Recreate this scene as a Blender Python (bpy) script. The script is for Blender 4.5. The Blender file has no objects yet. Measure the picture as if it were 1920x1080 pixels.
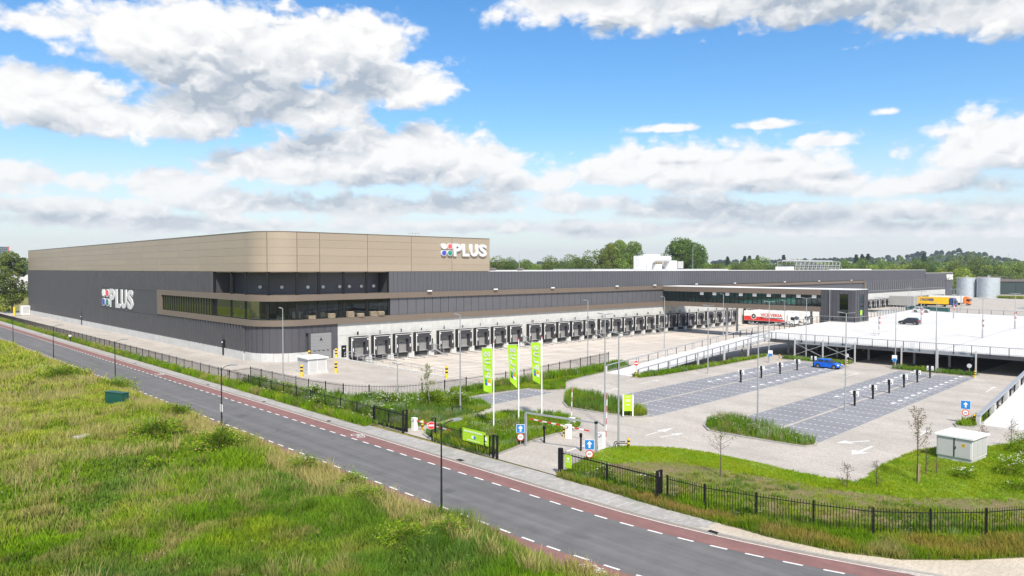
import bpy, bmesh, math, random
import numpy as np
from mathutils import Vector, Matrix
R = math.radians
random.seed(7)
rng = np.random.default_rng(11)
scene = bpy.context.scene
COL = scene.collection

# ------------------------------------------------------------------ camera
cam = bpy.data.cameras.new('camera'); cam.sensor_width = 36.0; cam.lens = 1384/1920*36
cam.clip_start = 0.5; cam.clip_end = 20000
camo = bpy.data.objects.new('camera', cam); COL.objects.link(camo)
camo.location = (0, 0, 16); camo.rotation_euler = (R(90-1.49), 0, R(46.8-90))
scene.camera = camo
YAW = R(46.8)

# ------------------------------------------------------------------ light and exposure
SUN_EL, SUN_AZ = 50.0, -122.0          # azimuth of the sun, degrees from +X (counter-clockwise)
sd = Vector((math.cos(R(SUN_AZ))*math.cos(R(SUN_EL)), math.sin(R(SUN_AZ))*math.cos(R(SUN_EL)), math.sin(R(SUN_EL))))
sl = bpy.data.lights.new('sun', 'SUN'); sl.energy = 3.4; sl.angle = R(6); sl.color = (1, .93, .82)
so = bpy.data.objects.new('sun', sl); COL.objects.link(so)
so.rotation_euler = sd.to_track_quat('Z', 'Y').to_euler()
scene.view_settings.view_transform = 'Standard'; scene.view_settings.look = 'None'
scene.view_settings.gamma = 1; scene.view_settings.use_curve_mapping = False
scene.view_settings.exposure = 1.0
scene.render.engine = 'CYCLES'
scene.cycles.max_bounces = 6; scene.cycles.diffuse_bounces = 3; scene.cycles.glossy_bounces = 3
scene.cycles.transparent_max_bounces = 12; scene.cycles.use_denoising = True
scene.cycles.volume_bounces = 0

class E:
    """tiny wrapper: python arithmetic -> shader math nodes"""
    def __init__(s, nt, v): s.nt = nt; s.v = v
    def m(s, op, *a, clamp=False):
        n = s.nt.nodes.new('ShaderNodeMath'); n.operation = op; n.use_clamp = clamp
        for i, x in enumerate((s,)+a):
            x = x.v if isinstance(x, E) else x
            if isinstance(x, (int, float)): n.inputs[i].default_value = x
            else: s.nt.links.new(x, n.inputs[i])
        return E(s.nt, n.outputs[0])
    def __add__(s, o): return s.m('ADD', o)
    def __sub__(s, o): return s.m('SUBTRACT', o)
    def __mul__(s, o): return s.m('MULTIPLY', o)
    def __truediv__(s, o): return s.m('DIVIDE', o)
    def max(s, o): return s.m('MAXIMUM', o)
    def min(s, o): return s.m('MINIMUM', o)
    def sqrt(s): return s.m('SQRT')
    def clamp(s): return s.m('ADD', 0.0, clamp=True)
    def step(s, a, b):
        n = s.nt.nodes.new('ShaderNodeMapRange'); n.interpolation_type = 'SMOOTHSTEP'
        s.nt.links.new(s.v, n.inputs[0]); n.inputs[1].default_value = a; n.inputs[2].default_value = b
        return E(s.nt, n.outputs[0])

def make_world():
    w = bpy.data.worlds.new('World'); scene.world = w; w.use_nodes = True
    nt = w.node_tree; nt.nodes.clear(); N = nt.nodes.new; L = nt.links.new
    out = N('ShaderNodeOutputWorld'); bg = N('ShaderNodeBackground'); L(bg.outputs[0], out.inputs[0])
    sky = N('ShaderNodeTexSky'); sky.sky_type = 'NISHITA'; sky.sun_disc = False
    sky.sun_elevation = R(SUN_EL); sky.sun_rotation = R(90-SUN_AZ); sky.air_density = 1.1; sky.dust_density = .6; sky.ozone_density = 3.0
    bg.inputs[1].default_value = 0.1
    tc = N('ShaderNodeTexCoord'); sep = N('ShaderNodeSeparateXYZ'); L(tc.outputs['Generated'], sep.inputs[0])
    x, y, z = (E(nt, sep.outputs[i]) for i in range(3))
    rx = x*math.cos(YAW) + y*math.sin(YAW)            # towards the heading
    ry = x*math.sin(YAW) - y*math.cos(YAW)            # to its right
    u = ry.m('ARCTAN2', rx); v = z.m('ARCSINE')
    def blob(px, py, w_, h_):
        a = math.atan((px-960)/1384); e = math.atan((504-py)/math.hypot(1384, px-960))
        return a, e, w_/1384*math.cos(a)**2, h_/1384*math.cos(a)
    # cumulus heaps: azimuth, elevation, half width, half height (radians) and weight
    B = [blob(*b) for b in [(440,112,330,115),(250,225,330,52),(90,178,210,72),(75,50,140,38),(640,95,150,75),(720,165,130,62),
         (380,215,200,62),(560,205,180,60),(745,300,250,70),(560,310,170,46),(890,300,105,40),(315,352,95,30),(80,335,200,36),
         (1340,322,230,60),(1120,338,130,34),(1560,340,120,32),(1860,285,190,68),(1720,345,200,36),(1535,268,75,13),(1230,322,150,44),
         (1000,348,110,22),(1450,345,200,34),(1500,-25,560,100),(1850,20,260,80),(1110,0,170,50),(1700,350,260,30),
         (1250,243,60,7),(1440,236,55,8),(1655,211,26,9),(840,165,22,7),
         (120,388,210,26),(470,384,190,26),(660,392,150,24),(860,388,170,26),(1080,382,170,30),(1290,398,170,28),(1500,402,190,26),(1720,398,170,30),(1900,400,150,26),
         (230,418,260,20),(560,424,230,18),(900,426,260,18),(1250,430,260,20),(1600,428,260,20),(1850,432,200,18),(-60,330,140,40),(10,352,120,30)]]
    def field(u, v):
        f = None
        for a, e, sa, se in B:
            du = (u-a)*(1/sa); dv = (v-e)*(1/se); dv = dv.max(dv*-1.45)
            t = (du*du + dv*dv).sqrt()*-1.0 + 1.0
            t = t*(min(1.0, .30+se*14))
            f = t if f is None else f.max(t)
        return f
    def vec(a, b, c):
        n = N('ShaderNodeCombineXYZ')
        for i, q in enumerate((a, b, c)):
            q = q.v if isinstance(q, E) else q
            if isinstance(q, (int, float)): n.inputs[i].default_value = q
            else: L(q, n.inputs[i])
        return n.outputs[0]
    def noise(vv, sc, det, ro, lac=2.1):
        n = N('ShaderNodeTexNoise'); n.noise_dimensions = '3D'; L(vv, n.inputs['Vector']); n.inputs['Scale'].default_value = sc
        n.inputs['Detail'].default_value = det; n.inputs['Roughness'].default_value = ro; n.inputs['Lacunarity'].default_value = lac
        return E(nt, n.outputs[0])
    side = ((u*u).sqrt()).step(.66, .95); up = v.step(.37, .60); out_ = side.max(up)
    gen = ((noise(vec(x, y, z*2.2), 2.6, 3, .5)-.52)*5.0).max(-1.6)
    def base(u, v):
        # beyond the part of the sky in view the same kind of scattered cumulus goes on
        f = field(u, v); return f + (gen - f)*out_
    vv = v*1.5
    n1 = noise(vec(u, vv, .3), 9.0, 10, .60)
    wu = (noise(vec(u, vv, 7.7), 24, 3, .55)-.5)*.06; wv = (noise(vec(u, vv, 3.1), 24, 3, .55)-.5)*.06
    def billow(du, dv):
        vo = N('ShaderNodeTexVoronoi'); vo.feature = 'SMOOTH_F1'; vo.inputs['Smoothness'].default_value = .5
        L(vec(u+wu+du, vv+wv+dv, .3), vo.inputs['Vector']); vo.inputs['Scale'].default_value = 24; vo.inputs['Detail'].default_value = 2.0; vo.inputs['Roughness'].default_value = .5
        return E(nt, vo.outputs['Distance'])*-1.0 + .5
    b0 = billow(0.0, 0.0); b1 = billow(-.006, .016)
    D = base(u, v) + (n1-.5)*1.65 + b0*.44 + .20 + v.step(.19, .07)*.06
    nl = noise(vec(u, vv+.05, .3), 9.0, 3, .55)
    T = base(u-.012, v+.044) + (nl-.5)*.85 + .10 + v.step(.16, .03)*.30      # how much cloud stands above this point, towards the sun
    alpha = D.step(-.05, .30)
    body = T.step(.02, 1.02)
    lump = (b1-b0)*1.15
    shade = body*.86 + lump*(body*.5+.45) + (n1-.5)*-.38
    over = v.step(.305, .385)*D.step(.10, .75)           # a cloud overhead shows its grey base
    shade = shade.max(over*.95 + lump*.3)
    shade = shade.clamp()
    def mix(fac, a, b):
        n = N('ShaderNodeMix'); n.data_type = 'RGBA'
        L(fac.v, n.inputs[0])
        for i, q in ((6, a), (7, b)):
            if isinstance(q, tuple): n.inputs[i].default_value = (*q, 1)
            else: L(q, n.inputs[i])
        return n.outputs[2]
    hs = N('ShaderNodeHueSaturation'); hs.inputs['Saturation'].default_value = 1.32; hs.inputs['Value'].default_value = SKYV; hs.inputs['Hue'].default_value = .502; L(sky.outputs[0], hs.inputs['Color'])
    white = (CW*1.0, CW*.995, CW*.99); grey = (CW*.44, CW*.51, CW*.60)
    cloud = mix(shade, white, grey)
    low = v.step(.20, .0)                               # distance haze: clouds and sky pale towards the horizon
    haze = (CW*.74, CW*.80, CW*.87)
    blue = mix(low*.74, hs.outputs[0], haze)
    cl2 = mix(low*.22, cloud, (CW*.84, CW*.875, CW*.905))
    c = mix(alpha*(low*-.06+1.0), blue, cl2)
    # thin milky veil low in the sky
    veil = noise(vec(u, v*6.0, 1.7), 5, 6, .6).step(.40, .72)*v.step(.17, .03)
    c = mix(veil*.38, c, (CW*.88, CW*.90, CW*.915))
    L(c, bg.inputs[0])
    w.cycles.sampling_method = 'MANUAL'; w.cycles.sample_map_resolution = 512
CW = 5.15; SKYV = .90
make_world()

# ------------------------------------------------------------------ materials
def mat(name, col, rough=.6, metal=0.0, var=0.0, vscale=.3, bump=0.0, bscale=20, spec=.5, emit=None, stain=None):
    m = bpy.data.materials.new(name); m.use_nodes = True; nt = m.node_tree
    b = nt.nodes['Principled BSDF']; b.inputs['Base Color'].default_value = (*col, 1); b.inputs['Roughness'].default_value = rough
    b.inputs['Metallic'].default_value = metal; b.inputs['Specular IOR Level'].default_value = spec
    N = nt.nodes.new; L = nt.links.new
    if var or bump or stain:
        tc = N('ShaderNodeTexCoord')
    if var:
        n = N('ShaderNodeTexNoise'); n.inputs['Scale'].default_value = vscale; n.inputs['Detail'].default_value = 8; n.inputs['Roughness'].default_value = .65
        L(tc.outputs['Object'], n.inputs['Vector'])
        mr = N('ShaderNodeMapRange'); mr.inputs[1].default_value = .3; mr.inputs[2].default_value = .7
        mr.inputs[3].default_value = 1-var; mr.inputs[4].default_value = 1+var; L(n.outputs[0], mr.inputs[0])
        mx = N('ShaderNodeVectorMath'); mx.operation = 'SCALE'; mx.inputs[0].default_value = col; L(mr.outputs[0], mx.inputs['Scale'])
        last = mx.outputs[0]
        if stain:                                       # (colour, scale, threshold, strength)
            n2 = N('ShaderNodeTexNoise'); n2.inputs['Scale'].default_value = stain[1]; n2.inputs['Detail'].default_value = 6; n2.inputs['Distortion'].default_value = .6
            L(tc.outputs['Object'], n2.inputs['Vector'])
            s2 = N('ShaderNodeMapRange'); s2.inputs[1].default_value = stain[2]; s2.inputs[2].default_value = stain[2]+.16; s2.inputs[4].default_value = stain[3]
            L(n2.outputs[0], s2.inputs[0]); mm = N('ShaderNodeMix'); mm.data_type = 'RGBA'; L(s2.outputs[0], mm.inputs[0]); L(last, mm.inputs[6]); mm.inputs[7].default_value = (*stain[0], 1)
            last = mm.outputs[2]
        L(last, b.inputs['Base Color'])
    if bump:
        n = N('ShaderNodeTexNoise'); n.inputs['Scale'].default_value = bscale; n.inputs['Detail'].default_value = 5; L(tc.outputs['Object'], n.inputs['Vector'])
        bp = N('ShaderNodeBump'); bp.inputs['Strength'].default_value = bump; bp.inputs['Distance'].default_value = .05
        L(n.outputs[0], bp.inputs['Height']); L(bp.outputs[0], b.inputs['Normal'])
    if emit:
        b.inputs['Emission Color'].default_value = (*emit[0], 1); b.inputs['Emission Strength'].default_value = emit[1]
    return m

def wear(name, along=.02, across=1.4, amount=.10):
    """long streaks along the driving direction on an existing material"""
    nt = M[name].node_tree; b = nt.nodes['Principled BSDF']; l = b.inputs['Base Color'].links[0]; src = l.from_socket
    N = nt.nodes.new; L = nt.links.new; tc = N('ShaderNodeTexCoord'); mp = N('ShaderNodeMapping'); mp.inputs['Scale'].default_value = (across, along, 1); L(tc.outputs['Object'], mp.inputs[0])
    n = N('ShaderNodeTexNoise'); n.inputs['Scale'].default_value = 1; n.inputs['Detail'].default_value = 6; n.inputs['Roughness'].default_value = .6; L(mp.outputs[0], n.inputs['Vector'])
    mr = N('ShaderNodeMapRange'); mr.inputs[1].default_value = .3; mr.inputs[2].default_value = .7; mr.inputs[3].default_value = 1-amount; mr.inputs[4].default_value = 1+amount; L(n.outputs[0], mr.inputs[0])
    v = N('ShaderNodeVectorMath'); v.operation = 'SCALE'; L(src, v.inputs[0]); L(mr.outputs[0], v.inputs['Scale']); L(v.outputs[0], b.inputs['Base Color'])

def leaf_mat(name, trans=.35, hue=0.0):
    """foliage: colour from the leaf colours of the mesh, with a little light passing through"""
    m = bpy.data.materials.new(name); m.use_nodes = True; nt = m.node_tree; N = nt.nodes.new; L = nt.links.new
    nt.nodes.clear(); out = N('ShaderNodeOutputMaterial')
    at = N('ShaderNodeAttribute'); at.attribute_name = 'leaf_colour'
    src = at.outputs['Color']
    if hue:
        oi = N('ShaderNodeObjectInfo'); hs = N('ShaderNodeHueSaturation'); 
        a = N('ShaderNodeMapRange'); a.inputs[3].default_value = .5-hue; a.inputs[4].default_value = .5+hue*.6; L(oi.outputs['Random'], a.inputs[0]); L(a.outputs[0], hs.inputs['Hue'])
        q = N('ShaderNodeMath'); q.operation = 'MULTIPLY'; q.inputs[1].default_value = 7.3; L(oi.outputs['Random'], q.inputs[0])
        fr = N('ShaderNodeMath'); fr.operation = 'FRACT'; L(q.outputs[0], fr.inputs[0])
        c = N('ShaderNodeMapRange'); c.inputs[3].default_value = .7; c.inputs[4].default_value = 1.3; L(fr.outputs[0], c.inputs[0]); L(c.outputs[0], hs.inputs['Value'])
        L(src, hs.inputs['Color']); src = hs.outputs[0]
    d = N('ShaderNodeBsdfDiffuse'); t = N('ShaderNodeBsdfTranslucent'); L(src, d.inputs[0]); L(src, t.inputs[0])
    mx = N('ShaderNodeMixShader'); mx.inputs[0].default_value = trans; L(d.outputs[0], mx.inputs[1]); L(t.outputs[0], mx.inputs[2]); L(mx.outputs[0], out.inputs[0])
    return m

def glass_mat(name, tint, gloss=.12, rough=.02, fk=1.0):
    m = bpy.data.materials.new(name); m.use_nodes = True; nt = m.node_tree; N = nt.nodes.new; L = nt.links.new
    nt.nodes.clear(); out = N('ShaderNodeOutputMaterial'); t = N('ShaderNodeBsdfTransparent'); t.inputs[0].default_value = (*tint, 1)
    g = N('ShaderNodeBsdfGlossy'); g.inputs['Roughness'].default_value = rough; g.inputs['Color'].default_value = (.9, .95, 1, 1)
    fr = N('ShaderNodeFresnel'); fr.inputs[0].default_value = 1.5
    ad = N('ShaderNodeMath'); ad.operation = 'MULTIPLY_ADD'; ad.inputs[1].default_value = fk; ad.inputs[2].default_value = gloss; ad.use_clamp = True; L(fr.outputs[0], ad.inputs[0])
    mx = N('ShaderNodeMixShader'); L(ad.outputs[0], mx.inputs[0]); L(t.outputs[0], mx.inputs[1]); L(g.outputs[0], mx.inputs[2]); L(mx.outputs[0], out.inputs[0])
    return m

def ground_mat(name, ramp, scale=.15, scale2=3.0, rough=.95, bump=.4):
    """ground cover: two noises picking from a list of colours"""
    m = bpy.data.materials.new(name); m.use_nodes = True; nt = m.node_tree; N = nt.nodes.new; L = nt.links.new
    b = nt.nodes['Principled BSDF']; b.inputs['Roughness'].default_value = rough; b.inputs['Specular IOR Level'].default_value = .2
    tc = N('ShaderNodeTexCoord')
    n1 = N('ShaderNodeTexNoise'); n1.inputs['Scale'].default_value = scale; n1.inputs['Detail'].default_value = 10; n1.inputs['Roughness'].default_value = .7; L(tc.outputs['Object'], n1.inputs['Vector'])
    cr = N('ShaderNodeValToRGB'); el = cr.color_ramp.elements
    while len(el) < len(ramp): el.new(.5)
    for i, c in enumerate(ramp):
        el[i].position = .28+.44*i/max(1, len(ramp)-1); el[i].color = (*c, 1)
    L(n1.outputs[0], cr.inputs[0])
    n2 = N('ShaderNodeTexNoise'); n2.inputs['Scale'].default_value = scale2; n2.inputs['Detail'].default_value = 6; L(tc.outputs['Object'], n2.inputs['Vector'])
    mr = N('ShaderNodeMapRange'); mr.inputs[1].default_value = .3; mr.inputs[2].default_value = .7; mr.inputs[3].default_value = .7; mr.inputs[4].default_value = 1.25; L(n2.outputs[0], mr.inputs[0])
    vm = N('ShaderNodeVectorMath'); vm.operation = 'SCALE'; L(cr.outputs[0], vm.inputs[0]); L(mr.outputs[0], vm.inputs['Scale']); L(vm.outputs[0], b.inputs['Base Color'])
    if bump:
        bp = N('ShaderNodeBump'); bp.inputs['Strength'].default_value = bump; bp.inputs['Distance'].default_value = .1; L(n2.outputs[0], bp.inputs['Height']); L(bp.outputs[0], b.inputs['Normal'])
    return m

def paver_mat(name, col, sx, sy, joint=.72, var=.12, patch=None, rough=.85):
    """small block paving, seen from far: faint courses, blotches and wear"""
    m = bpy.data.materials.new(name); m.use_nodes = True; nt = m.node_tree; N = nt.nodes.new; L = nt.links.new
    b = nt.nodes['Principled BSDF']; b.inputs['Roughness'].default_value = rough; b.inputs['Specular IOR Level'].default_value = .3
    tc = N('ShaderNodeTexCoord'); br = N('ShaderNodeTexBrick'); L(tc.outputs['Object'], br.inputs['Vector'])
    c = Vector(col); br.inputs['Color1'].default_value = (*(c*(1-var)), 1); br.inputs['Color2'].default_value = (*(c*(1+var)), 1); br.inputs['Mortar'].default_value = (*(c*joint), 1)
    br.inputs['Scale'].default_value = 1; br.inputs['Brick Width'].default_value = sx; br.inputs['Row Height'].default_value = sy; br.inputs['Mortar Size'].default_value = min(sx, sy)*.05
    n = N('ShaderNodeTexNoise'); n.inputs['Scale'].default_value = .22; n.inputs['Detail'].default_value = 9; n.inputs['Roughness'].default_value = .62
    mp = N('ShaderNodeMapping'); mp.inputs['Scale'].default_value = (1, .45, 1); L(tc.outputs['Object'], mp.inputs[0]); L(mp.outputs[0], n.inputs['Vector'])
    mr = N('ShaderNodeMapRange'); mr.inputs[1].default_value = .3; mr.inputs[2].default_value = .7; mr.inputs[3].default_value = .86; mr.inputs[4].default_value = 1.12; L(n.outputs[0], mr.inputs[0])
    vm = N('ShaderNodeVectorMath'); vm.operation = 'SCALE'; L(br.outputs[0], vm.inputs[0]); L(mr.outputs[0], vm.inputs['Scale'])
    last = vm.outputs[0]
    if patch:
        n2 = N('ShaderNodeTexNoise'); n2.inputs['Scale'].default_value = patch[1]; n2.inputs['Detail'].default_value = 5; n2.inputs['Distortion'].default_value = 1; L(tc.outputs['Object'], n2.inputs['Vector'])
        s2 = N('ShaderNodeMapRange'); s2.inputs[1].default_value = patch[2]; s2.inputs[2].default_value = patch[2]+.12; s2.inputs[4].default_value = patch[3]; L(n2.outputs[0], s2.inputs[0])
        mm = N('ShaderNodeMix'); mm.data_type = 'RGBA'; L(s2.outputs[0], mm.inputs[0]); L(last, mm.inputs[6]); mm.inputs[7].default_value = (*patch[0], 1); last = mm.outputs[2]
    L(last, b.inputs['Base Color'])
    return m

M = {}
M['asphalt'] = mat('asphalt', (.118, .116, .116), .9, var=.14, vscale=.5, bump=.3, bscale=60, stain=((.06, .06, .065), .35, .60, .5))
M['red_asphalt'] = mat('red_asphalt', (.19, .098, .088), .9, var=.14, vscale=.7, bump=.3, bscale=60, stain=((.13, .085, .078), .8, .58, .6))
M['paint'] = mat('road_paint', (.66, .66, .64), .6, var=.14, vscale=4)
M['worn_paint'] = mat('worn_paint', (.54, .53, .51), .7, var=.2, vscale=3)
M['kerb'] = mat('kerb_concrete', (.30, .29, .27), .85, var=.15, vscale=1.5)
M['pavement'] = paver_mat('pavement_tiles', (.33, .315, .30), .6, .3, patch=((.22, .23, .20), .6, .52, .55))
M['brick_strip'] = paver_mat('brick_gutter', (.26, .215, .18), .21, .07)
M['sand_path'] = paver_mat('pale_clay_path', (.44, .385, .31), .21, .1)
M['site'] = paver_mat('site_concrete_pavers', (.395, .362, .322), .22, .11, patch=((.29, .262, .235), .16, .56, .45))
M['yard'] = paver_mat('yard_concrete', (.505, .455, .398), 6.0, 5.0, joint=.74, var=.035, patch=((.39, .355, .32), .10, .58, .55))
M['lot'] = paver_mat('blue_grey_pavers', (.215, .218, .235), .22, .11, patch=((.24, .24, .26), .3, .55, .5))
M['far_asphalt'] = mat('far_yard_asphalt', (.23, .235, .25), .9, var=.1)
M['deck'] = mat('deck_coating', (.54, .53, .51), .7, var=.09, vscale=.12, stain=((.44, .43, .41), .05, .56, .5))
M['white_concrete'] = mat('white_concrete', (.50, .50, .48), .8, var=.11, vscale=.9, stain=((.36, .36, .34), .5, .62, .4))
M['plinth'] = mat('plinth_concrete', (.47, .47, .46), .85, var=.12, vscale=.6)
M['tan'] = mat('champagne_panel', (.385, .318, .242), .42, .25, var=.03, vscale=.08)
M['tan2'] = mat('champagne_panel_b', (.402, .332, .25), .44, .25, var=.03, vscale=.08)
M['bronze'] = mat('bronze_band', (.195, .155, .122), .45, .3, var=.04, vscale=.2)
M['dark_clad'] = mat('dark_grey_cladding', (.064, .065, .072), .5, .15, var=.05, vscale=.3)
M['grey_clad'] = mat('grey_cladding', (.100, .102, .116), .5, .15, var=.04, vscale=.2)
M['grey_panel'] = mat('grey_wall_panel', (.12, .122, .135), .4, .2, var=.06, vscale=.5)
M['anthracite'] = mat('anthracite_cladding', (.074, .072, .083), .5, .1, var=.06, vscale=.4)
M['black'] = mat('black_metal', (.012, .012, .013), .6, spec=.2)
M['sign_white'] = mat('sign_white', (.58, .585, .59), .5, var=.03)
M['rubber_and_void'] = mat('black_rubber_and_void', (.02, .02, .022), .8)
M['curtain'] = mat('dock_curtain', (.035, .036, .042), .7, var=.1)
M['door_grey'] = mat('sectional_door', (.235, .23, .225), .5, var=.04)
M['doorA'] = mat('roller_door', (.24, .245, .25), .5, .1)
M['white'] = mat('white_paint', (.78, .78, .76), .45, var=.03)
M['offwhite'] = mat('off_white_shell', (.66, .65, .64), .5, var=.05, vscale=1)
M['cab_grey'] = mat('cabinet_grey', (.47, .465, .46), .5, var=.04, vscale=1)
M['silver'] = mat('galvanised_steel', (.42, .43, .44), .45, .5, var=.1, vscale=3)
M['steel_grey'] = mat('steel_grey_paint', (.30, .32, .34), .5, .2)
M['lamp_black'] = mat('lamp_black', (.014, .014, .016), .45)
M['yellow'] = mat('bollard_yellow', (.80, .50, .02), .5)
M['yellow_b'] = mat('trailer_yellow', (.85, .50, .01), .5)
M['red'] = mat('sign_red', (.62, .035, .03), .45)
M['faded_red'] = mat('faded_red', (.52, .22, .20), .5)
M['pred'] = mat('logo_red', (.75, .10, .10), .45)
M['pblue'] = mat('logo_blue', (.045, .07, .42), .45)
M['pgreen'] = mat('logo_green', (.01, .22, .16), .45)
M['sblue'] = mat('sign_blue', (.012, .18, .50), .45)
M['lime'] = mat('lime_cloth', (.30, .55, .008), .6)
M['limes'] = mat('lime_sign', (.36, .62, .015), .5)
M['green_box'] = mat('green_cabinet', (.008, .075, .055), .45)
M['teal_box'] = mat('green_container', (.01, .10, .085), .5, var=.15, vscale=.8)
M['galv'] = mat('silo_steel', (.52, .57, .60), .42, .4, var=.15, vscale=.8)
M['dgreen'] = mat('dark_green_sheet', (.022, .04, .038), .7, var=.1, vscale=.1)
M['roofgrey'] = mat('roof_membrane', (.45, .46, .47), .8, var=.06)
M['brown_roof'] = mat('brown_roof', (.12, .10, .09), .8, var=.1)
M['car_blue'] = mat('blue_car_paint', (.006, .12, .62), .25, .2)
M['car_black'] = mat('black_car_paint', (.035, .037, .045), .22, .2)
M['car_white'] = mat('silver_car_paint', (.55, .56, .57), .25, .2)
M['car_glass'] = mat('car_glass', (.03, .035, .04), .06)
M['tyre'] = mat('tyre', (.02, .02, .02), .9)
M['rim'] = mat('rim', (.30, .28, .26), .3, .7)
M['truck_blue'] = mat('truck_blue', (.02, .06, .20), .35)
M['orange'] = mat('truck_orange', (.80, .20, .03), .4)
M['grey_trailer'] = mat('grey_trailer', (.33, .33, .32), .6, var=.05)
M['wood'] = mat('raw_wood', (.34, .26, .17), .8, var=.2, vscale=2)
M['wood2'] = mat('stacked_boards', (.34, .29, .21), .8, var=.25, vscale=2)
M['bark'] = mat('bark', (.10, .075, .055), .9, var=.25, vscale=3)
M['bark_pale'] = mat('pale_bark', (.33, .30, .24), .9, var=.25, vscale=3)
M['soil'] = ground_mat('verge_soil', [(.20, .145, .085), (.16, .13, .06), (.09, .12, .03), (.22, .16, .095)], .5, 5)
M['meadow'] = ground_mat('meadow_floor', [(.045, .065, .012), (.06, .09, .014), (.11, .10, .035), (.07, .10, .014)], .12, 3)
M['lawn'] = ground_mat('lawn', [(.10, .17, .014), (.13, .22, .014), (.15, .24, .016), (.17, .22, .04)], .6, 9)
M['field'] = ground_mat('far_field', [(.09, .12, .03), (.20, .18, .05), (.12, .14, .03)], .02, .5)
M['hill'] = ground_mat('hill_woods', [(.012, .03, .014), (.022, .045, .018), (.035, .06, .02)], .02, .09, bump=0)
M['grass'] = leaf_mat('grass_blades', .30)
M['leaves'] = leaf_mat('tree_leaves', .25, .022)
M['leaves_b'] = leaf_mat('shrub_leaves', .3)
M['glass'] = glass_mat('clear_glass', (.66, .72, .72), .015, .02, .3)
M['teal_glass'] = glass_mat('teal_glass', (.36, .62, .58), .05, .02, .8)
M['mirror_glass'] = mat('mirror_glass', (.03, .035, .02), .02, 0, spec=1.0)
M['skin'] = mat('skin', (.45, .28, .20), .6)
M['jeans'] = mat('dark_trousers', (.03, .035, .05), .8)
M['lens'] = mat('lamp_lens', (.75, .76, .75), .3)
M['gravel'] = mat('pale_slab', (.42, .41, .38), .9, var=.1, vscale=2)

wear('asphalt', .02, 1.1, .22); wear('red_asphalt', .03, 2.0, .12); wear('yard', .05, .35, .06); wear('site', .12, .25, .07); wear('dark_clad', .15, .15, .05); wear('paint', 3, 3, .12)

# ------------------------------------------------------------------ mesh helpers
class MB:
    def __init__(s): s.v = []; s.f = []; s.mi = []; s.mats = []; s.cur = 0
    def use(s, key):
        m = M[key]
        if m not in s.mats: s.mats.append(m)
        s.cur = s.mats.index(m); return s
    def face(s, pts):
        i = len(s.v); s.v += [tuple(p) for p in pts]; s.f.append(tuple(range(i, i+len(pts)))); s.mi.append(s.cur)
    def poly(s, vs, fs):
        i = len(s.v); s.v += [tuple(p) for p in vs]
        for f in fs: s.f.append(tuple(i+k for k in f)); s.mi.append(s.cur)
    def box(s, x0, y0, z0, x1, y1, z1):
        if x0 > x1: x0, x1 = x1, x0
        if y0 > y1: y0, y1 = y1, y0
        if z0 > z1: z0, z1 = z1, z0
        s.poly([(x0,y0,z0),(x1,y0,z0),(x1,y1,z0),(x0,y1,z0),(x0,y0,z1),(x1,y0,z1),(x1,y1,z1),(x0,y1,z1)],
               [(0,3,2,1),(4,5,6,7),(0,1,5,4),(1,2,6,5),(2,3,7,6),(3,0,4,7)])
        return s
    def prism(s, pts, z0, z1):
        """extruded outline; z0/z1 may be numbers or functions of (x, y)"""
        a = 0
        for i in range(len(pts)):
            p, q = pts[i], pts[(i+1) % len(pts)]; a += p[0]*q[1]-q[0]*p[1]
        if a < 0: pts = pts[::-1]
        n = len(pts); f0 = z0 if callable(z0) else (lambda x, y: z0); f1 = z1 if callable(z1) else (lambda x, y: z1)
        s.poly([(x, y, f0(x, y)) for x, y in pts]+[(x, y, f1(x, y)) for x, y in pts],
               [tuple(range(n))[::-1], tuple(range(n, 2*n))]+[(i, (i+1) % n, n+(i+1) % n, n+i) for i in range(n)])
        return s
    def cyl(s, a, b, r, n=8, r2=None, cap=True):
        a = Vector(a); b = Vector(b); r2 = r if r2 is None else r2
        d = (b-a); 
        if d.length < 1e-6: return s
        d.normalize(); t = Vector((0,0,1)) if abs(d.z) < .9 else Vector((1,0,0)); x = d.cross(t).normalized(); y = d.cross(x)
        vs = []
        for c, rr in ((a, r), (b, r2)):
            for k in range(n):
                an = 2*math.pi*k/n; vs.append(c+x*(math.cos(an)*rr)+y*(math.sin(an)*rr))
        fs = [(k, k+n, (k+1) % n+n, (k+1) % n) for k in range(n)]
        if cap: fs += [tuple(range(n)), tuple(range(2*n-1, n-1, -1))]
        s.poly(vs, fs); return s
    def tube(s, pts, r, n=6):
        for a, b in zip(pts[:-1], pts[1:]): s.cyl(a, b, r, n)
        return s
    def bar(s, a, b, w, h):
        """rectangular bar from a to b, w wide sideways, h tall"""
        a = Vector(a); b = Vector(b); d = (b-a).normalized(); up = Vector((0,0,1))
        sx = d.cross(up)
        if sx.length < 1e-4: sx = Vector((1,0,0))
        sx.normalize(); uz = sx.cross(d).normalized(); vs = []
        for c in (a, b):
            for i, j in ((-1,-1),(1,-1),(1,1),(-1,1)): vs.append(c+sx*(i*w/2)+uz*(j*h/2))
        s.poly(vs, [(0,1,2,3),(7,6,5,4),(0,4,5,1),(1,5,6,2),(2,6,7,3),(3,7,4,0)]); return s
    def mesh(s, name):
        me = bpy.data.meshes.new(name); me.from_pydata(s.v, [], s.f)
        for m in s.mats: me.materials.append(m)
        if len(s.mats) > 1: me.polygons.foreach_set('material_index', s.mi)
        me.update(); return me
    def build(s, name, parent=None, **k): return link(name, s.mesh(name), parent, **k)

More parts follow.
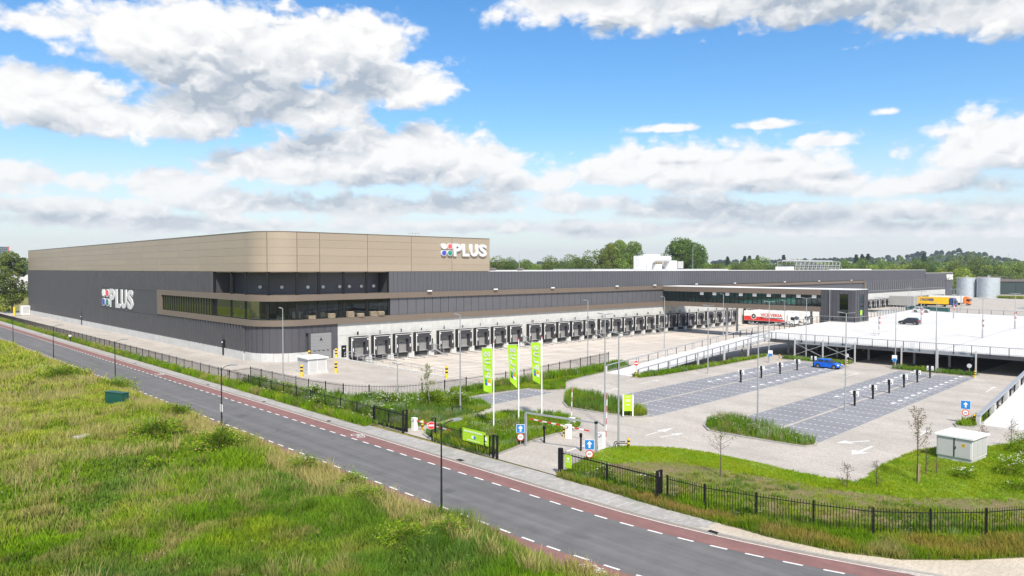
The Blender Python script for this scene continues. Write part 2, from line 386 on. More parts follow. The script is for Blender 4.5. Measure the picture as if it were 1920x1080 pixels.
def link(name, me, parent=None, label=None, cat=None, group=None, kind=None, loc=None, rz=None):
    o = bpy.data.objects.new(name, me); COL.objects.link(o)
    if parent is not None: o.parent = parent
    if label: o['label'] = label
    if cat: o['category'] = cat
    if group: o['group'] = group
    if kind: o['kind'] = kind
    if loc is not None: o.location = loc
    if rz is not None: o.rotation_euler = (0, 0, rz)
    return o
def thing(name, label, cat, loc=(0,0,0), rz=0.0, group=None): return link(name, None, None, label, cat, group, None, loc, rz)
KIDS = {}
def kids(o): return [c for c in COL.objects if c.parent == o]
def dup(root, loc, rz=None, label=None, group=None):
    r = root.copy(); COL.objects.link(r); r.location = loc
    if rz is not None: r.rotation_euler = (0, 0, rz)
    if label: r['label'] = label
    if group: r['group'] = group
    if root.name not in KIDS: KIDS[root.name] = [(c, kids(c)) for c in kids(root)]
    for c, gs in KIDS[root.name]:
        d = c.copy(); COL.objects.link(d); d.parent = r
        for g in gs:
            h = g.copy(); COL.objects.link(h); h.parent = d
    return r
def struct(name, mb, z=None): return mb.build(name, kind='structure')

def text_mesh(txt, w, h, depth, key, bold=.0, flip=False):
    cu = bpy.data.curves.new('lettering', 'FONT'); cu.body = txt; cu.extrude = depth/2; cu.offset = bold; cu.resolution_u = 3
    o = bpy.data.objects.new('lettering', cu); COL.objects.link(o)
    dg = bpy.context.evaluated_depsgraph_get(); me = bpy.data.meshes.new_from_object(o.evaluated_get(dg))
    COL.objects.unlink(o); bpy.data.objects.remove(o)
    n = len(me.vertices); co = np.empty(n*3, dtype=np.float32); me.vertices.foreach_get('co', co); co = co.reshape(-1, 3)
    mn = co.min(0); mx = co.max(0)
    sx = w/(mx[0]-mn[0]); sy = h/(mx[1]-mn[1]) if h else sx
    co[:, 0] = (co[:, 0]-mn[0])*sx; co[:, 1] = (co[:, 1]-mn[1])*sy
    dz = mx[2]-mn[2]
    co[:, 2] = (co[:, 2]-mn[2])*(depth/dz if dz > 1e-6 else 1)
    me.vertices.foreach_set('co', co.ravel()); me.materials.clear(); me.materials.append(M[key]); me.update()
    return me
def place_plane(o, origin, right, up=(0,0,1)):
    """put a mesh drawn in XY (facing +Z) on the plane spanned by right, up"""
    r = Vector(right).normalized(); u = Vector(up).normalized(); n = r.cross(u)
    o.matrix_local = Matrix(((r.x,u.x,n.x,origin[0]),(r.y,u.y,n.y,origin[1]),(r.z,u.z,n.z,origin[2]),(0,0,0,1)))
    return o
def letters(name, txt, w, h, depth, key, origin, right, parent, bold=0, up=(0,0,1)):
    return place_plane(link(name, text_mesh(txt, w, h, depth, key, bold), parent), origin, right, up)

def vn(x, y, s, seed=0):
    """smooth value noise in numpy, 0..1"""
    x = np.asarray(x)/s; y = np.asarray(y)/s; xi = np.floor(x).astype(np.int64); yi = np.floor(y).astype(np.int64); fx = x-xi; fy = y-yi
    fx = fx*fx*(3-2*fx); fy = fy*fy*(3-2*fy)
    def h(a, b):
        n = (a*374761393 + b*668265263 + seed*974711) & 0xffffffff; n = ((n ^ (n >> 13))*1274126177) & 0xffffffff
        return ((n ^ (n >> 16)) & 0xffff)/65535.0
    return (h(xi, yi)*(1-fx)+h(xi+1, yi)*fx)*(1-fy)+(h(xi, yi+1)*(1-fx)+h(xi+1, yi+1)*fx)*fy
def fb(x, y, s, seed=0): return .55*vn(x, y, s, seed)+.28*vn(x, y, s*.47, seed+5)+.17*vn(x, y, s*.21, seed+9)

def raw_mesh(name, verts, faces_n, nper, colours, material):
    """fast mesh: verts (N,3); faces are consecutive groups of nper vertices"""
    me = bpy.data.meshes.new(name); n = len(verts)
    me.vertices.add(n); me.vertices.foreach_set('co', np.ascontiguousarray(verts, dtype=np.float32).ravel())
    me.loops.add(n); me.loops.foreach_set('vertex_index', np.arange(n, dtype=np.int32))
    nf = n//nper; me.polygons.add(nf); me.polygons.foreach_set('loop_start', np.arange(0, n, nper, dtype=np.int32))
    me.polygons.foreach_set('loop_total', np.full(nf, nper, dtype=np.int32))
    at = me.attributes.new('leaf_colour', 'FLOAT_COLOR', 'POINT')
    c4 = np.ones((n, 4), dtype=np.float32); c4[:, :3] = colours; at.data.foreach_set('color', c4.ravel())
    me.materials.append(material); me.update(calc_edges=True); return me

def blades(P, H, Wd, C, Ct, lean=.35, per=6, spread=.12, seed=1):
    """grass: per blades (bent triangle pairs) on each point P(x,y,z); C base colours, Ct tip colours"""
    r = np.random.default_rng(seed); n = len(P)*per
    P = np.repeat(P, per, 0).astype(np.float64); H = np.repeat(H, per)*r.uniform(.55, 1.15, n); W = np.repeat(Wd, per)*r.uniform(.7, 1.3, n)
    C = np.repeat(C, per, 0)*r.uniform(.8, 1.2, (n, 1)); Ct = np.repeat(Ct, per, 0)*r.uniform(.8, 1.2, (n, 1))
    a = r.uniform(0, 2*np.pi, n); sp = spread*r.uniform(0, 1, n)**.5
    P[:, 0] += np.cos(a)*sp; P[:, 1] += np.sin(a)*sp
    d = np.stack([np.cos(a), np.sin(a)], 1); fa = r.uniform(0, np.pi, n); s = np.stack([np.cos(fa), np.sin(fa)], 1)*W[:, None]/2
    l = lean*r.uniform(.1, 1, n)*H
    mid = P.copy(); mid[:, :2] += d*(l*.35)[:, None]; mid[:, 2] += H*.58
    tip = P.copy(); tip[:, :2] += d*l[:, None]; tip[:, 2] += H
    def off(Q, k): Q = Q.copy(); Q[:, :2] += s*k; return Q
    V = np.stack([off(P, -.7), off(P, .7), off(mid, 1), off(mid, -1), off(mid, -1), off(mid, 1), off(tip, .15)], 1)
    quad = V[:, [0, 1, 2, 3]]; tri = V[:, [4, 5, 6, 6]]; tri[:, 3] = off(tip, -.15)
    Cm = C*.5+Ct*.5
    cq = np.stack([C, C, Cm, Cm], 1); ct = np.stack([Cm, Cm, Ct, Ct], 1)
    return np.concatenate([quad, tri]).reshape(-1, 3), np.concatenate([cq, ct]).reshape(-1, 3)

def leaves(P, size, C, seed=1, flat=.0):
    """scatter leaf quads at points P"""
    r = np.random.default_rng(seed); n = len(P)
    d1 = r.normal(size=(n, 3)); d1 /= np.linalg.norm(d1, axis=1)[:, None]; d2 = r.normal(size=(n, 3)); d2[:, 2] *= (1-flat)
    d2 -= d1*(d1*d2).sum(1)[:, None]; d2 /= np.linalg.norm(d2, axis=1)[:, None]
    s = (size*r.uniform(.6, 1.4, n))[:, None]/2
    V = np.stack([P-d1*s, P+d2*s*.7, P+d1*s, P-d2*s*.7], 1)
    return V.reshape(-1, 3), np.repeat(C, 4, 0)

def inpoly(x, y, poly):
    x = np.asarray(x); y = np.asarray(y); c = np.zeros(x.shape, bool); j = len(poly)-1
    for i in range(len(poly)):
        xi, yi = poly[i]; xj, yj = poly[j]
        c ^= ((yi > y) != (yj > y)) & (x < (xj-xi)*(y-yi)/((yj-yi) or 1e-9)+xi); j = i
    return c
def scatter(poly, dens, seed=0):
    r = np.random.default_rng(seed); xs = [p[0] for p in poly]; ys = [p[1] for p in poly]
    n = int((max(xs)-min(xs))*(max(ys)-min(ys))*dens); x = r.uniform(min(xs), max(xs), n); y = r.uniform(min(ys), max(ys), n)
    k = inpoly(x, y, poly); return x[k], y[k]

# ================================================================== SETTING
YX0, YX1, YY0, YY1 = 67.4, 300.0, 86.0, 118.5       # sunken truck yard in front of the docks
def yard_z(y): return -1.2*min(1, max(0, (y-YY0)/16.0))
def rect_with_hole(mb, X0, Y0, X1, Y1, z):
    for a in ((X0, Y0, YX0, Y1), (YX1, Y0, X1, Y1), (YX0, Y0, YX1, YY0), (YX0, YY1, YX1, Y1)):
        mb.face([(a[0], a[1], z), (a[2], a[1], z), (a[2], a[3], z), (a[0], a[3], z)])
m = MB(); m.use('field'); rect_with_hole(m, -9000, -9000, 9000, 9000, -.06); struct('terrain', m)
m = MB(); m.use('site')
rect_with_hole(m, 41.4, -60, 620, 330, 0.0)
struct('site_paving', m)
m = MB(); m.use('yard')
m.face([(YX0, YY0, 0.0), (YX1, YY0, 0.0), (YX1, 102, -1.2), (YX0, 102, -1.2)]); m.face([(YX0, 102, -1.2), (YX1, 102, -1.2), (YX1, 118.6, -1.2), (YX0, 118.6, -1.2)])
m.face([(YX0-.1, 78, .004), (300, 78, .004), (300, YY0, .004), (YX0-.1, YY0, .004)])
struct('truck_yard', m)
# faint wear tracks and bay lines of the yard are paint; far yard
m = MB(); m.use('far_asphalt')
m.face([(240, -40, .01), (480, -40, .01), (480, 62, .01), (240, 62, .01)]); m.face([(330, 62, .012), (470, 62, .012), (470, 84, .012), (352, 78, .012)])
struct('far_yard', m)
m = MB(); m.use('white_concrete')
m.prism([(YX0-.35, YY0-1), (YX0, YY0-1), (YX0, YY1-.2), (YX0-.35, YY1-.2)], -1.3, lambda x, y: .16)
struct('retaining_wall', m)

# --- road: curve towards the right foreground
def road_off(y, x0):                                 # x of a road line at distance y (bends away to the right near the camera)
    if y > 33: return x0
    t = (33-y); return x0 + .0088*t*t*(1 if x0 > 34 else .75)
YS = [0, 4, 8, 10, 12, 14, 16, 18, 20, 22, 24, 27, 30, 33, 60, 100, 160, 240, 330, 700]
def strip(mb, xa, xb, z, ys=YS, za=None):
    for a, b in zip(ys[:-1], ys[1:]):
        mb.face([(road_off(a, xa), a, z), (road_off(a, xb), a, z), (road_off(b, xb), b, z), (road_off(b, xa), b, z)])
m = MB(); m.use('asphalt'); strip(m, 28.6, 38.3, -.012); struct('road', m)
m = MB(); m.use('red_asphalt'); strip(m, 36.55, 38.22, -.008); strip(m, 28.7, 30.15, -.008); struct('cycle_lane', m)
m = MB(); m.use('brick_strip'); strip(m, 38.22, 38.5, -.004, [0]+YS[1:]); struct('gutter', m)
m = MB(); m.use('kerb')
kp = [(road_off(y, 38.5), y) for y in YS]; kq = [(road_off(y, 38.68), y) for y in YS]
for i in range(len(YS)-1): m.prism([kp[i], kq[i], kq[i+1], kp[i+1]], -.06, .05)
lp = [(road_off(y, 28.55), y) for y in YS]; lq = [(road_off(y, 28.7), y) for y in YS]
for i in range(len(YS)-1): m.prism([lp[i], lq[i], lq[i+1], lp[i+1]], -.06, .04)
struct('kerb', m)
PI = [(41.2, 700), (41.1, 100), (40.6, 66), (41.1, 39), (41.0, 33), (40.85, 28.5), (41.1, 24.6), (41.0, 21.3), (41.6, 17.6), (43.1, 14.6), (45.8, 12.1), (48.5, 10.1), (53, 7.6), (60, 5.5)]
m = MB(); m.use('pavement')
PO = [(38.68, 700), (38.68, 100), (38.68, 66), (38.68, 39), (38.68, 33), (road_off(28.5, 38.68), 28.5), (road_off(25, 38.68), 25.0)]
m.face([(x, y, .045) for x, y in PO]+[(x, y, .045) for x, y in PI[:7][::-1]]); struct('pavement', m)
m = MB(); m.use('sand_path')
PO2 = [(road_off(y, 38.68), y) for y in (25.0, 22, 20, 18, 16, 14, 12, 10, 8, 4)]
m.face([(x, y, .045) for x, y in PO2]+[(60, 3, .045)]+[(x, y, .045) for x, y in PI[6:][::-1]]); struct('path', m)

m = MB(); m.use('paint')
def dash(xc, y0, ln, w=.14, z=.0):
    a, b = road_off(y0, xc), road_off(y0+ln, xc)
    m.face([(a-w/2, y0, z), (a+w/2, y0, z), (b+w/2, y0+ln, z), (b-w/2, y0+ln, z)])
y = 8.0
while y < 320:
    dash(36.45, y, 1.0, .16); dash(30.28, y+.4, 1.0, .16); y += 2.0
strip(m, 38.14, 38.22, -.002, [0]+YS[1:])
struct('lane_markings', m)
def bike_mark(x, y, s=1.0, z=.003):
    b = MB(); b.use('paint')
    def seg(p, q, w=.07):
        p = Vector((x+p[0]*s, y+p[1]*s, z)); q = Vector((x+q[0]*s, y+q[1]*s, z)); n = (q-p).cross(Vector((0,0,1))).normalized()*w/2; b.face([p-n, p+n, q+n, q-n])
    for cy in (-.55, .55):
        pts = [(.36*math.cos(a)-.1, cy+.36*math.sin(a)) for a in np.linspace(0, 2*np.pi, 15)]
        for p, q in zip(pts[:-1], pts[1:]): seg(p, q, .09)
    for p, q in (((-.1,-.55),(.4,-.25)), ((.4,-.25),(.4,.35)), ((.4,.35),(-.1,0)), ((-.1,0),(.4,-.25)), ((-.1,.55),(.5,.35)), ((.5,.35),(.55,.15)), ((.4,-.25),(.55,-.3)), ((-.1,-.55),(-.1,0))): seg(p, q)
    b.build('bicycle_symbol', kind='structure')
bike_mark(37.5, 61.4); bike_mark(29.5, 57.8); bike_mark(37.5, 118, 1.2); bike_mark(29.75, 25.4)
b = MB(); b.use('black'); b.box(38.52, 47.2, -.02, 38.95, 47.9, .062); b.build('storm_drain', label='black cast iron storm drain in the kerb below the green banner fence', cat='drain')
b = MB(); b.use('black'); b.box(38.3, 23.7, -.02, 38.72, 24.3, .065); b.use('kerb'); b.box(38.22, 23.65, -.02, 38.3, 24.35, .07)
b.build('storm_drain', label='rust brown storm drain in the curved kerb right of the pavement end', cat='drain').location.x = road_off(24, 38.5)-38.5
for yy in (84.5, 102, 134, 69.0):
    b = MB(); b.use('black'); b.box(38.52, yy, 0, 38.9, yy+.5, .062)
    b.build('storm_drain', label={84.5:'small dark drain in the far kerb beside the fourth black street lamp', 102:'small dark drain in the far kerb between the third and fourth black lamps', 134:'tiny dark drain in the kerb near the second black street lamp', 69.0:'dark drain in the kerb just before the left gate'}[yy], cat='drain')
# darker tactile blocks along the kerb
m = MB(); m.use('kerb')
for k in range(22):
    yy = 24.6+k*.75; m.box(road_off(yy, 38.95), yy, .04, road_off(yy, 39.3), yy+.36, .0505)
struct('dark_pavers', m)

# --- parking lots
class Lot:
    def __init__(s, ox, oy, deg, L, W): s.o = (ox, oy); s.c = math.cos(R(deg)); s.s = math.sin(R(deg)); s.L = L; s.W = W
    def p(s, u, v, z=0): return (s.o[0]+u*s.c-v*s.s, s.o[1]+u*s.s+v*s.c, z)
def lot(o, name):
    b = MB(); b.use('lot'); b.face([o.p(0, 0, .005), o.p(o.L, 0, .005), o.p(o.L, o.W, .005), o.p(0, o.W, .005)])
    b.use('site'); b.face([o.p(0, o.W/2-.2, .009), o.p(o.L, o.W/2-.2, .009), o.p(o.L, o.W/2+.2, .009), o.p(0, o.W/2+.2, .009)])
    b.use('paint')
    def q(u, v, du, dv): b.face([o.p(u, v, .013), o.p(u+du, v, .013), o.p(u+du, v+dv, .013), o.p(u, v+dv, .013)])
    u = 1.0
    while u < o.L-1:
        for v0 in (.15, o.W/2+.45):
            for k in range(8): q(u, v0+k*.6, .13, .36)
        if u > o.L*.42:                                  # bays for electric cars carry a small white car mark
            for v0 in (1.2, o.W-2.6):
                q(u+.8, v0, .9, .08); q(u+.75, v0+.3, 1.0, .3); q(u+.95, v0+.6, .6, .2); q(u+.7, v0-.35, .2, .2); q(u+1.5, v0-.35, .2, .2)
        u += 2.5
    b.build(name, kind='structure')
LOT1 = Lot(65.2, 47.6, 2.3, 58.0, 10.4); LOT2 = Lot(65.9, 29.9, 2.3, 57.5, 10.4)
lot(LOT1, 'parking_lot'); lot(LOT2, 'parking_lot')
b = MB(); b.use('lot'); b.face([(56.2, 64.6, .005), (69.0, 65.8, .005), (68.0, 69.8, .005), (58.0, 70.2, .005)]); b.use('paint')
for k in range(5):
    x = 58+k*2.5
    for j in range(6): b.face([(x, 65.0+j*.7, .012), (x+.13, 65.0+j*.7, .012), (x+.13, 65.4+j*.7, .012), (x, 65.4+j*.7, .012)])
b.build('visitor_bays', kind='structure')
b = MB(); b.use('worn_paint')
def arrow(x, y, a, L_=3.6, w=.18, hw=.55, hl=1.2, z=.006):
    c, s_ = math.cos(a), math.sin(a); T = lambda u, v: (x+u*c-v*s_, y+u*s_+v*c, z)
    b.face([T(0, -w/2), T(L_-hl, -w/2), T(L_-hl, w/2), T(0, w/2)]); b.face([T(L_-hl, -hw), T(L_, 0), T(L_-hl, hw)])
arrow(47.5, 43.6, R(8), 5.6, .25, .55, 1.8); arrow(57.6, 42.6, R(2), 5.0, .2, .5, 2.4); arrow(58.0, 41.2, R(-8), 3.4, .2, .45, 1.6)
arrow(73, 55+6.5, R(5), 5); arrow(83, 62.4, R(4), 5); arrow(112, 64, R(4), 6); arrow(109.5, 45.6, R(3), 6.5); arrow(110, 27.4, R(5), 6)
arrow(69, 26, R(180), 4.5, .3, .75, 1.8); arrow(71, 27, R(150), 3.6, .3, .7, 1.5); arrow(77, 24.6, R(5), 3)
for k in range(9): b.face([(73.5+k*1.7, 64.3+k*.16, .006), (74.5+k*1.7, 64.4+k*.16, .006), (74.5+k*1.7, 64.52+k*.16, .006), (73.5+k*1.7, 64.42+k*.16, .006)])
b.build('arrow_markings', kind='structure')

# --- green islands with kerbs
GRASS = []                                           # polygons to plant later: (poly, kind)
def island(poly, kind, name='planting_bed', h=.13):
    c = Vector((sum(p[0] for p in poly)/len(poly), sum(p[1] for p in poly)/len(poly)))
    b = MB(); b.use('kerb'); b.prism(poly, -.05, h)
    inner = [tuple(c+(Vector(p)-c)*(1-.25/max(1.0, (Vector(p)-c).length))) for p in poly]
    b.use('lawn' if kind == 'lawn' else 'soil'); b.prism(inner, h-.02, h+.012); b.build(name, kind='structure'); GRASS.append((inner, kind, h))
I_A = [(70.4, 63.9), (67.5, 62.3), (64.6, 60.0), (62.5, 57.4), (62.6, 53.2), (63.4, 49.0), (64.3, 47.9), (65.6, 48.0), (66.6, 49.2), (69.0, 54.5), (71.2, 60.2)]
I_B = [(69.6, 42.0), (67.6, 42.2), (65.5, 41.3), (63.7, 39.6), (63.6, 35.5), (63.9, 31.8), (64.2, 29.9), (65.2, 29.4), (66.6, 29.9), (68.2, 33), (71.0, 40.2)]
I_C = [(86.7, 66.9), (86.9, 65.3), (91, 64.6), (104, 64.4), (121, 65.3), (126, 66.0), (126, 66.35), (104, 66.35), (88, 67.3)]
I_D = [(68.1, 69.8), (69.4, 66.6), (71.5, 65.8), (73.6, 67.6), (76.5, 70.1), (80.5, 71.6), (87.8, 72.9), (97.0, 74.6), (97, 77.5), (85, 74.9), (72, 74.5), (58.5, 73.9), (54.5, 73.2), (56.6, 70.2), (60, 70.4)]
I_E = [(41.45, 46.6), (44.5, 47.3), (47.6, 48.1), (51.5, 48.6), (54.0, 48.5), (56.0, 49.2), (57.7, 50.8), (58.3, 53.4), (57.6, 56.6), (55.0, 59.4), (50.0, 60.3), (45.0, 59.6), (42.2, 57.6), (41.45, 55.4)]
I_F = [(41.5, 60.4), (45.0, 60.6), (49.5, 61.3), (53.6, 61.9), (56.1, 63.2), (57.5, 66.5), (56.5, 70.0), (54.5, 73.2), (48.5, 77.2), (46.8, 80), (45.4, 84), (45.4, 102), (41.4, 102), (41.4, 66)]
I_G = [(41.3, 38.8), (45.2, 39.9), (49.0, 40.6), (52.4, 40.1), (54.2, 39.0), (55.3, 37.9), (56.0, 34.7), (56.05, 31.2), (55.75, 26.4), (55.9, 24.0), (56.15, 22.3), (58.3, 22.35), (62.2, 22.8), (68.0, 22.8), (70.2, 22.6), (73.2, 21.6), (76.8, 18.6), (80, 17.3), (95, 16), (95, 8), (60, 5.6), (53.0, 9.2), (49.7, 12.0), (47.2, 14.2), (44.8, 16.7), (43.6, 19.8), (42.6, 23.0), (41.7, 26.3), (41.6, 29.4)]
I_H = [(83.6, 23.4), (84.3, 22.0), (86.4, 21.9), (92, 22.4), (92, 22.9), (87, 23.6), (85, 24.1)]
island(I_A, 'reed'); island(I_B, 'flowery'); island(I_C, 'short'); island(I_D, 'lawnmix'); island(I_E, 'weedy'); island(I_H, 'short', h=.12)
b = MB(); b.use('kerb'); b.prism(I_F, -.05, .05); b.use('soil'); b.prism([(x+(.2 if x < 42 else -.2), y+(.2 if y < 70 else -.1)) for x, y in I_F], .03, .062); b.build('planting_bed', kind='structure'); GRASS.append((I_F, 'weedy', .06))
I_P1 = [(123.6, 50.9), (126.9, 50.7), (126.9, 62.6), (123.9, 62.6)]; I_P2 = [(124.0, 32.6), (126.9, 32.4), (126.9, 44.3), (124.0, 44.3)]
island(I_P1, 'short'); island(I_P2, 'short')
# the large verge at the right is a low bank: built as a height field
def bank_z(x, y): return .06+.55*np.clip((x-42)/6, 0, 1)*np.clip((54.6-x)/5, 0, 1)*np.clip((y-10)/4, 0, 1)*(.6+.4*vn(x, y, 3, 3))
def poly_grid(poly, step, zf, key, name):
    xs = [p[0] for p in poly]; ys = [p[1] for p in poly]; b = MB(); b.use(key)
    nx = int((max(xs)-min(xs))/step)+1; ny = int((max(ys)-min(ys))/step)+1
    for i in range(nx):
        for j in range(ny):
            x = min(xs)+i*step; y = min(ys)+j*step
            if inpoly(np.array([x+step/2]), np.array([y+step/2]), poly)[0]:
                b.face([(px, py, float(zf(px, py))) for px, py in ((x, y), (x+step, y), (x+step, y+step), (x, y+step))])
    return b.build(name, kind='structure')
b = MB(); b.use('lawn'); b.prism(I_G, -.05, .055); b.build('lawn_base', kind='structure')
poly_grid(I_G, .45, bank_z, 'lawn', 'lawn_bank'); GRASS.append((I_G, 'bank', 0))
V1 = [(41.15, 280), (41.15, 100), (40.2, 90), (40.1, 64), (41.4, 63), (41.5, 280)]
b = MB(); b.use('soil'); b.prism([(40.3, 330), (40.0, 100), (39.9, 64.5), (41.5, 64.5), (41.5, 330)], 0, .06); b.build('verge', kind='structure')
V2 = [(40.9, 38.6), (40.9, 33), (40.7, 28.5), (40.9, 24.6), (40.9, 21.3), (41.5, 17.6), (43.0, 14.6), (45.7, 12.0), (48.4, 10.0), (53, 7.5), (60, 5.2), (60, 5.8), (53.0, 9.3), (49.7, 12.1), (47.2, 14.3), (44.8, 16.8), (43.6, 19.9), (42.6, 23.1), (41.8, 26.4), (41.6, 30), (41.4, 38.6)]
b = MB(); b.use('soil'); b.prism(V2, 0, .06); b.build('verge', kind='structure')

# --- meadow left of the road, a rough height field
def meadow_z(x, y):
    d = np.clip((28.4-x)/3.0, 0, 1)
    return -.03+d*(.12+.85*(fb(x, y, 8, 21)-.35)+.75*np.clip(vn(x, y, 3.4, 22)-.45, 0, 1))
NX, NY = 90, 150
gx = np.concatenate([np.linspace(-60, 5, 26), np.linspace(6, 28.6, 64)]); gy = np.concatenate([np.linspace(0, 120, 110), np.linspace(124, 700, 40)])
GX, GY = np.meshgrid(gx, gy); GZ = meadow_z(GX, GY)
vs = [(float(a), float(b_), float(c)) for a, b_, c in zip(GX.ravel(), GY.ravel(), GZ.ravel())]; nx = len(gx)
fs = [(j*nx+i, j*nx+i+1, (j+1)*nx+i+1, (j+1)*nx+i) for j in range(len(gy)-1) for i in range(nx-1)]
b = MB(); b.use('meadow'); b.poly(vs, fs)
# follow the bend of the road edge near the camera
b.v = [(x if x < 28.5 else road_off(y, x), y, z) for x, y, z in b.v]
b.build('meadow_ground', kind='structure')

# ================================================================== WAREHOUSE
WX, WY, RAD = 54.4, 118.5, 6.5; ARC = RAD*math.pi/2
def wall_pt(t, off=0.0):
    """t metres along the facade: t<0 the long left wall, 0..ARC the rounded corner, beyond it the dock front"""
    if t < 0: return (WX-off, WY+RAD-t, -1.0, 0.0)
    if t < ARC:
        a = t/RAD; return (WX+RAD-math.cos(a)*(RAD+off), WY+RAD-math.sin(a)*(RAD+off), -math.cos(a), -math.sin(a))
    return (WX+RAD+(t-ARC), WY-off, 0.0, -1.0)
def t_of_x(x): return ARC+(x-WX-RAD)
def t_of_y(y): return WY+RAD-y
def wall_samples(t0, t1, step=.8):
    ts = {t0, t1}
    for k in range(0, 15):
        t = ARC*k/14
        if t0 < t < t1: ts.add(t)
    return sorted(ts)
def band(mb, t0, t1, z0, z1, off, th):
    """a strip of wall th thick whose outer face stands off metres proud"""
    ts = wall_samples(t0, t1); o = [wall_pt(t, off) for t in ts]; i = [wall_pt(t, off-th) for t in ts]; n = len(ts)
    vs = [(p[0], p[1], z) for z in (z0, z1) for p in o]+[(p[0], p[1], z) for z in (z0, z1) for p in i]; fs = []
    for k in range(n-1):
        fs += [(k+1, k, n+k, n+k+1), (2*n+k, 2*n+k+1, 3*n+k+1, 3*n+k), (n+k, 3*n+k, 3*n+k+1, n+k+1), (k, k+1, 2*n+k+1, 2*n+k)]
    fs += [(0, 2*n, 3*n, n), (n-1, 2*n-1, 4*n-1, 3*n-1)]
    mb.poly(vs, fs)
T0, TL = t_of_y(309.0), t_of_x(104.7)
wh = thing('warehouse', 'vast grey warehouse with champagne upper storey, bronze bands and many truck docks', 'warehouse', (WX, WY, 0))
def W(mb, name, **k):
    o = mb.build(name, wh, **k); o.matrix_parent_inverse = Matrix.Translation((-WX, -WY, 0)); return o
# core volumes (behind the cladding)
b = MB(); b.use('dark_clad'); b.box(WX+.5, 140.5, 0, 110, 308.9, 15.3); b.box(WX+RAD, WY+.4, -1.2, 79.0, 126, 7.0); b.box(66, 126, -1.2, 110, 140.5, 15.3); b.box(79.2, WY+.35, -1.2, 374.4, 126, 15.3)
b.box(105, 125, 0, 374.4, 300, 15.2); b.box(374.4, WY+.35, -1.2, 414, 300, 13.9)
W(b, 'wall')
b = MB(); b.use('tan'); b.prism([(WX+.3, 308.8), (WX+.3, WY+RAD), (WX+2.1, WY+1.9), (WX+RAD, WY+.3), (104.5, WY+.3), (104.5, 308.8)], 15.35, 22.2); W(b, 'upper_storey')
b = MB(); b.use('roofgrey'); b.box(104.9, WY+.2, 15.3, 374.2, 300, 15.36); b.box(374.4, WY+.2, 13.9, 414, 300, 13.96); W(b, 'roof')
b = MB(); b.use('offwhite'); b.box(104.72, WY-.12, 15.44, 374.4, WY+.3, 15.6); b.box(374.5, WY-.12, 13.98, 414, WY+.3, 14.12)
W(b, 'roof_edge')
# champagne panels, five courses in each bay
tj = [T0, t_of_y(298.1), t_of_y(286.7), t_of_y(274.6), t_of_y(263), t_of_y(251.8), t_of_y(240), t_of_y(228.6), t_of_y(217), t_of_y(205.4), t_of_y(193.9), t_of_y(182.3), t_of_y(170.8), t_of_y(159), t_of_y(147), t_of_y(135.2), t_of_y(126.6), 4.6, ARC-.6, t_of_x(64.6), t_of_x(74.4), t_of_x(84.3), t_of_x(94.4), TL]
zr = [15.5, 16.9, 18.3, 19.7, 21.1, 22.35]
for i, (a, c) in enumerate(zip(tj[:-1], tj[1:])):
    for j in range(5):
        q = MB(); q.use('tan2' if (i*3+j*5) % 7 in (1, 4) else 'tan'); band(q, a+.05, c-.05, zr[j]+.012, zr[j+1]-.012, .06, .3)
        W(q, 'facade_panel')
b = MB(); b.use('bronze'); band(b, T0, TL, 22.36, 22.46, .12, .5); W(b, 'roof_edge')
# plinth panels of light concrete along the left wall and round the corner
t = T0
while t < t_of_x(62.4)-.1:
    e = min(t+6.0, t_of_x(62.4))
    if e > -14: e = min(t+2.4, t_of_x(62.4))
    q = MB(); q.use('plinth'); band(q, t+.02, e-.02, -.1, 1.45, (.34 if e < 0 else .06), .3); W(q, 'concrete_panel'); t = e
# ribbed dark cladding on the left wall: trapezoidal profile
def ribs(mb, t0, t1, z0, z1, pitch=1.3, deep=.36, off=0.0):
    t = t0; ts = []
    while t < t1-1e-3:
        for f, d in ((0, 0), (.46, 0), (.54, deep), (.92, deep)): 
            if t+f*pitch <= t1: ts.append((t+f*pitch, d))
        t += pitch
    ts.append((t1, 0)); P = []
    for tt, d in ts: P.append(wall_pt(tt, off+d))
    n = len(P); vs = [(p[0], p[1], z0) for p in P]+[(p[0], p[1], z1) for p in P]
    mb.poly(vs, [(k+1, k, n+k, n+k+1) for k in range(n-1)])
def backing(mb, t0, t1, z0, z1, off=-.02): band(mb, t0, t1, z0, z1, off, .25)
b = MB(); b.use('dark_clad')
ribs(b, T0, t_of_y(215.8), 1.46, 15.42); ribs(b, t_of_y(215.8), t_of_y(171.3), 11.2, 15.42); ribs(b, t_of_y(215.8), t_of_y(171.3), 1.46, 5.75)
ribs(b, t_of_y(171.3), t_of_y(140.6), 11.45, 15.42); ribs(b, t_of_y(171.3), -1.3, 1.46, 6.05)
backing(b, T0, t_of_y(215.8), 1.46, 15.42); backing(b, t_of_y(215.8), t_of_y(171.3), 11.2, 15.42); backing(b, t_of_y(215.8), t_of_y(171.3), 1.46, 5.75); backing(b, t_of_y(171.3), t_of_y(140.6), 11.45, 15.42); backing(b, t_of_y(171.3), -1.3, 1.46, 6.05)
W(b, 'ribbed_cladding', kind='stuff')
b = MB(); b.use('dark_clad'); band(b, t_of_y(215.8), t_of_y(171.3), 5.78, 11.18, .25, .3); W(b, 'sign_panel')
# wide standing-seam panels round the lower corner
t = -1.3; tp = []
while t < t_of_x(68.1)-.2: tp.append(t); t += 1.24
tp.append(t_of_x(68.1))
for a, c in zip(tp[:-1], tp[1:]):
    xa = wall_pt(a)[0]; z0 = 1.46
    if a > ARC and 62.0 < (xa+.6) < 66.9: z0 = 4.75
    q = MB(); q.use('anthracite'); band(q, a+.015, c-.015, z0, 6.06, .03, .28); q.use('dark_clad'); band(q, a-.04, a+.04, z0, 6.06, .11, .1); W(q, 'cladding_panel')
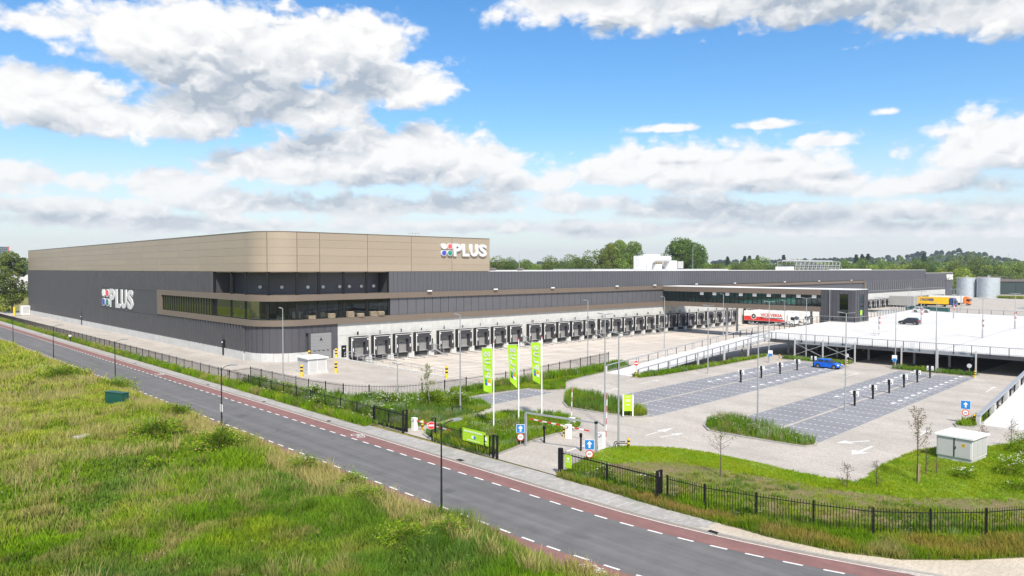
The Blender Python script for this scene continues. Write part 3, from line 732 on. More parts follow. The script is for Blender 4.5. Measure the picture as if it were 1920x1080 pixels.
# bronze bands
for z0, z1 in ((10.4, 11.45), (6.1, 7.15)):
    b = MB(); b.use('bronze'); band(b, t_of_y(171.3), t_of_x(168.0), z0, z1, .42, .7); W(b, 'bronze_band')
b = MB(); b.use('bronze'); band(b, t_of_y(171.3), t_of_y(168.6), 7.155, 10.395, .42, .7); W(b, 'bronze_frame'); b = MB(); b.use('bronze'); b.box(174, WY-.42, 10.5, 304, WY+.2, 11.3); W(b, 'bronze_band')
b = MB(); b.use('bronze'); b.box(303.2, WY-.6, 6.5, 304, WY+.2, 11.3); W(b, 'bronze_frame')
# window strip in the left wall with fins and mirror glass
b = MB(); b.use('mirror_glass'); band(b, t_of_y(168.6), t_of_y(140.6), 7.15, 10.4, .10, .1); win = W(b, 'window')
for k in range(21):
    t = t_of_y(168.0)+k*1.35; q = MB(); q.use('black'); band(q, t, t+.10, 7.16, 10.39, .22, .11); o = W(q, 'fin')
# the loggia: dark mullions, glass, set-back wall with round lamps
mull = [t_of_y(140.4), t_of_y(132.5), t_of_y(126.3), 4.6, ARC-.6, t_of_x(64.5), t_of_x(69.5), t_of_x(74.3), t_of_x(79.1)]
for t in mull:
    q = MB(); q.use('black'); band(q, t-.22, t+.22, 11.46, 15.4, -.02, .3); W(q, 'mullion'); q = MB(); q.use('black'); band(q, t-.22, t+.22, 7.16, 10.39, -.02, .3); W(q, 'mullion')
b = MB(); b.use('black'); band(b, mull[0], mull[0]+1.4, 7.16, 10.39, -.1, .3); band(b, mull[0], mull[-1], 7.155, 7.3, -.03, .2); W(b, 'window_frame')
for a, c in zip(mull[:-1], mull[1:]):
    q = MB(); q.use('glass'); band(q, a+.17, c-.17, 7.31, 10.38, -.12, .03); W(q, 'pane')
b = MB(); b.use('roofgrey'); b.prism([(WX+.4, 140), (WX+.4, WY+RAD), (WX+2.2, WY+2.0), (WX+RAD, WY+.45), (79, WY+.45), (79, 126), (66, 126), (66, 140)], 7.0, 7.2)
b.use('bronze'); b.prism([(WX+.4, 140), (WX+.4, WY+RAD), (WX+2.2, WY+2.0), (WX+RAD, WY+.45), (79, WY+.45), (79, 126), (66, 126), (66, 140)], 10.9, 11.42)
W(b, 'floor')
b = MB(); b.use('grey_clad')
LW = [(58.5, 140.4), (58.5, 130), (60.0, 125.5), (64.5, 122.6), (70, 122.2), (79.0, 122.0)]
for (x0, y0), (x1, y1) in zip(LW[:-1], LW[1:]):
    for z0, z1 in ((7.21, 10.89), (11.43, 15.34)): b.face([(x0, y0, z0), (x1, y1, z0), (x1, y1, z1), (x0, y0, z1)])
b.use('black')
for (x0, y0), (x1, y1) in zip(LW[:-2], LW[1:-1]):
    n = max(2, int(math.hypot(x1-x0, y1-y0)/1.6))
    for k in range(n):
        x = x0+(x1-x0)*k/n; y = y0+(y1-y0)*k/n; b.box(x-.04, y-.05, 7.21, x+.04, y+.01, 10.88)
b.face([(70.2, 122.0, 7.21), (79, 121.85, 7.21), (79, 121.85, 10.88), (70.2, 122.0, 10.88)])
W(b, 'loggia_wall')
for (x, y) in [(58.4, 129.0), (60.6, 124.9), (64.4, 122.45), (67.3, 122.2), (70.6, 122.0), (72.6, 121.95), (75.2, 121.95), (77.9, 121.9)]:
    q = MB(); q.use('lens'); q.cyl((x, y, 12.7), (x-.12, y-.22, 12.7), .30, 12); W(q, 'wall_lamp')
# roller door A and its letter
b = MB(); b.use('dark_clad'); b.box(62.35, WY-.02, -.05, 67.1, WY+.3, 4.74); W(b, 'door_frame')
b = MB(); b.use('doorA')
for k in range(8): b.box(62.75, WY-.12, .02+k*.575, 66.75, WY-.03, .02+k*.575+.555)
dA = W(b, 'roller_door')
q = MB(); q.use('black')
for k in range(4): q.box(63.2+k*.85, WY-.135, 1.45, 63.75+k*.85, WY-.12, 1.58)
q.build('window', dA)
letters('letter', 'A', .55, .65, .02, 'black', (64.45, WY-.14, 3.2), (1, 0, 0), dA, .02)
b = MB(); b.use('plinth'); b.box(67.2, WY-.05, -1.2, 68.1, WY+.3, 1.45); W(b, 'concrete_panel')
# white concrete wall panels behind the docks
xs = [68.1, 70.0, 74.8, 79.6, 84.5, 89.4, 95, 99.9, 104.8, 109.7, 114.9, 120, 124.9, 129.7, 134.5, 139.5, 144.6, 149.4, 154.2, 159, 163.8, 168.8, 173.6, 178.4, 183.1, 187.8, 192.7, 197.5, 202.2, 207, 212, 217, 222, 227]
for a, c in zip(xs[:-1], xs[1:]):
    q = MB(); q.use('white_concrete'); q.box(a+.015, WY-.03, -1.3, c-.015, WY+.3, 3.9); q.box(a+.015, WY-.03, 3.92, c-.015, WY+.3, 6.09); W(q, 'concrete_panel')
b = MB(); b.use('white_concrete'); b.box(227, WY-.03, -1.3, 403, WY+.3, 6.0); W(b, 'concrete_wall')
# dark grey panels between the bands
x = 79.3; k = 0
while x < 166.8:
    q = MB(); q.use('grey_panel'); q.box(x+.05, WY-.10, 7.16, x+1.97, WY+.2, 10.39); W(q, 'wall_panel'); x += 2.02
b = MB(); b.use('black'); b.box(79.2, WY-.02, 7.15, 168, WY+.3, 10.4); W(b, 'wall_backing')
# upper cladding of the long front
b = MB(); b.use('grey_clad'); x = 79.15
while x < 374.3:
    b.box(x, WY-.06, 11.46, x+.74, WY+.3, 15.43); b.box(x+.745, WY-.0, 11.46, x+.995, WY+.3, 15.43); x += 1.0
x = 374.4
while x < 413.5: b.box(x, WY-.06, 10.6, x+.9, WY+.3, 13.97); x += 1.0
x = 404
while x < 414: b.box(x, WY-.08, -1.2, x+.95, WY+.3, 10.59); x += 1
W(b, 'ribbed_cladding', kind='stuff')
# far part of the front: slatted grey band
b = MB(); b.use('grey_clad'); b.box(304.1, WY-.02, 5.6, 403, WY+.3, 11.45); b.box(168.2, WY-.02, 7.1, 303, WY+.3, 10.5); b.use('cab_grey'); b.box(304.1, WY-.1, 6.95, 403, WY, 7.1); W(b, 'wall_backing')
x = 305
while x < 403:
    q = MB(); q.use('grey_panel'); q.box(x, WY-.22, 7.12, x+1.5, WY-.03, 10.7); W(q, 'wall_panel'); x += 2.4
# small flood lamps on the bronze band
for x in (88.2, 105.8, 123.5, 147, 163, 183, 204, 236, 262, 290):
    q = MB(); q.use('lens'); q.cyl((x-.5, WY-.75, 11.6), (x+.5, WY-.75, 11.6), .16, 6); q.box(x-.08, WY-.7, 11.44, x+.08, WY-.4, 11.62); W(q, 'flood_lamp')

# --- the docks
mdl = {}
def dock_meshes():
    b = MB(); b.use('curtain')                       # shelter with its opening, 3.7 m wide, 3.5 high from floor level
    b.box(-1.85, -.95, -.05, -1.12, 0, 3.5); b.box(1.12, -.95, -.05, 1.85, 0, 3.5); b.box(-1.118, -.95, 2.55, 1.118, 0, 3.5)
    b.use('rubber_and_void'); b.box(-1.95, -.80, -.05, -1.852, -.05, 3.56); b.box(-1.848, -1.0, 3.502, 1.9, -.05, 3.60); mdl['shelter'] = b.mesh('loading_dock')
    b = MB(); b.use('white'); b.box(-1.86, -1.03, -.05, -1.76, -.955, 3.45); b.box(1.80, -1.03, 1.0, 1.86, -.955, 3.45); b.box(-1.86, -1.035, 3.40, 1.86, -.955, 3.47)
    for s in (-1, 1): b.poly([(s*1.70, -.965, 3.22), (s*1.70, -.965, 2.86), (s*1.36, -.965, 3.06), (s*1.70, -.955, 3.22), (s*1.70, -.955, 2.86), (s*1.36, -.955, 3.06)], [(0,1,2), (3,5,4), (0,3,4,1), (1,4,5,2), (2,5,3,0)])
    mdl['trim'] = b.mesh('edge_trim')
    b = MB(); b.use('white'); b.box(-.07, -.05, -.30, .07, 0, .30); mdl['marker'] = b.mesh('marker_light')
    b = MB(); b.use('door_grey')
    for k in range(5): b.box(-1.11, -.14, .02+k*.51, 1.11, -.02, .02+k*.51+.495)
    b.use('black'); b.box(-.42, -.152, 1.70, .42, -.14, 1.82); mdl['door'] = b.mesh('dock_door')
    b = MB(); b.use('kerb'); b.box(-1.7, -.55, -.16, 1.3, 0, -.04); b.use('silver'); b.box(-1.5, -.62, -.04, 1.2, -.02, .02); b.use('rubber_and_void'); b.box(-1.7, -.35, -.9, 1.28, -.04, -.165); mdl['leveller'] = b.mesh('dock_leveller')  # the black box paints in the dark void beneath the leveller
    b = MB(); b.use('white_concrete'); b.box(1.35, -.75, -1.25, 2.6, -.04, -.1); b.box(1.45, -.7, -.098, 2.0, -.05, .55); mdl['pier'] = b.mesh('pier')
    for s in (-1, 1): b = MB(); b.use('steel_grey'); b.tube([(s*1.15, -.8, -1.12), (s*1.15, -2.6, -1.12), (s*1.45, -3.3, -1.12)], .09, 5); mdl['guide%d' % s] = b.mesh('wheel_guide')
dock_meshes()
dock_x = [72.2+4.8*k for k in range(4)]+[92.3+4.85*k for k in range(5)]+[117.6+4.75*k for k in range(5)]+[142.1+4.7*k for k in range(5)]+[166.4+4.65*k for k in range(5)]+[190.2+4.55*k for k in range(4)]
def dock(x, n, z0=0.0, num=True):
    d = link('loading_dock', mdl['shelter'], wh); d.location = (x-WX, -.03, z0)
    for nm, key in (('edge_trim', 'trim'), ('dock_door', 'door'), ('dock_leveller', 'leveller'), ('pier', 'pier'), ('wheel_guide', 'guide-1'), ('wheel_guide', 'guide1')): link(nm, mdl[key], d)
    for s in (-1, 1): o = link('marker_light', mdl['marker'], d); o.location = (s*1.48, -.955, 1.25)
    d.rotation_euler = (0, 0, R(random.uniform(-.5, .5))); d.children[1].location.z = random.choice((0, 0, 0, 0, .02))
    if num: letters('number', str(n), .30*len(str(n))+.05, .58, .02, 'black', (-.15*len(str(n)), .0-.04, 3.85), (1, 0, 0), d, .015)
for i, x in enumerate(dock_x): dock(x, i+1)
for k in range(6): dock(212.3+4.6*k, 0, 0, False)
for k in range(9): dock(306+4.9*k, 0, 0, False)
for k in range(10): dock(352+5.0*k, 0, 0, False)
# personnel doors and steel stairs between the groups of docks
def stair_mesh():
    b = MB(); b.use('silver'); b.box(-.7, -1.1, -.12, .5, -.03, -.04)
    for k in range(6): b.box(.55+k*.28, -1.1, -.24-k*.19, .83+k*.28, -.1, -.20-k*.19)
    for yy in (-1.12, -.08): b.bar((.5, yy, -.1), (2.3, yy, -1.2), .05, .22); b.tube([(-.7, yy, -.1), (-.7, yy, 1.0), (.5, yy, 1.0), (2.3, yy, -.15), (2.3, yy, -1.2)], .04, 5); b.tube([(-.7, yy, .5), (.5, yy, .5), (2.3, yy, -.65)], .03, 5); b.cyl((.5, yy, -.1), (.5, yy, 1), .035, 5); b.cyl((1.4, yy, -.6), (1.4, yy, .45), .03, 5)
    return b.mesh('stair')
sm = stair_mesh()
dm = MB(); dm.use('black'); dm.box(-.5, -.08, -.05, .5, -.03, 2.1); dm.use('white'); dm.box(-.2, -.09, 1.5, .2, -.08, 1.62); dm = dm.mesh('personnel_door')
for x in (69.3, 89.0, 114.1, 138.9, 163.4, 187.5):
    o = link('personnel_door', dm, wh); o.location = (x-WX, 0, 0)
    if x > 70: o = link('stair', sm, wh); o.location = (x+.1-WX, -.04, 0)
# ramp rail by dock 1 and handrail on the retaining wall
b = MB(); b.use('silver')
for z in (.55, 1.1): b.tube([(68.6, WY-1.5, z-.1), (70.2, WY-1.5, z-.1), (72.4, WY-1.5, z-.9), (75.0, WY-1.5, z-.9)], .05, 5)
for x in (68.6, 69.4, 70.2, 71.3, 72.4, 73.7, 75.0): b.cyl((x, WY-1.5, -1.2), (x, WY-1.5, 1.0 if x < 70.5 else .2), .045, 5)
for z in (.55, 1.0): b.tube([(76.2, WY-2.2, z-1.1), (79.6, WY-2.2, z-1.1)], .05, 5)
for x in (76.2, 77.9, 79.6): b.cyl((x, WY-2.2, -1.2), (x, WY-2.2, -.1), .045, 5)
b.build('ramp_railing', label='galvanised railing beside the ramp at dock one', cat='railing')
b = MB(); b.use('silver')
for z in (.62, 1.1): b.tube([(YX0-.18, 86.5, z+.12), (YX0-.18, 110.5, z+.12)], .028, 5)
for k in range(13): b.cyl((YX0-.18, 86.5+2*k, .1), (YX0-.18, 86.5+2*k, 1.22), .03, 5)
b.build('railing', label='thin pale handrail along the edge wall of the truck yard', cat='railing')

# --- logo signs on the walls (each petal and letter a piece of its own)
def petals(parent, origin, right, w, h, depth, cols):
    """four rounded petals, two by two, each with a white rim"""
    r = Vector(right); up = Vector((0, 0, 1)); n = r.cross(up)
    for i, (cx, cz, sx, sz) in enumerate(((-.25, .25, 1, 1), (.25, .25, -1, 1), (-.25, -.25, 1, -1), (.25, -.25, -1, -1))):
        for key, sc, d0, d1 in (('sign_white', 1.0, 0, depth), (cols[i], .80, depth, depth+.03)):
            pts = []
            for k in range(16):
                a = 2*math.pi*k/16; px = math.copysign(abs(math.cos(a))**.72, math.cos(a)); pz = math.copysign(abs(math.sin(a))**.72, math.sin(a))
                if px*sx > 0 and pz*sz < 0: q_ = 1.0
                elif px*sx < 0 and pz*sz > 0: q_ = .94
                else: q_ = .90
                pts.append((px*q_, pz*q_))
            b = MB(); b.use(key); N_ = len(pts); vs = []
            for d in (d0, d1):
                for px, pz in pts: vs.append(Vector(origin)+r*((cx+px*.225*sc+.5)*w)+up*((cz+pz*.225*sc+.5)*h)+n*d)
            b.poly(vs, [tuple(range(N_))[::-1], tuple(range(N_, 2*N_))]+[(k, (k+1) % N_, N_+(k+1) % N_, N_+k) for k in range(N_)])
            if key == 'sign_white': rim = b.build('logo_petal', parent)
            else: b.build('petal_face', rim)
def wall_sign(label, cat, origin, right, wp, hp, wt, ht, cols=('white', 'pred', 'pblue', 'pgreen'), depth=.35):
    s = thing('logo_sign', label, cat, origin)
    petals(s, (0, 0, 0), right, wp, hp, depth, cols)
    r = Vector(right); x = wp*1.04; ws = [.235, .205, .245, .235]; tot = sum(ws)
    for ch, q in zip('PLUS', ws):
        cw = wt*q/tot; o = Vector(r)*x; letters('letter', ch, cw*.90, ht, depth, 'sign_white', (o.x, o.y, hp*.02), right, s, .045); x += cw
    return s
wall_sign('large white PLUS letters with four petal logo on the champagne front above the docks', 'sign', (91.3, WY-.08, 18.5), (1, 0, 0), 3.1, 2.75, 9.3, 2.6)
wall_sign('large white PLUS letters with petal logo on the dark long left wall', 'sign', (WX-.27, 214.8, 6.2), (0, -1, 0), 7.0, 4.75, 19.8, 4.65, depth=.16)
s = thing('logo_sign', 'small white PLUS letters high on the far right end of the warehouse', 'sign', (404.6, WY-.1, 10.6)); letters('lettering', 'PLUS', 9.0, 2.6, .3, 'white', (0, 0, 0), (1, 0, 0), s, .03)

# --- board stacks inside the loggia
ST = [(57.2, 133.5, 2.2, 1.3, .5, .2), (57.0, 129.5, 2.4, 1.4, .7, .1), (57.8, 126.0, 2.6, 1.4, .9, .5), (59.8, 122.8, 2.4, 1.5, .8, .8), (61.6, 121.3, 2.6, 1.4, 1.3, 1.0), (63.2, 120.4, 2.2, 1.3, .7, 1.5), (65.2, 121.0, 2.6, 1.3, 1.2, 1.6), (66.8, 120.3, 2.6, 1.2, .8, 1.6), (70.6, 120.6, 3.0, 1.3, 1.0, 1.6), (72.8, 120.0, 2.4, 1.2, .7, 1.5), (75.6, 120.6, 2.8, 1.3, .9, 1.6), (77.2, 120.1, 2.6, 1.2, .8, 1.5)]
pos_w = ['far left of the corner glass', 'beside the second left mullion', 'just left of the rounded corner', 'at the middle of the rounded corner', 'tallest of the pale ones at the corner', 'low one right of the corner', 'brown topped one behind the fourth pane', 'low one in the fourth pane', 'reddish one in the fifth pane', 'low one beside the fifth mullion', 'one in the dark seventh pane', 'rightmost one by the window end']
for i, (x, y, l, w_, h_, a) in enumerate(ST):
    h_ *= .85; y -= .3; l *= 1.5
    t = thing('board_stack', 'stack of pale boards behind the corner window, '+pos_w[i], 'board stack', (x, y, 7.21), a, 'stacks of boards in the glazed loggia')
    z = 0; k = 0
    while z < h_:
        q = MB(); q.use('wood2' if (i+k) % 3 else 'wood'); dx = random.uniform(-.12, .12); q.box(-l/2+dx, -w_/2, z, l/2+dx, w_/2, z+.12); q.use('wood')
        for s_ in (-.4, 0, .4): q.box(l*s_-.06, -w_/2, z+.125, l*s_+.06, w_/2, z+.2)
        q.build('board_layer', t); z += .205; k += 1

# --- rooftop things
def at_roof(name, label, cat, x, y): return thing(name, label, cat, (x, y, 15.36))
t = at_roof('ventilation_unit', 'white rooftop plant block with a big curved duct above the docks', 'ventilation unit', 212, 150)
b = MB(); b.use('offwhite'); b.box(-9, 3, .3, 9.0, 5.5, 5.1); b.box(-4, 3.1, 5.12, 3, 5.2, 5.7); b.build('housing', t)
b = MB(); b.use('white'); b.box(-4.0, -.6, .05, -1.2, 1.8, 2.2); b.box(3.0, -1, .05, 7, 1.8, 3.5); b.build('duct_box', t)
b = MB(); b.use('white'); pts = [(-8.3, -.3, 0)]+[(-4.4-3.9*math.cos(a), -.3, 1.2+2.9*math.sin(a)) for a in np.linspace(0, math.pi/2, 7)]+[(3.5, -.3, 4.1)]; b.tube(pts, .95, 12); b.build('duct', t)
b = MB(); b.use('wood')
for k in range(8): b.box(-5+k*1.0, 1.86, 2.3, -4.4+k*1.0, 1.98, 3.4)
b.use('silver')
for z in (1.2, 2.2, 3.3): b.tube([(-6, 1.6, z), (3, 1.6, z)], .08, 5)
b.build('louvre', t)
b = MB(); b.use('cab_grey'); b.box(9.4, 0, .8, 12.6, 3, 3.3); b.box(9.6, .2, .05, 10.0, 2.8, .8); b.box(12, .2, .05, 12.4, 2.8, .8); b.build('cooling_unit', t)
b = MB(); b.use('roofgrey'); b.box(170, 146, 15.36, 248, 162, 15.95); b.build('roof_platform', label='low grey raised platform on the roof under the white plant', cat='platform')
t = at_roof('cooling_frame', 'open steel frame of rooftop coolers near the far end of the roof', 'cooling frame', 326, 150)
b = MB(); b.use('silver')
for x in np.linspace(-20, 24, 12):
    b.cyl((x, -2, 0), (x+1.2, -2, 3.9), .14, 5); b.cyl((x, 6, 0), (x, 6, 3.9), .14, 5); b.cyl((x+3.4, -2, 0), (x+1.2, -2, 3.9), .1, 5)
for z in (1.0, 2.2, 3.9): b.tube([(-20, -2, z), (25, -2, z)], .16, 5); b.tube([(-20, 6, z), (25, 6, z)], .16, 5)
b.build('frame', t)
b = MB(); b.use('cab_grey'); b.box(-18, 0, 3.95, 22, 5, 4.5); b.build('cooler_bank', t)
b = MB(); b.use('offwhite'); b.box(-24, -1, 0, -19, 5, 1.6); b.build('housing', t); b = MB(); b.use('offwhite'); b.box(25, -3, 0, 60, 3, .55); b.build('plinth', t)
for i, (x, y) in enumerate(((122, 150), (130, 146), (146, 152))):
    t = at_roof('roof_dome', 'small dark roof ventilator on the grey roof, '+('nearest the champagne wall', 'middle one', 'right one')[i], 'roof ventilator', x, y); t['group'] = 'ventilators near the champagne wall'
    b = MB(); b.use('steel_grey'); b.cyl((0, 0, 0), (0, 0, .5), .9, 10); b.build('base', t); b = MB(); b.use('brown_roof'); b.cyl((0, 0, .5), (0, 0, .9), 1.3, 10, .8); b.build('hood', t)
def mast(x, y, z0, h_, lab):
    b = MB(); b.use('silver'); b.cyl((0, 0, 0), (0, 0, h_), .09, 5, .04); b.cyl((0, 0, 0), (0, 0, .3), .3, 6); b.build('lightning_rod', label=lab, cat='mast', loc=(x, y, z0))
mast(140, 165, 15.36, 5.5, 'thin mast on the roof above docks ten'); mast(158, 165, 15.36, 5.5, 'thin mast on the roof right of the ventilators'); mast(226, 147, 15.36, 8, 'tall thin mast standing beside the white roof plant')
for (x, y, l, lab) in ((86.3, 122, 2.4, 'short guard rail on the champagne roof edge near the PLUS sign'), (60, 150, 3, 'short guard rail on the champagne roof over the left wall')):
    b = MB(); b.use('silver')
    for k in range(4): b.cyl((k*l/3, 0, 0), (k*l/3, 0, .7), .04, 5)
    b.cyl((0, 0, .7), (l, 0, .7), .045, 5); b.build('roof_rail', label=lab, cat='railing', loc=(x, y, 22.46))
# cameras and doors on the left wall
for yy, lab in ((235.5, 'black wall post with box on the left facade, farther one'), (135.2, 'black camera post on the left facade, nearer one')):
    b = MB(); b.use('black'); b.box(-.45, -.28, .2, -.05, .28, 3.0); b.cyl((-.35, 0, 3.0), (-.35, 0, 4.0), .06, 6); b.use('lens'); b.cyl((-.6, .1, 2.5), (-.45, .1, 2.5), .12, 8); b.build('camera_post', label=lab, cat='camera post', loc=(WX, yy, 0))

# ================================================================== OFFICE BRIDGE and stair tower
br = thing('office_bridge', 'raised glazed office bridge from the warehouse to the parking deck with grey stair tower', 'office wing', (167, 74.5, 0))
def BR(mb, name, **k): o = mb.build(name, br, **k); o.matrix_parent_inverse = Matrix.Translation((-167, -74.5, 0)); return o
BX0, BX1, BY0, BY1 = 167.6, 175.5, 74.6, 118.0
for z0, z1 in ((6.15, 7.3), (10.0, 11.25)):
    b = MB(); b.use('bronze'); b.box(BX0-.35, BY0, z0, BX1, BY1, z1); BR(b, 'bronze_band')
b = MB(); b.use('white'); b.box(BX0-.38, BY0-7, 11.26, BX1, BY1, 11.38); BR(b, 'roof_edge')
b = MB(); b.use('roofgrey'); b.box(BX0, BY0, 7.31, BX1-.2, BY1, 7.36); BR(b, 'floor')
b = MB(); b.use('grey_clad'); b.box(BX0+5.5, BY0, 7.37, BX0+5.6, BY0+9, 9.9); b.box(BX0+4.5, BY1-12, 7.37, BX0+4.6, BY1, 9.9); b.use('offwhite')
for k in range(6): b.box(BX0+1.5, BY0+4+k*6, 7.37, BX0+2.5, BY0+6.4+k*6, 8.1)
BR(b, 'office_interior', kind='stuff')
npan = 35; dy = (BY1-BY0)/npan
for k in range(npan):
    y0 = BY0+k*dy; q = MB(); q.use('teal_glass'); q.box(BX0, y0+.05, 7.31, BX0+.03, y0+dy-.05, 9.99); BR(q, 'pane')
    q = MB(); q.use('black'); q.box(BX0-.1, y0-.045, 7.305, BX0+.12, y0+.045, 9.995); BR(q, 'mullion')
    if k % 3 == 1 and k < 26: q = MB(); q.use('white'); q.box(BX0-.06, y0+.08, 9.25, BX0-.01, y0+dy-.08, 9.95); BR(q, 'painted_ceiling_light')  # white panels outside the glass stand in for bright ceiling lights indoors
b = MB(); b.use('teal_glass'); b.box(BX1-.1, BY0, 7.37, BX1-.06, BY1, 9.95); b.use('black')
for k in range(18): b.box(BX1-.2, BY0+k*2.4, 7.37, BX1-.11, BY0+k*2.4+.08, 9.95)
BR(b, 'rear_glazing')
# tower
TY0 = 67.3; TX1 = 174.0; z = 3.3
def seams(face, a, c, z0, z1, n):
    for k in range(n):
        p, q_ = a+(c-a)*k/n, a+(c-a)*(k+1)/n; w_ = MB(); w_.use('anthracite')
        if face == 'x': w_.box(BX0-.34, p+.02, z0, BX0, q_-.02, z1); w_.use('dark_clad'); w_.box(BX0-.42, q_-.05, z0, BX0-.345, q_+.05, z1)
        else: w_.box(p+.02, TY0-.30, z0, q_-.02, TY0, z1); w_.use('dark_clad'); w_.box(q_-.05, TY0-.38, z0, q_+.05, TY0-.305, z1)
        BR(w_, 'cladding_panel')
seams('x', 70.5, BY0, 3.2, 11.25, 6); seams('x', TY0, 68.5, 3.2, 11.25, 2); seams('x', 68.5, 70.5, 10.35, 11.25, 2)
seams('y', BX0-.3, 169.4, 3.2, 11.25, 2); seams('y', 172.2, TX1, 3.2, 11.25, 2); seams('y', 169.4, 172.2, 10.35, 11.25, 2)
b = MB(); b.use('dark_clad'); b.box(BX0+.05, BY0-.05, 3.2, TX1, BY0-.2, 11.2); b.box(TX1-.1, TY0+.1, 3.2, TX1, BY0-.3, 11.2); b.box(BX0+.05, TY0+.05, 11.1, TX1, BY0-.25, 11.24); b.box(BX0+.2, TY0+.1, 7.2, TX1-.2, BY0-.3, 7.4)
BR(b, 'stair_tower_core')
for (x0, y0, x1, y1) in ((BX0-.25, 68.52, BX0-.2, 70.48), (169.42, TY0-.2, 172.18, TY0-.15)):
    for z0, z1 in ((4.2, 5.9), (5.95, 7.4), (7.45, 8.9), (8.95, 10.34)):
        q = MB(); q.use('teal_glass'); q.box(x0, y0, z0, x1, y1, z1); BR(q, 'pane')
b = MB(); b.use('limes'); b.box(170.2, TY0-.23, 5.6, 171.2, TY0-.205, 6.7); BR(b, 'window_poster')
b = MB(); b.use('silver'); b.cyl((BX0-.55, 72.6, 3.8), (BX0-.55, 72.6, 11.2), .07, 6); BR(b, 'downpipe')
for yy in (78, 100): 
    for xx in (169.5, 174.5): b = MB(); b.use('silver'); b.cyl((xx, yy, -1.2), (xx, yy, 6.15), .3, 8); BR(b, 'column')

# ================================================================== PARKING DECK
def deck_z(x): return 3.1+min(1.0, max(0, (x-128.5)*.026))
dk = thing('parking_deck', 'open steel parking deck with white roof surface and mesh railings', 'parking deck', (128.5, 48, 0))
def D(mb, name, **k): o = mb.build(name, dk, **k); o.matrix_parent_inverse = Matrix.Translation((-128.5, -48, 0)); return o
for P in ([(128.5, 8), (167, 8), (167, 72.7), (128.5, 72.7)], [(167, 8), (213, 8), (223, 60), (232, 77), (182, 70.5), (175, 67.2), (167, 67.2)]):
    b = MB(); b.use('deck'); b.prism(P, lambda x, y: deck_z(x)-.28, lambda x, y: deck_z(x)); D(b, 'deck_slab')
b = MB(); b.use('steel_grey'); b.box(128.30, 8, 2.52, 128.48, 72.8, 3.06); b.use('dark_clad')
for y in (33.3, 38.6, 43.9, 51.3, 56.8, 61.9, 71.0): b.box(128.6, y-.12, 2.5, 212, y+.12, 2.8)
D(b, 'edge_beam')
for y0, y1 in ((43.95, 51.25), (24.0, 33.25), (61.95, 72.7)):
    b = MB(); b.use('dark_clad'); b.box(128.24, y0, 2.48, 128.295, y1, 3.08); D(b, 'dark_fascia')
for i, y in enumerate((22.5, 33.3, 38.6, 43.9, 51.3, 56.8, 61.9, 70.5)):
    q = MB(); q.use('cab_grey'); q.box(127.98, y-.09, 0, 128.2, y+.09, 3.5); D(q, 'column')
cm = MB(); cm.use('white_concrete'); cm.cyl((0, 0, 0), (0, 0, 2.8), .2, 8); cm = cm.mesh('column')
for x in (134, 146, 158, 170, 182, 196, 208):
    for y in (28, 38.6, 43.9, 51.3, 56.8, 66): o = link('column', cm, dk); o.location = (x-128.5, y-48, 0)
for y0, y1 in ((51.3, 56.8), (56.8, 61.9)):
    for s_ in (0, 1):
        q = MB(); q.use('silver'); q.bar((128.1, y0, .5 if s_ else 2.6), (128.1, y1, 2.6 if s_ else .5), .08, .10); q.v = [(vx+.1*s_, vy, vz) for vx, vy, vz in q.v]; D(q, 'brace')
# railing: posts, top rail, mesh bars
def railing(parent, pts, h_=1.15, sp=2.45, fine=True, W_=None, thick=.09):
    """pts: (x, y, z) foot line"""
    for a, c in zip(pts[:-1], pts[1:]):
        a = Vector(a); c = Vector(c); L_ = (c-a).length; n = max(1, round(L_/sp)); q = MB(); q.use('silver'); q.bar(a+Vector((0,0,h_)), c+Vector((0,0,h_)), thick*1.5, thick); W_(q, 'top_rail')
        q = MB(); q.use('silver'); q.bar(a+Vector((0,0,.12)), c+Vector((0,0,.12)), .04, .05); W_(q, 'lower_rail')
        for k in range(n+1):
            p = a+(c-a)*k/n; q = MB(); q.use('black'); q.bar(p+Vector((0,0,-.3)), p+Vector((0,0,h_-.04)), .08, .08); W_(q, 'post')
        if fine:
            q = MB(); q.use('steel_grey'); m_ = int(L_/.28)
            for k in range(m_):
                p = a+(c-a)*(k+.5)/m_; u_ = (c-a).normalized()*.011; q.face([p-u_+Vector((0,0,.12)), p+u_+Vector((0,0,.12)), p+u_+Vector((0,0,h_-.04)), p-u_+Vector((0,0,h_-.04))])
            W_(q, 'mesh_infill', kind='stuff')
railing(dk, [(128.25, 24.2, 3.12), (128.25, 72.9, 3.12)], W_=D, sp=2.4)
railing(dk, [(128.5, 72.9, 3.12), (166.8, 74.4, 4.1)], W_=D)
railing(dk, [(166.9, 74.4, 4.1), (166.9, 67.0, 4.1), (174.5, 67.0, 4.1)], W_=D)
railing(dk, [(182, 70.7, 4.1), (232, 77.2, 4.1), (223, 60.2, 4.1), (213, 8, 4.1)], W_=D, sp=3)
# bay letters on little white plates on the rail
for i, (y, ch) in enumerate(((60.6, '1'), (52.9, '2'), (42.3, '3'), (34.8, '4'))):
    q = MB(); q.use('white'); q.box(128.08, y-.4, 3.3, 128.12, y+.4, 4.1); pl = D(q, 'plate')
# deck drainage joints
b = MB(); b.use('cab_grey')
for y in (55.2, 38.2):
    for x0, x1 in ((129, 167), (167, 212)):
        b.face([(x0, y, deck_z(x0)+.006), (x1, y, deck_z(x1)+.006), (x1, y+.5, deck_z(x1)+.006), (x0, y+.5, deck_z(x0)+.006)])
D(b, 'drain_joint')
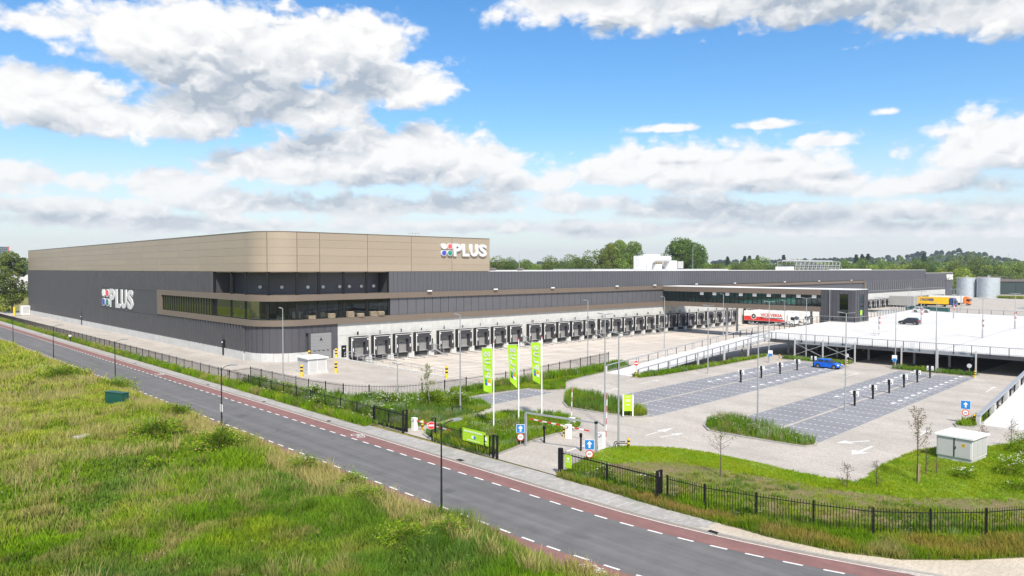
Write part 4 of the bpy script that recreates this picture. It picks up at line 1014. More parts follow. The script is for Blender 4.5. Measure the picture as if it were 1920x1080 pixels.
# rails dark under-deck ground
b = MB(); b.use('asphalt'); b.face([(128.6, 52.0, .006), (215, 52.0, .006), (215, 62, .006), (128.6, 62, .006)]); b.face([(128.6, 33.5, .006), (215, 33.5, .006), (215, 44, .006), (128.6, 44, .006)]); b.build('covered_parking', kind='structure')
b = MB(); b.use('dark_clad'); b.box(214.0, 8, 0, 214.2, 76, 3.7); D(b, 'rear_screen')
# ramps
rl = thing('ramp', 'straight concrete car ramp with steel rails rising to the left edge of the deck', 'ramp', (88, 69.6, 0))
def RL(mb, name, **k): o = mb.build(name, rl, **k); o.matrix_parent_inverse = Matrix.Translation((-88, -69.6, 0)); return o
rz_ = lambda x, y: 3.1*max(0, min(1, (x-88)/40.5))
b = MB(); b.use('deck'); b.prism([(88, 66.7), (128.48, 66.7), (128.48, 72.6), (88, 72.6)], lambda x, y: max(-.02, rz_(x, y)-.35), lambda x, y: rz_(x, y)+.01); RL(b, 'ramp_slab')
b = MB(); b.use('cab_grey')
for x in (88.2, 96, 104, 112, 120):
    for y in (66.55, 72.75): b.box(x-.15, y-.12, 0, x+.15, y+.12, rz_(x, 0)+1.0)
RL(b, 'ramp_post')
railing(rl, [(88, 66.5, .1), (128.4, 66.5, 3.2)], 1.05, 2.6, W_=RL, thick=.11); railing(rl, [(88.4, 72.8, .1), (128.4, 72.8, 3.2)], 1.0, 2.6, W_=RL, thick=.11)
rr = thing('ramp', 'white concrete car ramp rising at the right edge with a thick grey rail', 'ramp', (86.3, 19, 0))
def RR(mb, name, **k): o = mb.build(name, rr, **k); o.matrix_parent_inverse = Matrix.Translation((-86.3, -19, 0)); return o
def rry(x): return 22.1+(x-86.3)*.055
rz2 = lambda x, y: 3.1*max(0, min(1, (x-87)/41.4))
b = MB(); b.use('deck'); b.prism([(86.6, rry(86.6)-.15), (128.4, rry(128.4)-.15), (128.4, rry(128.4)-9), (86.6, rry(86.6)-9)], lambda x, y: max(-.02, rz2(x, y)-.4), lambda x, y: rz2(x, y)+.012); RR(b, 'ramp_slab')
b = MB(); b.use('silver'); b.bar((86.0, rry(86.0), 1.0), (128.3, rry(128.3), 4.15), .42, .16); RR(b, 'top_rail')
b = MB(); b.use('black'); b.bar((86.0, rry(86)+.25, .92), (128.3, rry(128.3)+.25, 4.05), .06, .12); RR(b, 'side_rail')
k = 0
while 86.2+k*2.3 < 128:
    x = 86.2+k*2.3; q = MB(); q.use('cab_grey' if k % 3 == 0 else 'black'); w_ = .18 if k % 3 == 0 else .06; q.box(x-w_*1.4, rry(x)-w_, 0, x+w_*1.4, rry(x)+w_, rz2(x, 0)+.93-.02); RR(q, 'post'); k += 1

# ================================================================== FENCES
def fence(name, label, cat, pts, sp=3.3, pick=.165, h_=1.9, single=True, tops=True, r_=.013):
    t = thing(name, label, cat, (pts[0][0], pts[0][1], 0)); ox, oy = pts[0]
    pm = MB(); pm.use('black'); pm.box(-.04, -.04, 0, .04, .04, h_+.05); pm = pm.mesh('post')
    km = MB(); km.use('black'); km.box(-r_, -r_, .12, r_, r_, h_+(.0)); km = km.mesh('picket')
    allp = []; b = MB(); b.use('black')
    for (x0, y0), (x1, y1) in zip(pts[:-1], pts[1:]):
        L_ = math.hypot(x1-x0, y1-y0); n = max(1, round(L_/sp))
        for k in range(n+1):
            if k == n and (x1, y1) != pts[-1]: continue
            o = link('post', pm, t); o.location = (x0+(x1-x0)*k/n-ox, y0+(y1-y0)*k/n-oy, 0)
        for z in (.25, h_-.22): b.bar((x0-ox, y0-oy, z), (x1-ox, y1-oy, z), .03, .045)
        m_ = int(L_/pick)
        for k in range(m_): allp.append((x0+(x1-x0)*(k+.5)/m_-ox, y0+(y1-y0)*(k+.5)/m_-oy))
    b.build('rail', t)
    if single and len(allp) <= 300:
        for x, y in allp: o = link('picket', km, t); o.location = (x, y, 0)
    else:
        b = MB(); b.use('black')
        for x, y in allp: b.box(x-r_, y-r_, .12, x+r_, y+r_, h_)
        b.build('pickets', t, kind='stuff')
    return t
fence('railing_fence', 'black metal fence curving along the lawn bank in the right foreground', 'fence', [(41.95, 29.2), (42.0, 26.3), (42.8, 23.1), (43.85, 19.9), (45.1, 16.9), (47.3, 14.5), (49.85, 12.3), (52.6, 10.6), (56, 9.0)], 3.3, .165)
fence('railing_fence', 'long black metal fence between the road verge and the dark warehouse wall', 'fence', [(41.5, 64.9), (41.5, 330)], 3.4, .20, single=False)
fence('railing_fence', 'black metal fence round the truck yard behind the tall weeds', 'fence', [(41.5, 101.8), (45.1, 103.0), (45.2, 96.3), (45.5, 86.5), (46.7, 80.0), (48.5, 77.0), (51.0, 74.6), (54.0, 73.7), (72.1, 74.3), (97.2, 79.6)], 3.3, .19, single=False)
fence('railing_fence', 'short black fence with a lime green banner at the entrance bed', 'fence', [(41.45, 54.6), (41.45, 50.9), (41.45, 46.9)], 3.6, .15, 1.75)
def gate(label, x, y0, y1):
    t = thing('sliding_gate', label, 'gate', (x, y0, 0)); L_ = y1-y0
    b = MB(); b.use('black')
    b.bar((0, 0, .22), (0, L_, .22), .10, .22); b.bar((0, 0, 1.72), (0, L_, 1.72), .06, .08)
    for yy in (0.05, L_/2, L_-.05): b.box(-.05, yy-.05, .2, .05, yy+.05, 1.75)
    b.build('gate_frame', t); km = MB(); km.use('black'); km.box(-.014, -.014, .2, .014, .014, 1.95); km = km.mesh('picket')
    for k in range(int(L_/.15)): o = link('picket', km, t); o.location = (0, .1+k*.15, 0)
    b = MB(); b.use('black'); b.box(.16, .0, 0, .30, .14, 2.15); b.box(-.30, .0, 0, -.16, .14, 2.15); b.box(-.30, 0, 2.15, .30, .14, 2.22); b.build('guide_post', t)
    return t
g1 = gate('black sliding gate at the right side of the entrance with a small lime sign', 41.7, 29.6, 38.9)
b = MB(); b.use('black'); b.box(-.14, 9.15, 0, .14, 9.45, 2.1); b.build('end_post', g1)
b = MB(); b.use('limes'); b.box(-.12, 8.1, .75, -.09, 8.75, 1.75); pl = b.build('gate_sign', g1); b = MB(); b.use('white'); b.box(-.125, 8.3, 1.35, -.121, 8.5, 1.55); b.box(-.125, 8.2, 1.2, -.121, 8.6, 1.24); b.build('print', pl)
g2 = gate('black sliding gate closing the left entrance beside the tall weeds', 41.5, 59.4, 65.2)
b = MB(); b.use('black')
for x in (41.35, 41.75): b.cyl((x, 54.9, 0), (x, 54.9, 2.1), .06, 6)
b.bar((41.35, 54.9, 2.1), (41.75, 54.9, 2.1), .08, .08); b.bar((41.35, 54.9, .25), (41.75, 54.9, .25), .06, .06)
b.build('gate_post_frame', label='black double gate post carrying the round no entry sign', cat='gate post')
b = MB(); b.use('black')
for dy_ in (0, .5): b.box(41.35, 46.35-dy_, 0, 41.5, 46.5-dy_, 1.95)
b.box(41.36, 45.85, 1.86, 41.49, 46.5, 1.94); b.build('gate_post_frame', label='black double gate post at the right end of the banner fence', cat='gate post')
t = thing('banner', 'lime green banner with white lettering on the entrance fence', 'banner', (41.36, 50.4, .85))
b = MB(); b.use('limes'); b.box(-.03, -3.05, 0, 0, 0, 1.12); b.build('cloth', t)
letters('lettering', 'Leveranciers & bezoekers', 2.4, .17, .01, 'white', (-.035, -.25, .82), (0, -1, 0), t, .02)
b = MB(); b.use('white'); b.cyl((-.03, -1.35, .45), (-.045, -1.35, .45), .14, 12); b.use('sblue'); b.cyl((-.03, -1.65, .45), (-.045, -1.65, .45), .14, 12); b.use('white'); b.box(-.04, -2.3, .14, -.031, -.6, .18); b.build('print', t)
b = MB(); b.use('limes'); b.box(41.33, 46.95, .85, 41.36, 47.55, 1.75); b.use('white'); b.box(41.325, 47.1, 1.3, 41.329, 47.4, 1.6); b.box(41.325, 47.05, 1.05, 41.329, 47.45, 1.1)
b.build('notice_board', label='small lime notice next to the green banner by the gate post', cat='notice')

# ================================================================== LAMPS
bl = thing('street_lamp', 'black street lamp in the foreground, nearest the camera at the entrance', 'street lamp', (28.75, 37.2, 0), 0, 'black lamps along the road')
b = MB(); b.use('lamp_black'); b.cyl((0, 0, 0), (0, 0, 1.4), .085, 10, .075); b.cyl((0, 0, 1.4), (0, 0, 6.1), .07, 10, .045); b.build('pole', bl)
b = MB(); b.use('lamp_black'); b.tube([(0, 0, 5.55), (.08, 0, 5.85), (.28, 0, 6.08), (.62, 0, 6.2), (.98, 0, 6.22)], .032, 6); b.build('arm', bl)
b = MB(); b.use('steel_grey'); b.box(.9, -.13, 6.17, 1.62, .13, 6.27); b.box(.95, -.10, 6.27, 1.35, .10, 6.31); lh = b.build('lamp_head', bl); b = MB(); b.use('lens'); b.box(1.0, -.1, 6.155, 1.55, .1, 6.168); b.build('lens', lh)
for i in range(1, 7):
    dup(bl, (29.3+.05*i, 37.2+36.8*i, 0), 0, ['', 'black street lamp with a white notice, second from the right', 'black street lamp beside the green cabinet meadow, third from the right', 'fourth black street lamp from the right, left of the green cabinet', 'small black street lamp at the left end of the road', 'far black street lamp past the left picture edge', 'farthest black street lamp on the road'][i])
b = MB(); b.use('white'); b.box(29.32, 73.75, 1.6, 29.36, 74.35, 2.35); b.build('notice_board', label='small white notice fixed to the second black street lamp', cat='notice')
def silver(x, y, h_, kind, label, z=0, rz=R(90)):
    key = (round(h_, 1), kind)
    if key not in SL:
        t = thing('lamp_post', label, 'lamp post', (x, y, z), rz, 'silver lamp posts')
        b = MB(); b.use('silver'); b.cyl((0, 0, 0), (0, 0, 1.3), .12, 8, .105); b.cyl((0, 0, 1.3), (0, 0, h_), .09, 8, .05); b.build('pole', t)
        for s in ((-1, 1) if kind == 2 else (1,)):
            q = MB(); q.use('silver'); q.bar((0, 0, h_-.02), (s*.35, 0, h_+.03), .05, .05); q.use('steel_grey'); q.bar((s*.33, 0, h_+.03), (s*.95, 0, h_+.09), .26, .07); q.build('lamp_head', t)
        SL[key] = t; return t
    return dup(SL[key], (x, y, z), rz, label)
SL = {}
LP = [(45.1, 92.8, 10.7, 1, 'tall silver lamp post rising in front of the roller door A'), (48.6, 71.1, 5.0, 2, 'short silver pole with a small cross head beside the left gate'),
 (51.5, 63.2, 10.9, 1, 'tall silver lamp post left of the lime flags, by the hoops'), (90.2, 78.2, 10.9, 1, 'silver lamp post behind the yard fence, right of the flags'),
 (57.9, 47.9, 11.4, 2, 'silver double lamp post beside the raised red and white boom'), (50.45, 40.2, 10.4, 2, 'silver double lamp post with a black hoop at its foot'),
 (122.3, 86.0, 10.4, 1, 'silver lamp post standing in the truck yard near dock twenty'), (156, 93, 10.0, 1, 'silver lamp post in the truck yard near dock twenty seven'),
 (98.5, 61.3, 10.4, 2, 'silver lamp post on the lane in front of the left ramp'), (68.7, 37.0, 10.4, 2, 'tall silver lamp post at the near bay end of the right parking lot'),
 (118.0, 61.6, 10.4, 2, 'silver lamp post with a blue sign at the deck entrance, below the left ramp'), (84.4, 34.8, 11.0, 2, 'silver lamp post in the middle of the right parking lot'),
 (127.2, 59.4, 10.8, 2, 'silver lamp post in the braced bay of the deck behind the blue car'), (126.6, 44.3, 9.6, 1, 'silver lamp post at the deck front with blue sign and yellow band'),
 (125.4, 38.0, 10.8, 1, 'silver lamp post in the planting bed before the deck on the right'), (164.5, 82, 8.6, 1, 'silver lamp post standing close left of the stair tower'),
 (300, 100, 9.4, 1, 'far silver lamp post in the rear yard above the dark car'), (349.6, 96.5, 9.4, 2, 'far silver double lamp by the orange truck'), (262, 88, 9.6, 2, 'far silver double lamp in front of the second row of docks'), (310, 86, 8.6, 2, 'far silver double lamp above the yellow trailer')]
for x, y, h_, k, lab in LP: silver(x, y, h_, k, lab)
DL = [(146.3, 54.2, 'deck lamp post with fire hose box, left of the dark car'), (172.3, 55.2, 'deck lamp post right behind the dark car'), (198.3, 56.4, 'deck lamp post farthest back on the deck'), (150.6, 38.2, 'deck lamp post nearest the right front of the deck'), (172.5, 38.2, 'deck lamp post at the right picture edge')]
dl0 = None
for x, y, lab in DL:
    z = deck_z(x)
    if dl0 is None:
        dl0 = thing('deck_lamp', lab, 'lamp post', (x, y, z), R(90), 'lamp posts on the parking deck')
        b = MB(); b.use('silver'); b.cyl((0, 0, 0), (0, 0, 1.5), .16, 8, .13); b.cyl((0, 0, 1.5), (0, 0, 7.0), .075, 8, .05); b.build('pole', dl0)
        b = MB(); b.use('steel_grey'); b.bar((-.9, 0, 7.02), (.9, 0, 7.02), .24, .08); b.build('lamp_head', dl0)
        b = MB(); b.use('red'); b.box(-.16, -.28, 2.0, .16, -.14, 2.45); b.box(-.16, -.28, 2.95, .16, -.14, 3.3); b.use('white'); b.box(-.16, -.28, 2.46, .16, -.14, 2.94); b.build('sign', dl0)
    else: dup(dl0, (x, y, z), R(90), lab)
b = MB(); b.use('cab_grey'); b.box(-.5, -.06, .6, .5, .06, 1.25); b.use('silver'); b.cyl((-.3, 0, 0), (-.3, 0, .6), .03, 5); b.cyl((.3, 0, 0), (.3, 0, .6), .03, 5)
b.build('grey_sign', label='small grey board on the deck at the foot of the left deck lamp', cat='board', loc=(143.0, 53.4, deck_z(143)), rz=R(120))

# ================================================================== FLAGS
CR = Vector((.73, -.684, 0))
def flag(x, y, h_, label, ztop, skew, tilt):
    pole = thing('flagpole', label.replace('lime green flag', 'white flagpole carrying the lime flag'), 'flagpole', (x, y, 0), 0, 'white flagpoles'); b = MB(); b.use('white'); b.cyl((0, 0, 0), (0, 0, h_), .075, 10, .05); b.build('pole', pole); b = MB(); b.use('red'); b.cyl((0, 0, h_), (0, 0, h_+.12), .06, 8); b.build('cap', pole); b = MB(); b.use('white'); b.bar((0, 0, ztop+.05), tuple(CR*-1.2+Vector((0, 0, ztop+.05))), .03, .03); b.build('arm', pole)
    f = thing('flag', label, 'flag', (x, y, 0), 0, 'lime green flags'); n = CR.cross(Vector((0, 0, 1))) * 1.0
    Hh = 4.5; NU, NV = 8, 28
    def S(u, v, off=0):                                # u 0 left .. 1 right edge, v 0 top .. 1 bottom
        bot = Hh+(u-1)*skew; dz = v*bot; sx = -1.16+u*1.02 + tilt*v*(1-u)*.5
        w_ = .07*math.sin(v*9+u*2.4+x)*v
        return CR*sx + n*(w_+off) + Vector((0, 0, ztop-dz))
    b = MB(); b.use('lime'); vs = [S(i/NU, j/NV) for j in range(NV+1) for i in range(NU+1)]
    b.poly(vs, [(j*(NU+1)+i, j*(NU+1)+i+1, (j+1)*(NU+1)+i+1, (j+1)*(NU+1)+i) for j in range(NV) for i in range(NU)]); cl = b.build('cloth', f)
    for s in (-1, 1):                                  # the print shows on both faces
        for k, ch in enumerate('SULP'):
            me = text_mesh(ch, .56, .62, .004, 'white', .05); nv = len(me.vertices); co = np.empty(nv*3, np.float32); me.vertices.foreach_get('co', co); co = co.reshape(-1, 3)
            for q in co:
                u = .19+q[1]; v = (.30+k*.72+.58-q[0])/Hh
                p = S(u/1.02, v, s*.045); q[:] = p
            me.vertices.foreach_set('co', co.ravel()); me.update(); link('letter', me, f)
        for (cx, cy), key in zip(((.33, 3.32), (.68, 3.32), (.33, 3.66), (.68, 3.66)), ('pgreen', 'orange', 'pblue', 'white')):
            b = MB(); b.use(key); b.face([S((cx+.155*math.cos(a))/1.02, (cy+.155*math.sin(a))/Hh, s*.045) for a in np.linspace(0, 2*np.pi, 17)[:-1]]); b.build('petal', f)
    return f
flag(48.5, 54.3, 8.7, 'lime green flag with white letters, leftmost and nearest of the three', 8.15, .28, .35)
flag(52.5, 54.9, 8.7, 'lime green flag with white letters, middle one of the three', 8.15, .75, .5)
flag(56.0, 55.0, 8.7, 'lime green flag with white letters, rightmost and farthest of the three', 8.15, .5, .4)

# ================================================================== SIGNS
def face_rz(x, y): return math.atan2(-y, -x)           # turned towards the approaching road
def disc(b, r, x0, x1, z, n=20): b.cyl((x0, 0, z), (x1, 0, z), r, n)
def arrow_sign(x, y, label, z1=1.95, s=.36, post=True, a=None):
    t = thing('road_sign', label, 'road sign', (x, y, 0), face_rz(x, y) if a is None else a)
    b = MB(); b.use('silver'); b.cyl((0, 0, 0), (0, 0, z1-.05), .035, 6); b.build('post', t)
    b = MB(); b.use('white'); b.box(.04, -s-.03, z1-2*s-.03, .055, s+.03, z1+.03); b.use('sblue'); b.box(.056, -s, z1-2*s, .065, s, z1)
    b.use('white'); zc = z1-s; b.box(.066, -.07, zc-.26, .072, .07, zc+.05); b.poly([(.069, -.22, zc+.04), (.069, .22, zc+.04), (.069, 0, zc+.29)], [(0, 1, 2)]); b.build('arrow_plate', t)
    zc = z1-2*s-.06-.33; b = MB(); b.use('red'); disc(b, .33, .04, .055, zc); b.use('white'); disc(b, .25, .056, .066, zc); p = b.build('speed_plate', t)
    letters('number', '30', .28, .20, .006, 'black', (.067, -.14, zc-.10), (0, 1, 0), p, .01)
    return t
arrow_sign(45.9, 47.75, 'blue arrow sign above a round thirty sign, left of the height bar')
arrow_sign(45.75, 39.45, 'blue arrow sign above a round thirty sign, at the right foot of the height bar', 2.0, .38)
arrow_sign(86.3, 23.3, 'blue arrow sign above a round thirty sign, by the right ramp start', 2.35, .42)
def no_entry(x, y, z, label, r=.33, post=True, a=None):
    t = thing('no_entry_sign', label, 'road sign', (x, y, 0), face_rz(x, y) if a is None else a)
    if post: b = MB(); b.use('silver'); b.cyl((0, 0, 0), (0, 0, z+.3), .035, 6); b.build('post', t)
    b = MB(); b.use('white'); disc(b, r, .09, .10, z); b.use('red'); disc(b, r*.93, .101, .11, z); b.use('white'); b.box(.111, -r*.7, z-.07, .118, r*.7, z+.07); b.build('plate', t)
no_entry(41.3, 54.95, 1.45, 'red no entry sign on the black gate post by the left entrance', .36, False); no_entry(88.2, 67.0, 2.0, 'small red no entry sign at the foot of the left ramp', .38)
for x, y, lab in ((118.2, 61.3, 'small blue parking sign on the lamp post before the left deck entrance'), (126.2, 44.2, 'small blue parking sign on the lamp post in the middle deck entrance')):
    t = thing('parking_sign', lab, 'parking sign', (x-.25, y, 0), face_rz(x, y)); b = MB(); b.use('white'); b.box(.0, -.36, 1.35, .03, .36, 2.1); b.use('sblue'); b.box(.031, -.3, 1.1, .04, .3, 1.6); b.build('plate', t)
for y, lab in ((52.4, 'round white mirror plate in the left deck bay'), (34.0, 'round white mirror plate in the right deck bay')):
    b = MB(); b.use('cab_grey'); b.cyl((0, 0, 1.2), (-.04, 0, 1.2), .33, 16); b.use('silver'); b.cyl((0, 0, 0), (0, 0, 1.2), .03, 6); b.build('round_plate', label=lab, cat='mirror', loc=(127.8, y+.1, 0), rz=R(20))
t = thing('sign_board', 'lime green sign board in a white frame standing in the reed bed', 'sign board', (63.3, 49.15, .14), R(-43)); b = MB(); b.use('white')
for s in (-.52, .52): b.box(s-.06, -.05, 0, s+.06, .05, 2.3)
b.build('frame', t); b = MB(); b.use('limes'); b.box(-.455, -.03, .55, .455, .03, 2.3); p = b.build('panel', t); b = MB(); b.use('white')
for z, w_ in ((2.05, .2), (1.72, .3), (1.6, .26), (1.2, .22)): b.box(-w_, -.04, z, w_, -.031, z+.05)
b.build('print', p)

# ================================================================== BARRIERS, HEIGHT BAR, BOLLARDS
def cabinet(x, y, label, rz=0, h_=1.25):
    t = thing('barrier_cabinet', label, 'barrier cabinet', (x, y, 0), rz); b = MB(); b.use('white'); b.box(-.2, -.26, 0, .2, .26, h_); b.box(-.22, -.28, h_+.003, .22, .28, h_+.05); b.build('housing', t)
    b = MB(); b.use('black'); b.cyl((-.2, .1, h_-.3), (-.24, .1, h_-.3), .05, 8); b.box(-.215, -.12, h_-.28, -.201, -.04, h_-.1); b.build('lock', t); return t
def boom(parent, a, c, n=13):
    a = Vector(a); c = Vector(c); up_ = abs((c-a).normalized().z) > .8
    b = MB()
    for k in range(n): b.use(('faded_red' if up_ else 'red') if k % 2 == 0 else 'white'); b.bar(a+(c-a)*k/n, a+(c-a)*(k+1)/n, .06, .085 if up_ else .12)
    b.build('boom', parent)
c1 = cabinet(51.35, 46.9, 'white barrier cabinet with its boom lowered across the entry lane'); boom(c1, (.3, -2.3, 1.02), (.2, 5.4, 1.02))
c2 = cabinet(50.3, 41.95, 'white barrier cabinet with a raised boom beside the silver lamp post', 0, 1.45); boom(c2, (.35, -.2, 1.1), (.35, -.3, 5.0), 7)
c3 = cabinet(55.4, 50.1, 'white post with a raised red and white boom in the middle of the entrance', 0, .9); boom(c3, (0, .1, .6), (.0, -.0, 4.0), 7)
c4 = cabinet(42.9, 59.85, 'white barrier cabinet with lowered boom inside the left gate', 0, 1.15); boom(c4, (.1, -.2, .95), (.1, -5.6, .8), 9)
t = thing('height_bar', 'grey steel height portal spanning the entry lane', 'height bar', (46.3, 47.5, 0)); b = MB(); b.use('silver'); b.box(-.09, -.09, 0, .09, .09, 2.95); b.build('post', t)
b = MB(); b.use('silver'); b.box(2.0, -6.6, 0, 2.18, -6.42, 2.72); b.build('post', t); b = MB(); b.use('silver'); b.bar((0, 0, 3.02), (2.09, -6.5, 2.78), .14, .14); b.build('crossbar', t); b = MB(); b.use('black'); b.box(1.98, -6.62, 2.72, 2.2, -6.4, 2.9); b.build('end_cap', t)
def bollard_mesh(h_, r, keys):
    b = MB(); n = len(keys)
    for k, key in enumerate(keys): b.use(key); b.cyl((0, 0, h_*k/n), (0, 0, h_*(k+1)/n), r, 12, cap=(k in (0, n-1)))
    return b
bm = bollard_mesh(1.0, .115, ['yellow', 'yellow', 'black', 'yellow', 'black', 'yellow']).mesh('bollard')
for x, y, lab in ((43.4, 59.2, 'yellow black bollard by the left gate cabinet'), (51.4, 47.5, 'yellow black bollard beside the lowered boom cabinet'), (50.9, 43.1, 'yellow black bollard beside the raised boom cabinet'), (52.0, 40.3, 'yellow black bollard at the lawn tip by the silver lamp'), (87.2, 66.3, 'yellow black bollard at the foot of the left ramp'), (126.3, 71.3, 'yellow black bollard under the left deck corner'), (122.4, 61.9, 'yellow black bollard at the left deck entrance bed'), (123.3, 50.6, 'yellow black bollard right of the blue car'), (123.8, 32.3, 'yellow black bollard at the right deck entrance'), (86.6, 22.6, 'yellow black bollard at the right ramp start'), (126.8, 44.6, 'yellow black bollard at the middle deck lamp')):
    link('bollard', bm, None, lab, 'bollard', 'short yellow and black bollards', None, (x, y, 0))
bm2 = bollard_mesh(1.75, .2, ['yellow']*3+['black', 'yellow', 'black', 'yellow']).mesh('bollard')
for x, y, lab in ((52.0, 101.0, 'thick yellow bollard left of the white kiosk'), (57.7, 101.0, 'thick yellow bollard standing alone right of the white kiosk'), (67.25, 117.6, 'thick yellow bollard at the right side of door A'), (66.7, 85.0, 'thick yellow bollard at the end of the yard wall'), (62.0, 117.6, 'thick yellow bollard behind the white kiosk at door A')):
    link('bollard', bm2, None, lab, 'bollard', 'thick yellow bollards in the yard', None, (x, y, 0))
bp = MB(); bp.use('black'); bp.cyl((0, 0, 0), (0, 0, 1.45), .085, 8); bp.box(-.1, -.12, 1.2, .05, .1, 1.55); bp = bp.mesh('card_reader_post')
link('card_reader_post', bp, None, 'black card reader post in the weeds under the boom', 'card reader', 'black card reader posts', None, (48.4, 47.2, 0)); link('card_reader_post', bp, None, 'black card reader post on the entry lane', 'card reader', 'black card reader posts', None, (48.6, 42.9, 0))
for x, y, a, lab in ((50.6, 40.05, R(-40), 'low black steel hoop round the foot of the silver lamp'), (50.8, 62.9, R(-30), 'black steel hoop beside the left silver lamp post')):
    b = MB(); b.use('black'); b.tube([(-.55, -.3, 0), (-.55, -.3, .7), (-.45, -.3, .85), (.45, -.3, .85), (.55, -.3, .7), (.55, -.3, 0)], .04, 6); b.tube([(-.55, .3, 0), (-.55, .3, .7), (-.45, .3, .85), (.45, .3, .85)], .04, 6)
    b.build('hoop', label=lab, cat='hoop barrier', loc=(x, y, .05), rz=a)
# chargers
ch = thing('charging_post', 'x', 'charging post', (94.5, 53.5, .01), R(0), 'car charging posts')
b = MB(); b.use('black'); b.box(-.09, -.09, 0, .09, .09, 1.45); b.box(-.12, -.14, 1.05, .0, .14, 1.75); b.build('post', ch)
for s in (-1, 1): b = MB(); b.use('white'); b.box(-.08, s*.16, 1.12, .14, s*.42, 1.72); b.use('black'); b.cyl((-.085, s*.29, 1.3), (-.10, s*.29, 1.3), .07, 8); b.build('charger_box', ch)
ords = ['first', 'second', 'third', 'fourth', 'fifth', 'sixth']
ch['label'] = 'black and white charging post in the left lot, first from the left'
for i, x in enumerate((100.5, 106.4, 112.2, 118.2)): dup(ch, (x, 53.6+.1*i, .01), R(0), 'black and white charging post in the left lot, '+ords[i+1]+' from the left')
for i, x in enumerate((88.0, 94.2, 100.3, 106.4, 112.4, 118.6)): dup(ch, (x, 35.2+.3*i, .01), R(0), 'black and white charging post in the right lot, '+ords[i]+' from the left')

# ================================================================== CABINETS
t = thing('transformer_house', 'white grey transformer cabinet on the lawn in the right foreground', 'transformer cabinet', (69.95, 19.1, .02), R(-5)); t.scale = (1.02, 1.15, 1)
b = MB(); b.use('white_concrete'); b.box(-1.5, -1.1, -.3, 1.5, 1.15, .35); b.build('base', t)
b = MB(); b.use('offwhite'); b.box(-1.55, -1.15, .352, 1.55, 1.2, 2.0); b.build('housing', t)
b = MB(); b.use('white'); b.prism([(-1.68, -1.28), (1.68, -1.28), (1.68, 1.33), (-1.68, 1.33)], 2.003, lambda x, y: 2.14+.05*(1.6-abs(x))); b.build('roof', t)
for y0, y1 in ((-1.05, .02), (.05, 1.12)): b = MB(); b.use('cab_grey'); b.box(-1.59, y0, .42, -1.553, y1, 1.95); dr = b.build('door', t)
b = MB(); b.use('black'); b.box(-1.61, -.03, .42, -1.556, .045, 1.95); b.box(-1.625, -.12, 1.1, -1.592, -.08, 1.3); b.build('door_seam', t)
b = MB(); b.use('yellow'); b.poly([(-1.60, -.45, 1.35), (-1.60, -.75, 1.35), (-1.60, -.6, 1.65)], [(0, 1, 2)]); b.poly([(-1.60, -.45, 1.55), (-1.60, -.75, 1.55), (-1.60, -.6, 1.27)], [(0, 2, 1)]); b.build('warning_sign', t)
for x0, x1 in ((-1.4, -.5), (-.45, .45), (.5, 1.4)): b = MB(); b.use('cab_grey'); b.box(x0, -1.18, .5, x1, -1.152, 1.9); b.build('side_panel', t)
t = thing('kiosk', 'white electrical kiosk in the yard in front of door A', 'electrical cabinet', (55.4, 104.2, 0), R(-4))
b = MB(); b.use('white_concrete'); b.box(-1.7, -2.2, 0, 1.7, 2.2, .45); b.build('base', t); b = MB(); b.use('offwhite'); b.box(-1.5, -1.95, .453, 1.5, 1.95, 2.3); b.build('housing', t); b = MB(); b.use('white'); b.box(-1.75, -2.2, 2.303, 1.75, 2.2, 2.48); b.build('roof', t)
for y0, y1 in ((-1.85, -.05), (.05, 1.85)): b = MB(); b.use('cab_grey'); b.box(-1.53, y0, .5, -1.503, y1, 2.25); b.build('door', t)
for x0, x1 in ((-1.35, -.08), (.08, 1.35)): b = MB(); b.use('cab_grey'); b.box(x0, -1.98, .5, x1, -1.953, 2.2); b.build('door', t)
t = thing('kiosk', 'small white cabinet at the far left corner of the dark wall', 'electrical cabinet', (53.0, 306, 0)); b = MB(); b.use('offwhite'); b.box(-1.7, -1.6, 0, .9, 1.6, 3.1); b.build('housing', t); b = MB(); b.use('cab_grey'); b.box(-1.3, -1.65, .5, .6, -1.603, 2.8); b.build('door', t)
b = MB(); b.use('yellow'); b.cyl((0, 0, 0), (0, 0, 3.0), .35, 8); b.build('bollard', label='thick yellow bollard left of the far white cabinet', cat='bollard', loc=(48.5, 300, 0))
t = thing('utility_cabinet', 'dark green metal cabinet standing in the tall meadow grass', 'utility cabinet', (24.6, 92.2, .42), R(111)); b = MB(); b.use('green_box'); b.box(-1.5, -.4, 0, 1.5, .4, 1.45); b.box(-1.55, -.45, 1.452, 1.55, .45, 1.52); b.build('housing', t)
for k in range(3): b = MB(); b.use('green_box'); b.box(-1.42+k*.97, -.43, .12, -.5+k*.97, -.403, 1.4); b.build('door', t)
m = MB(); m.use('gravel'); m.prism([(24.7, 93.2), (28.2, 93.4), (28.4, 84.6), (27.0, 86.4), (25.3, 88.8)], .05, .12); struct('paved_patch', m)
b = MB(); b.use('gravel'); b.box(-.7, -.5, 0, .7, .5, .3); b.build('concrete_slab', label='small pale concrete slab lying in the meadow', cat='slab', loc=(17.4, 76.0, .42), rz=.4)

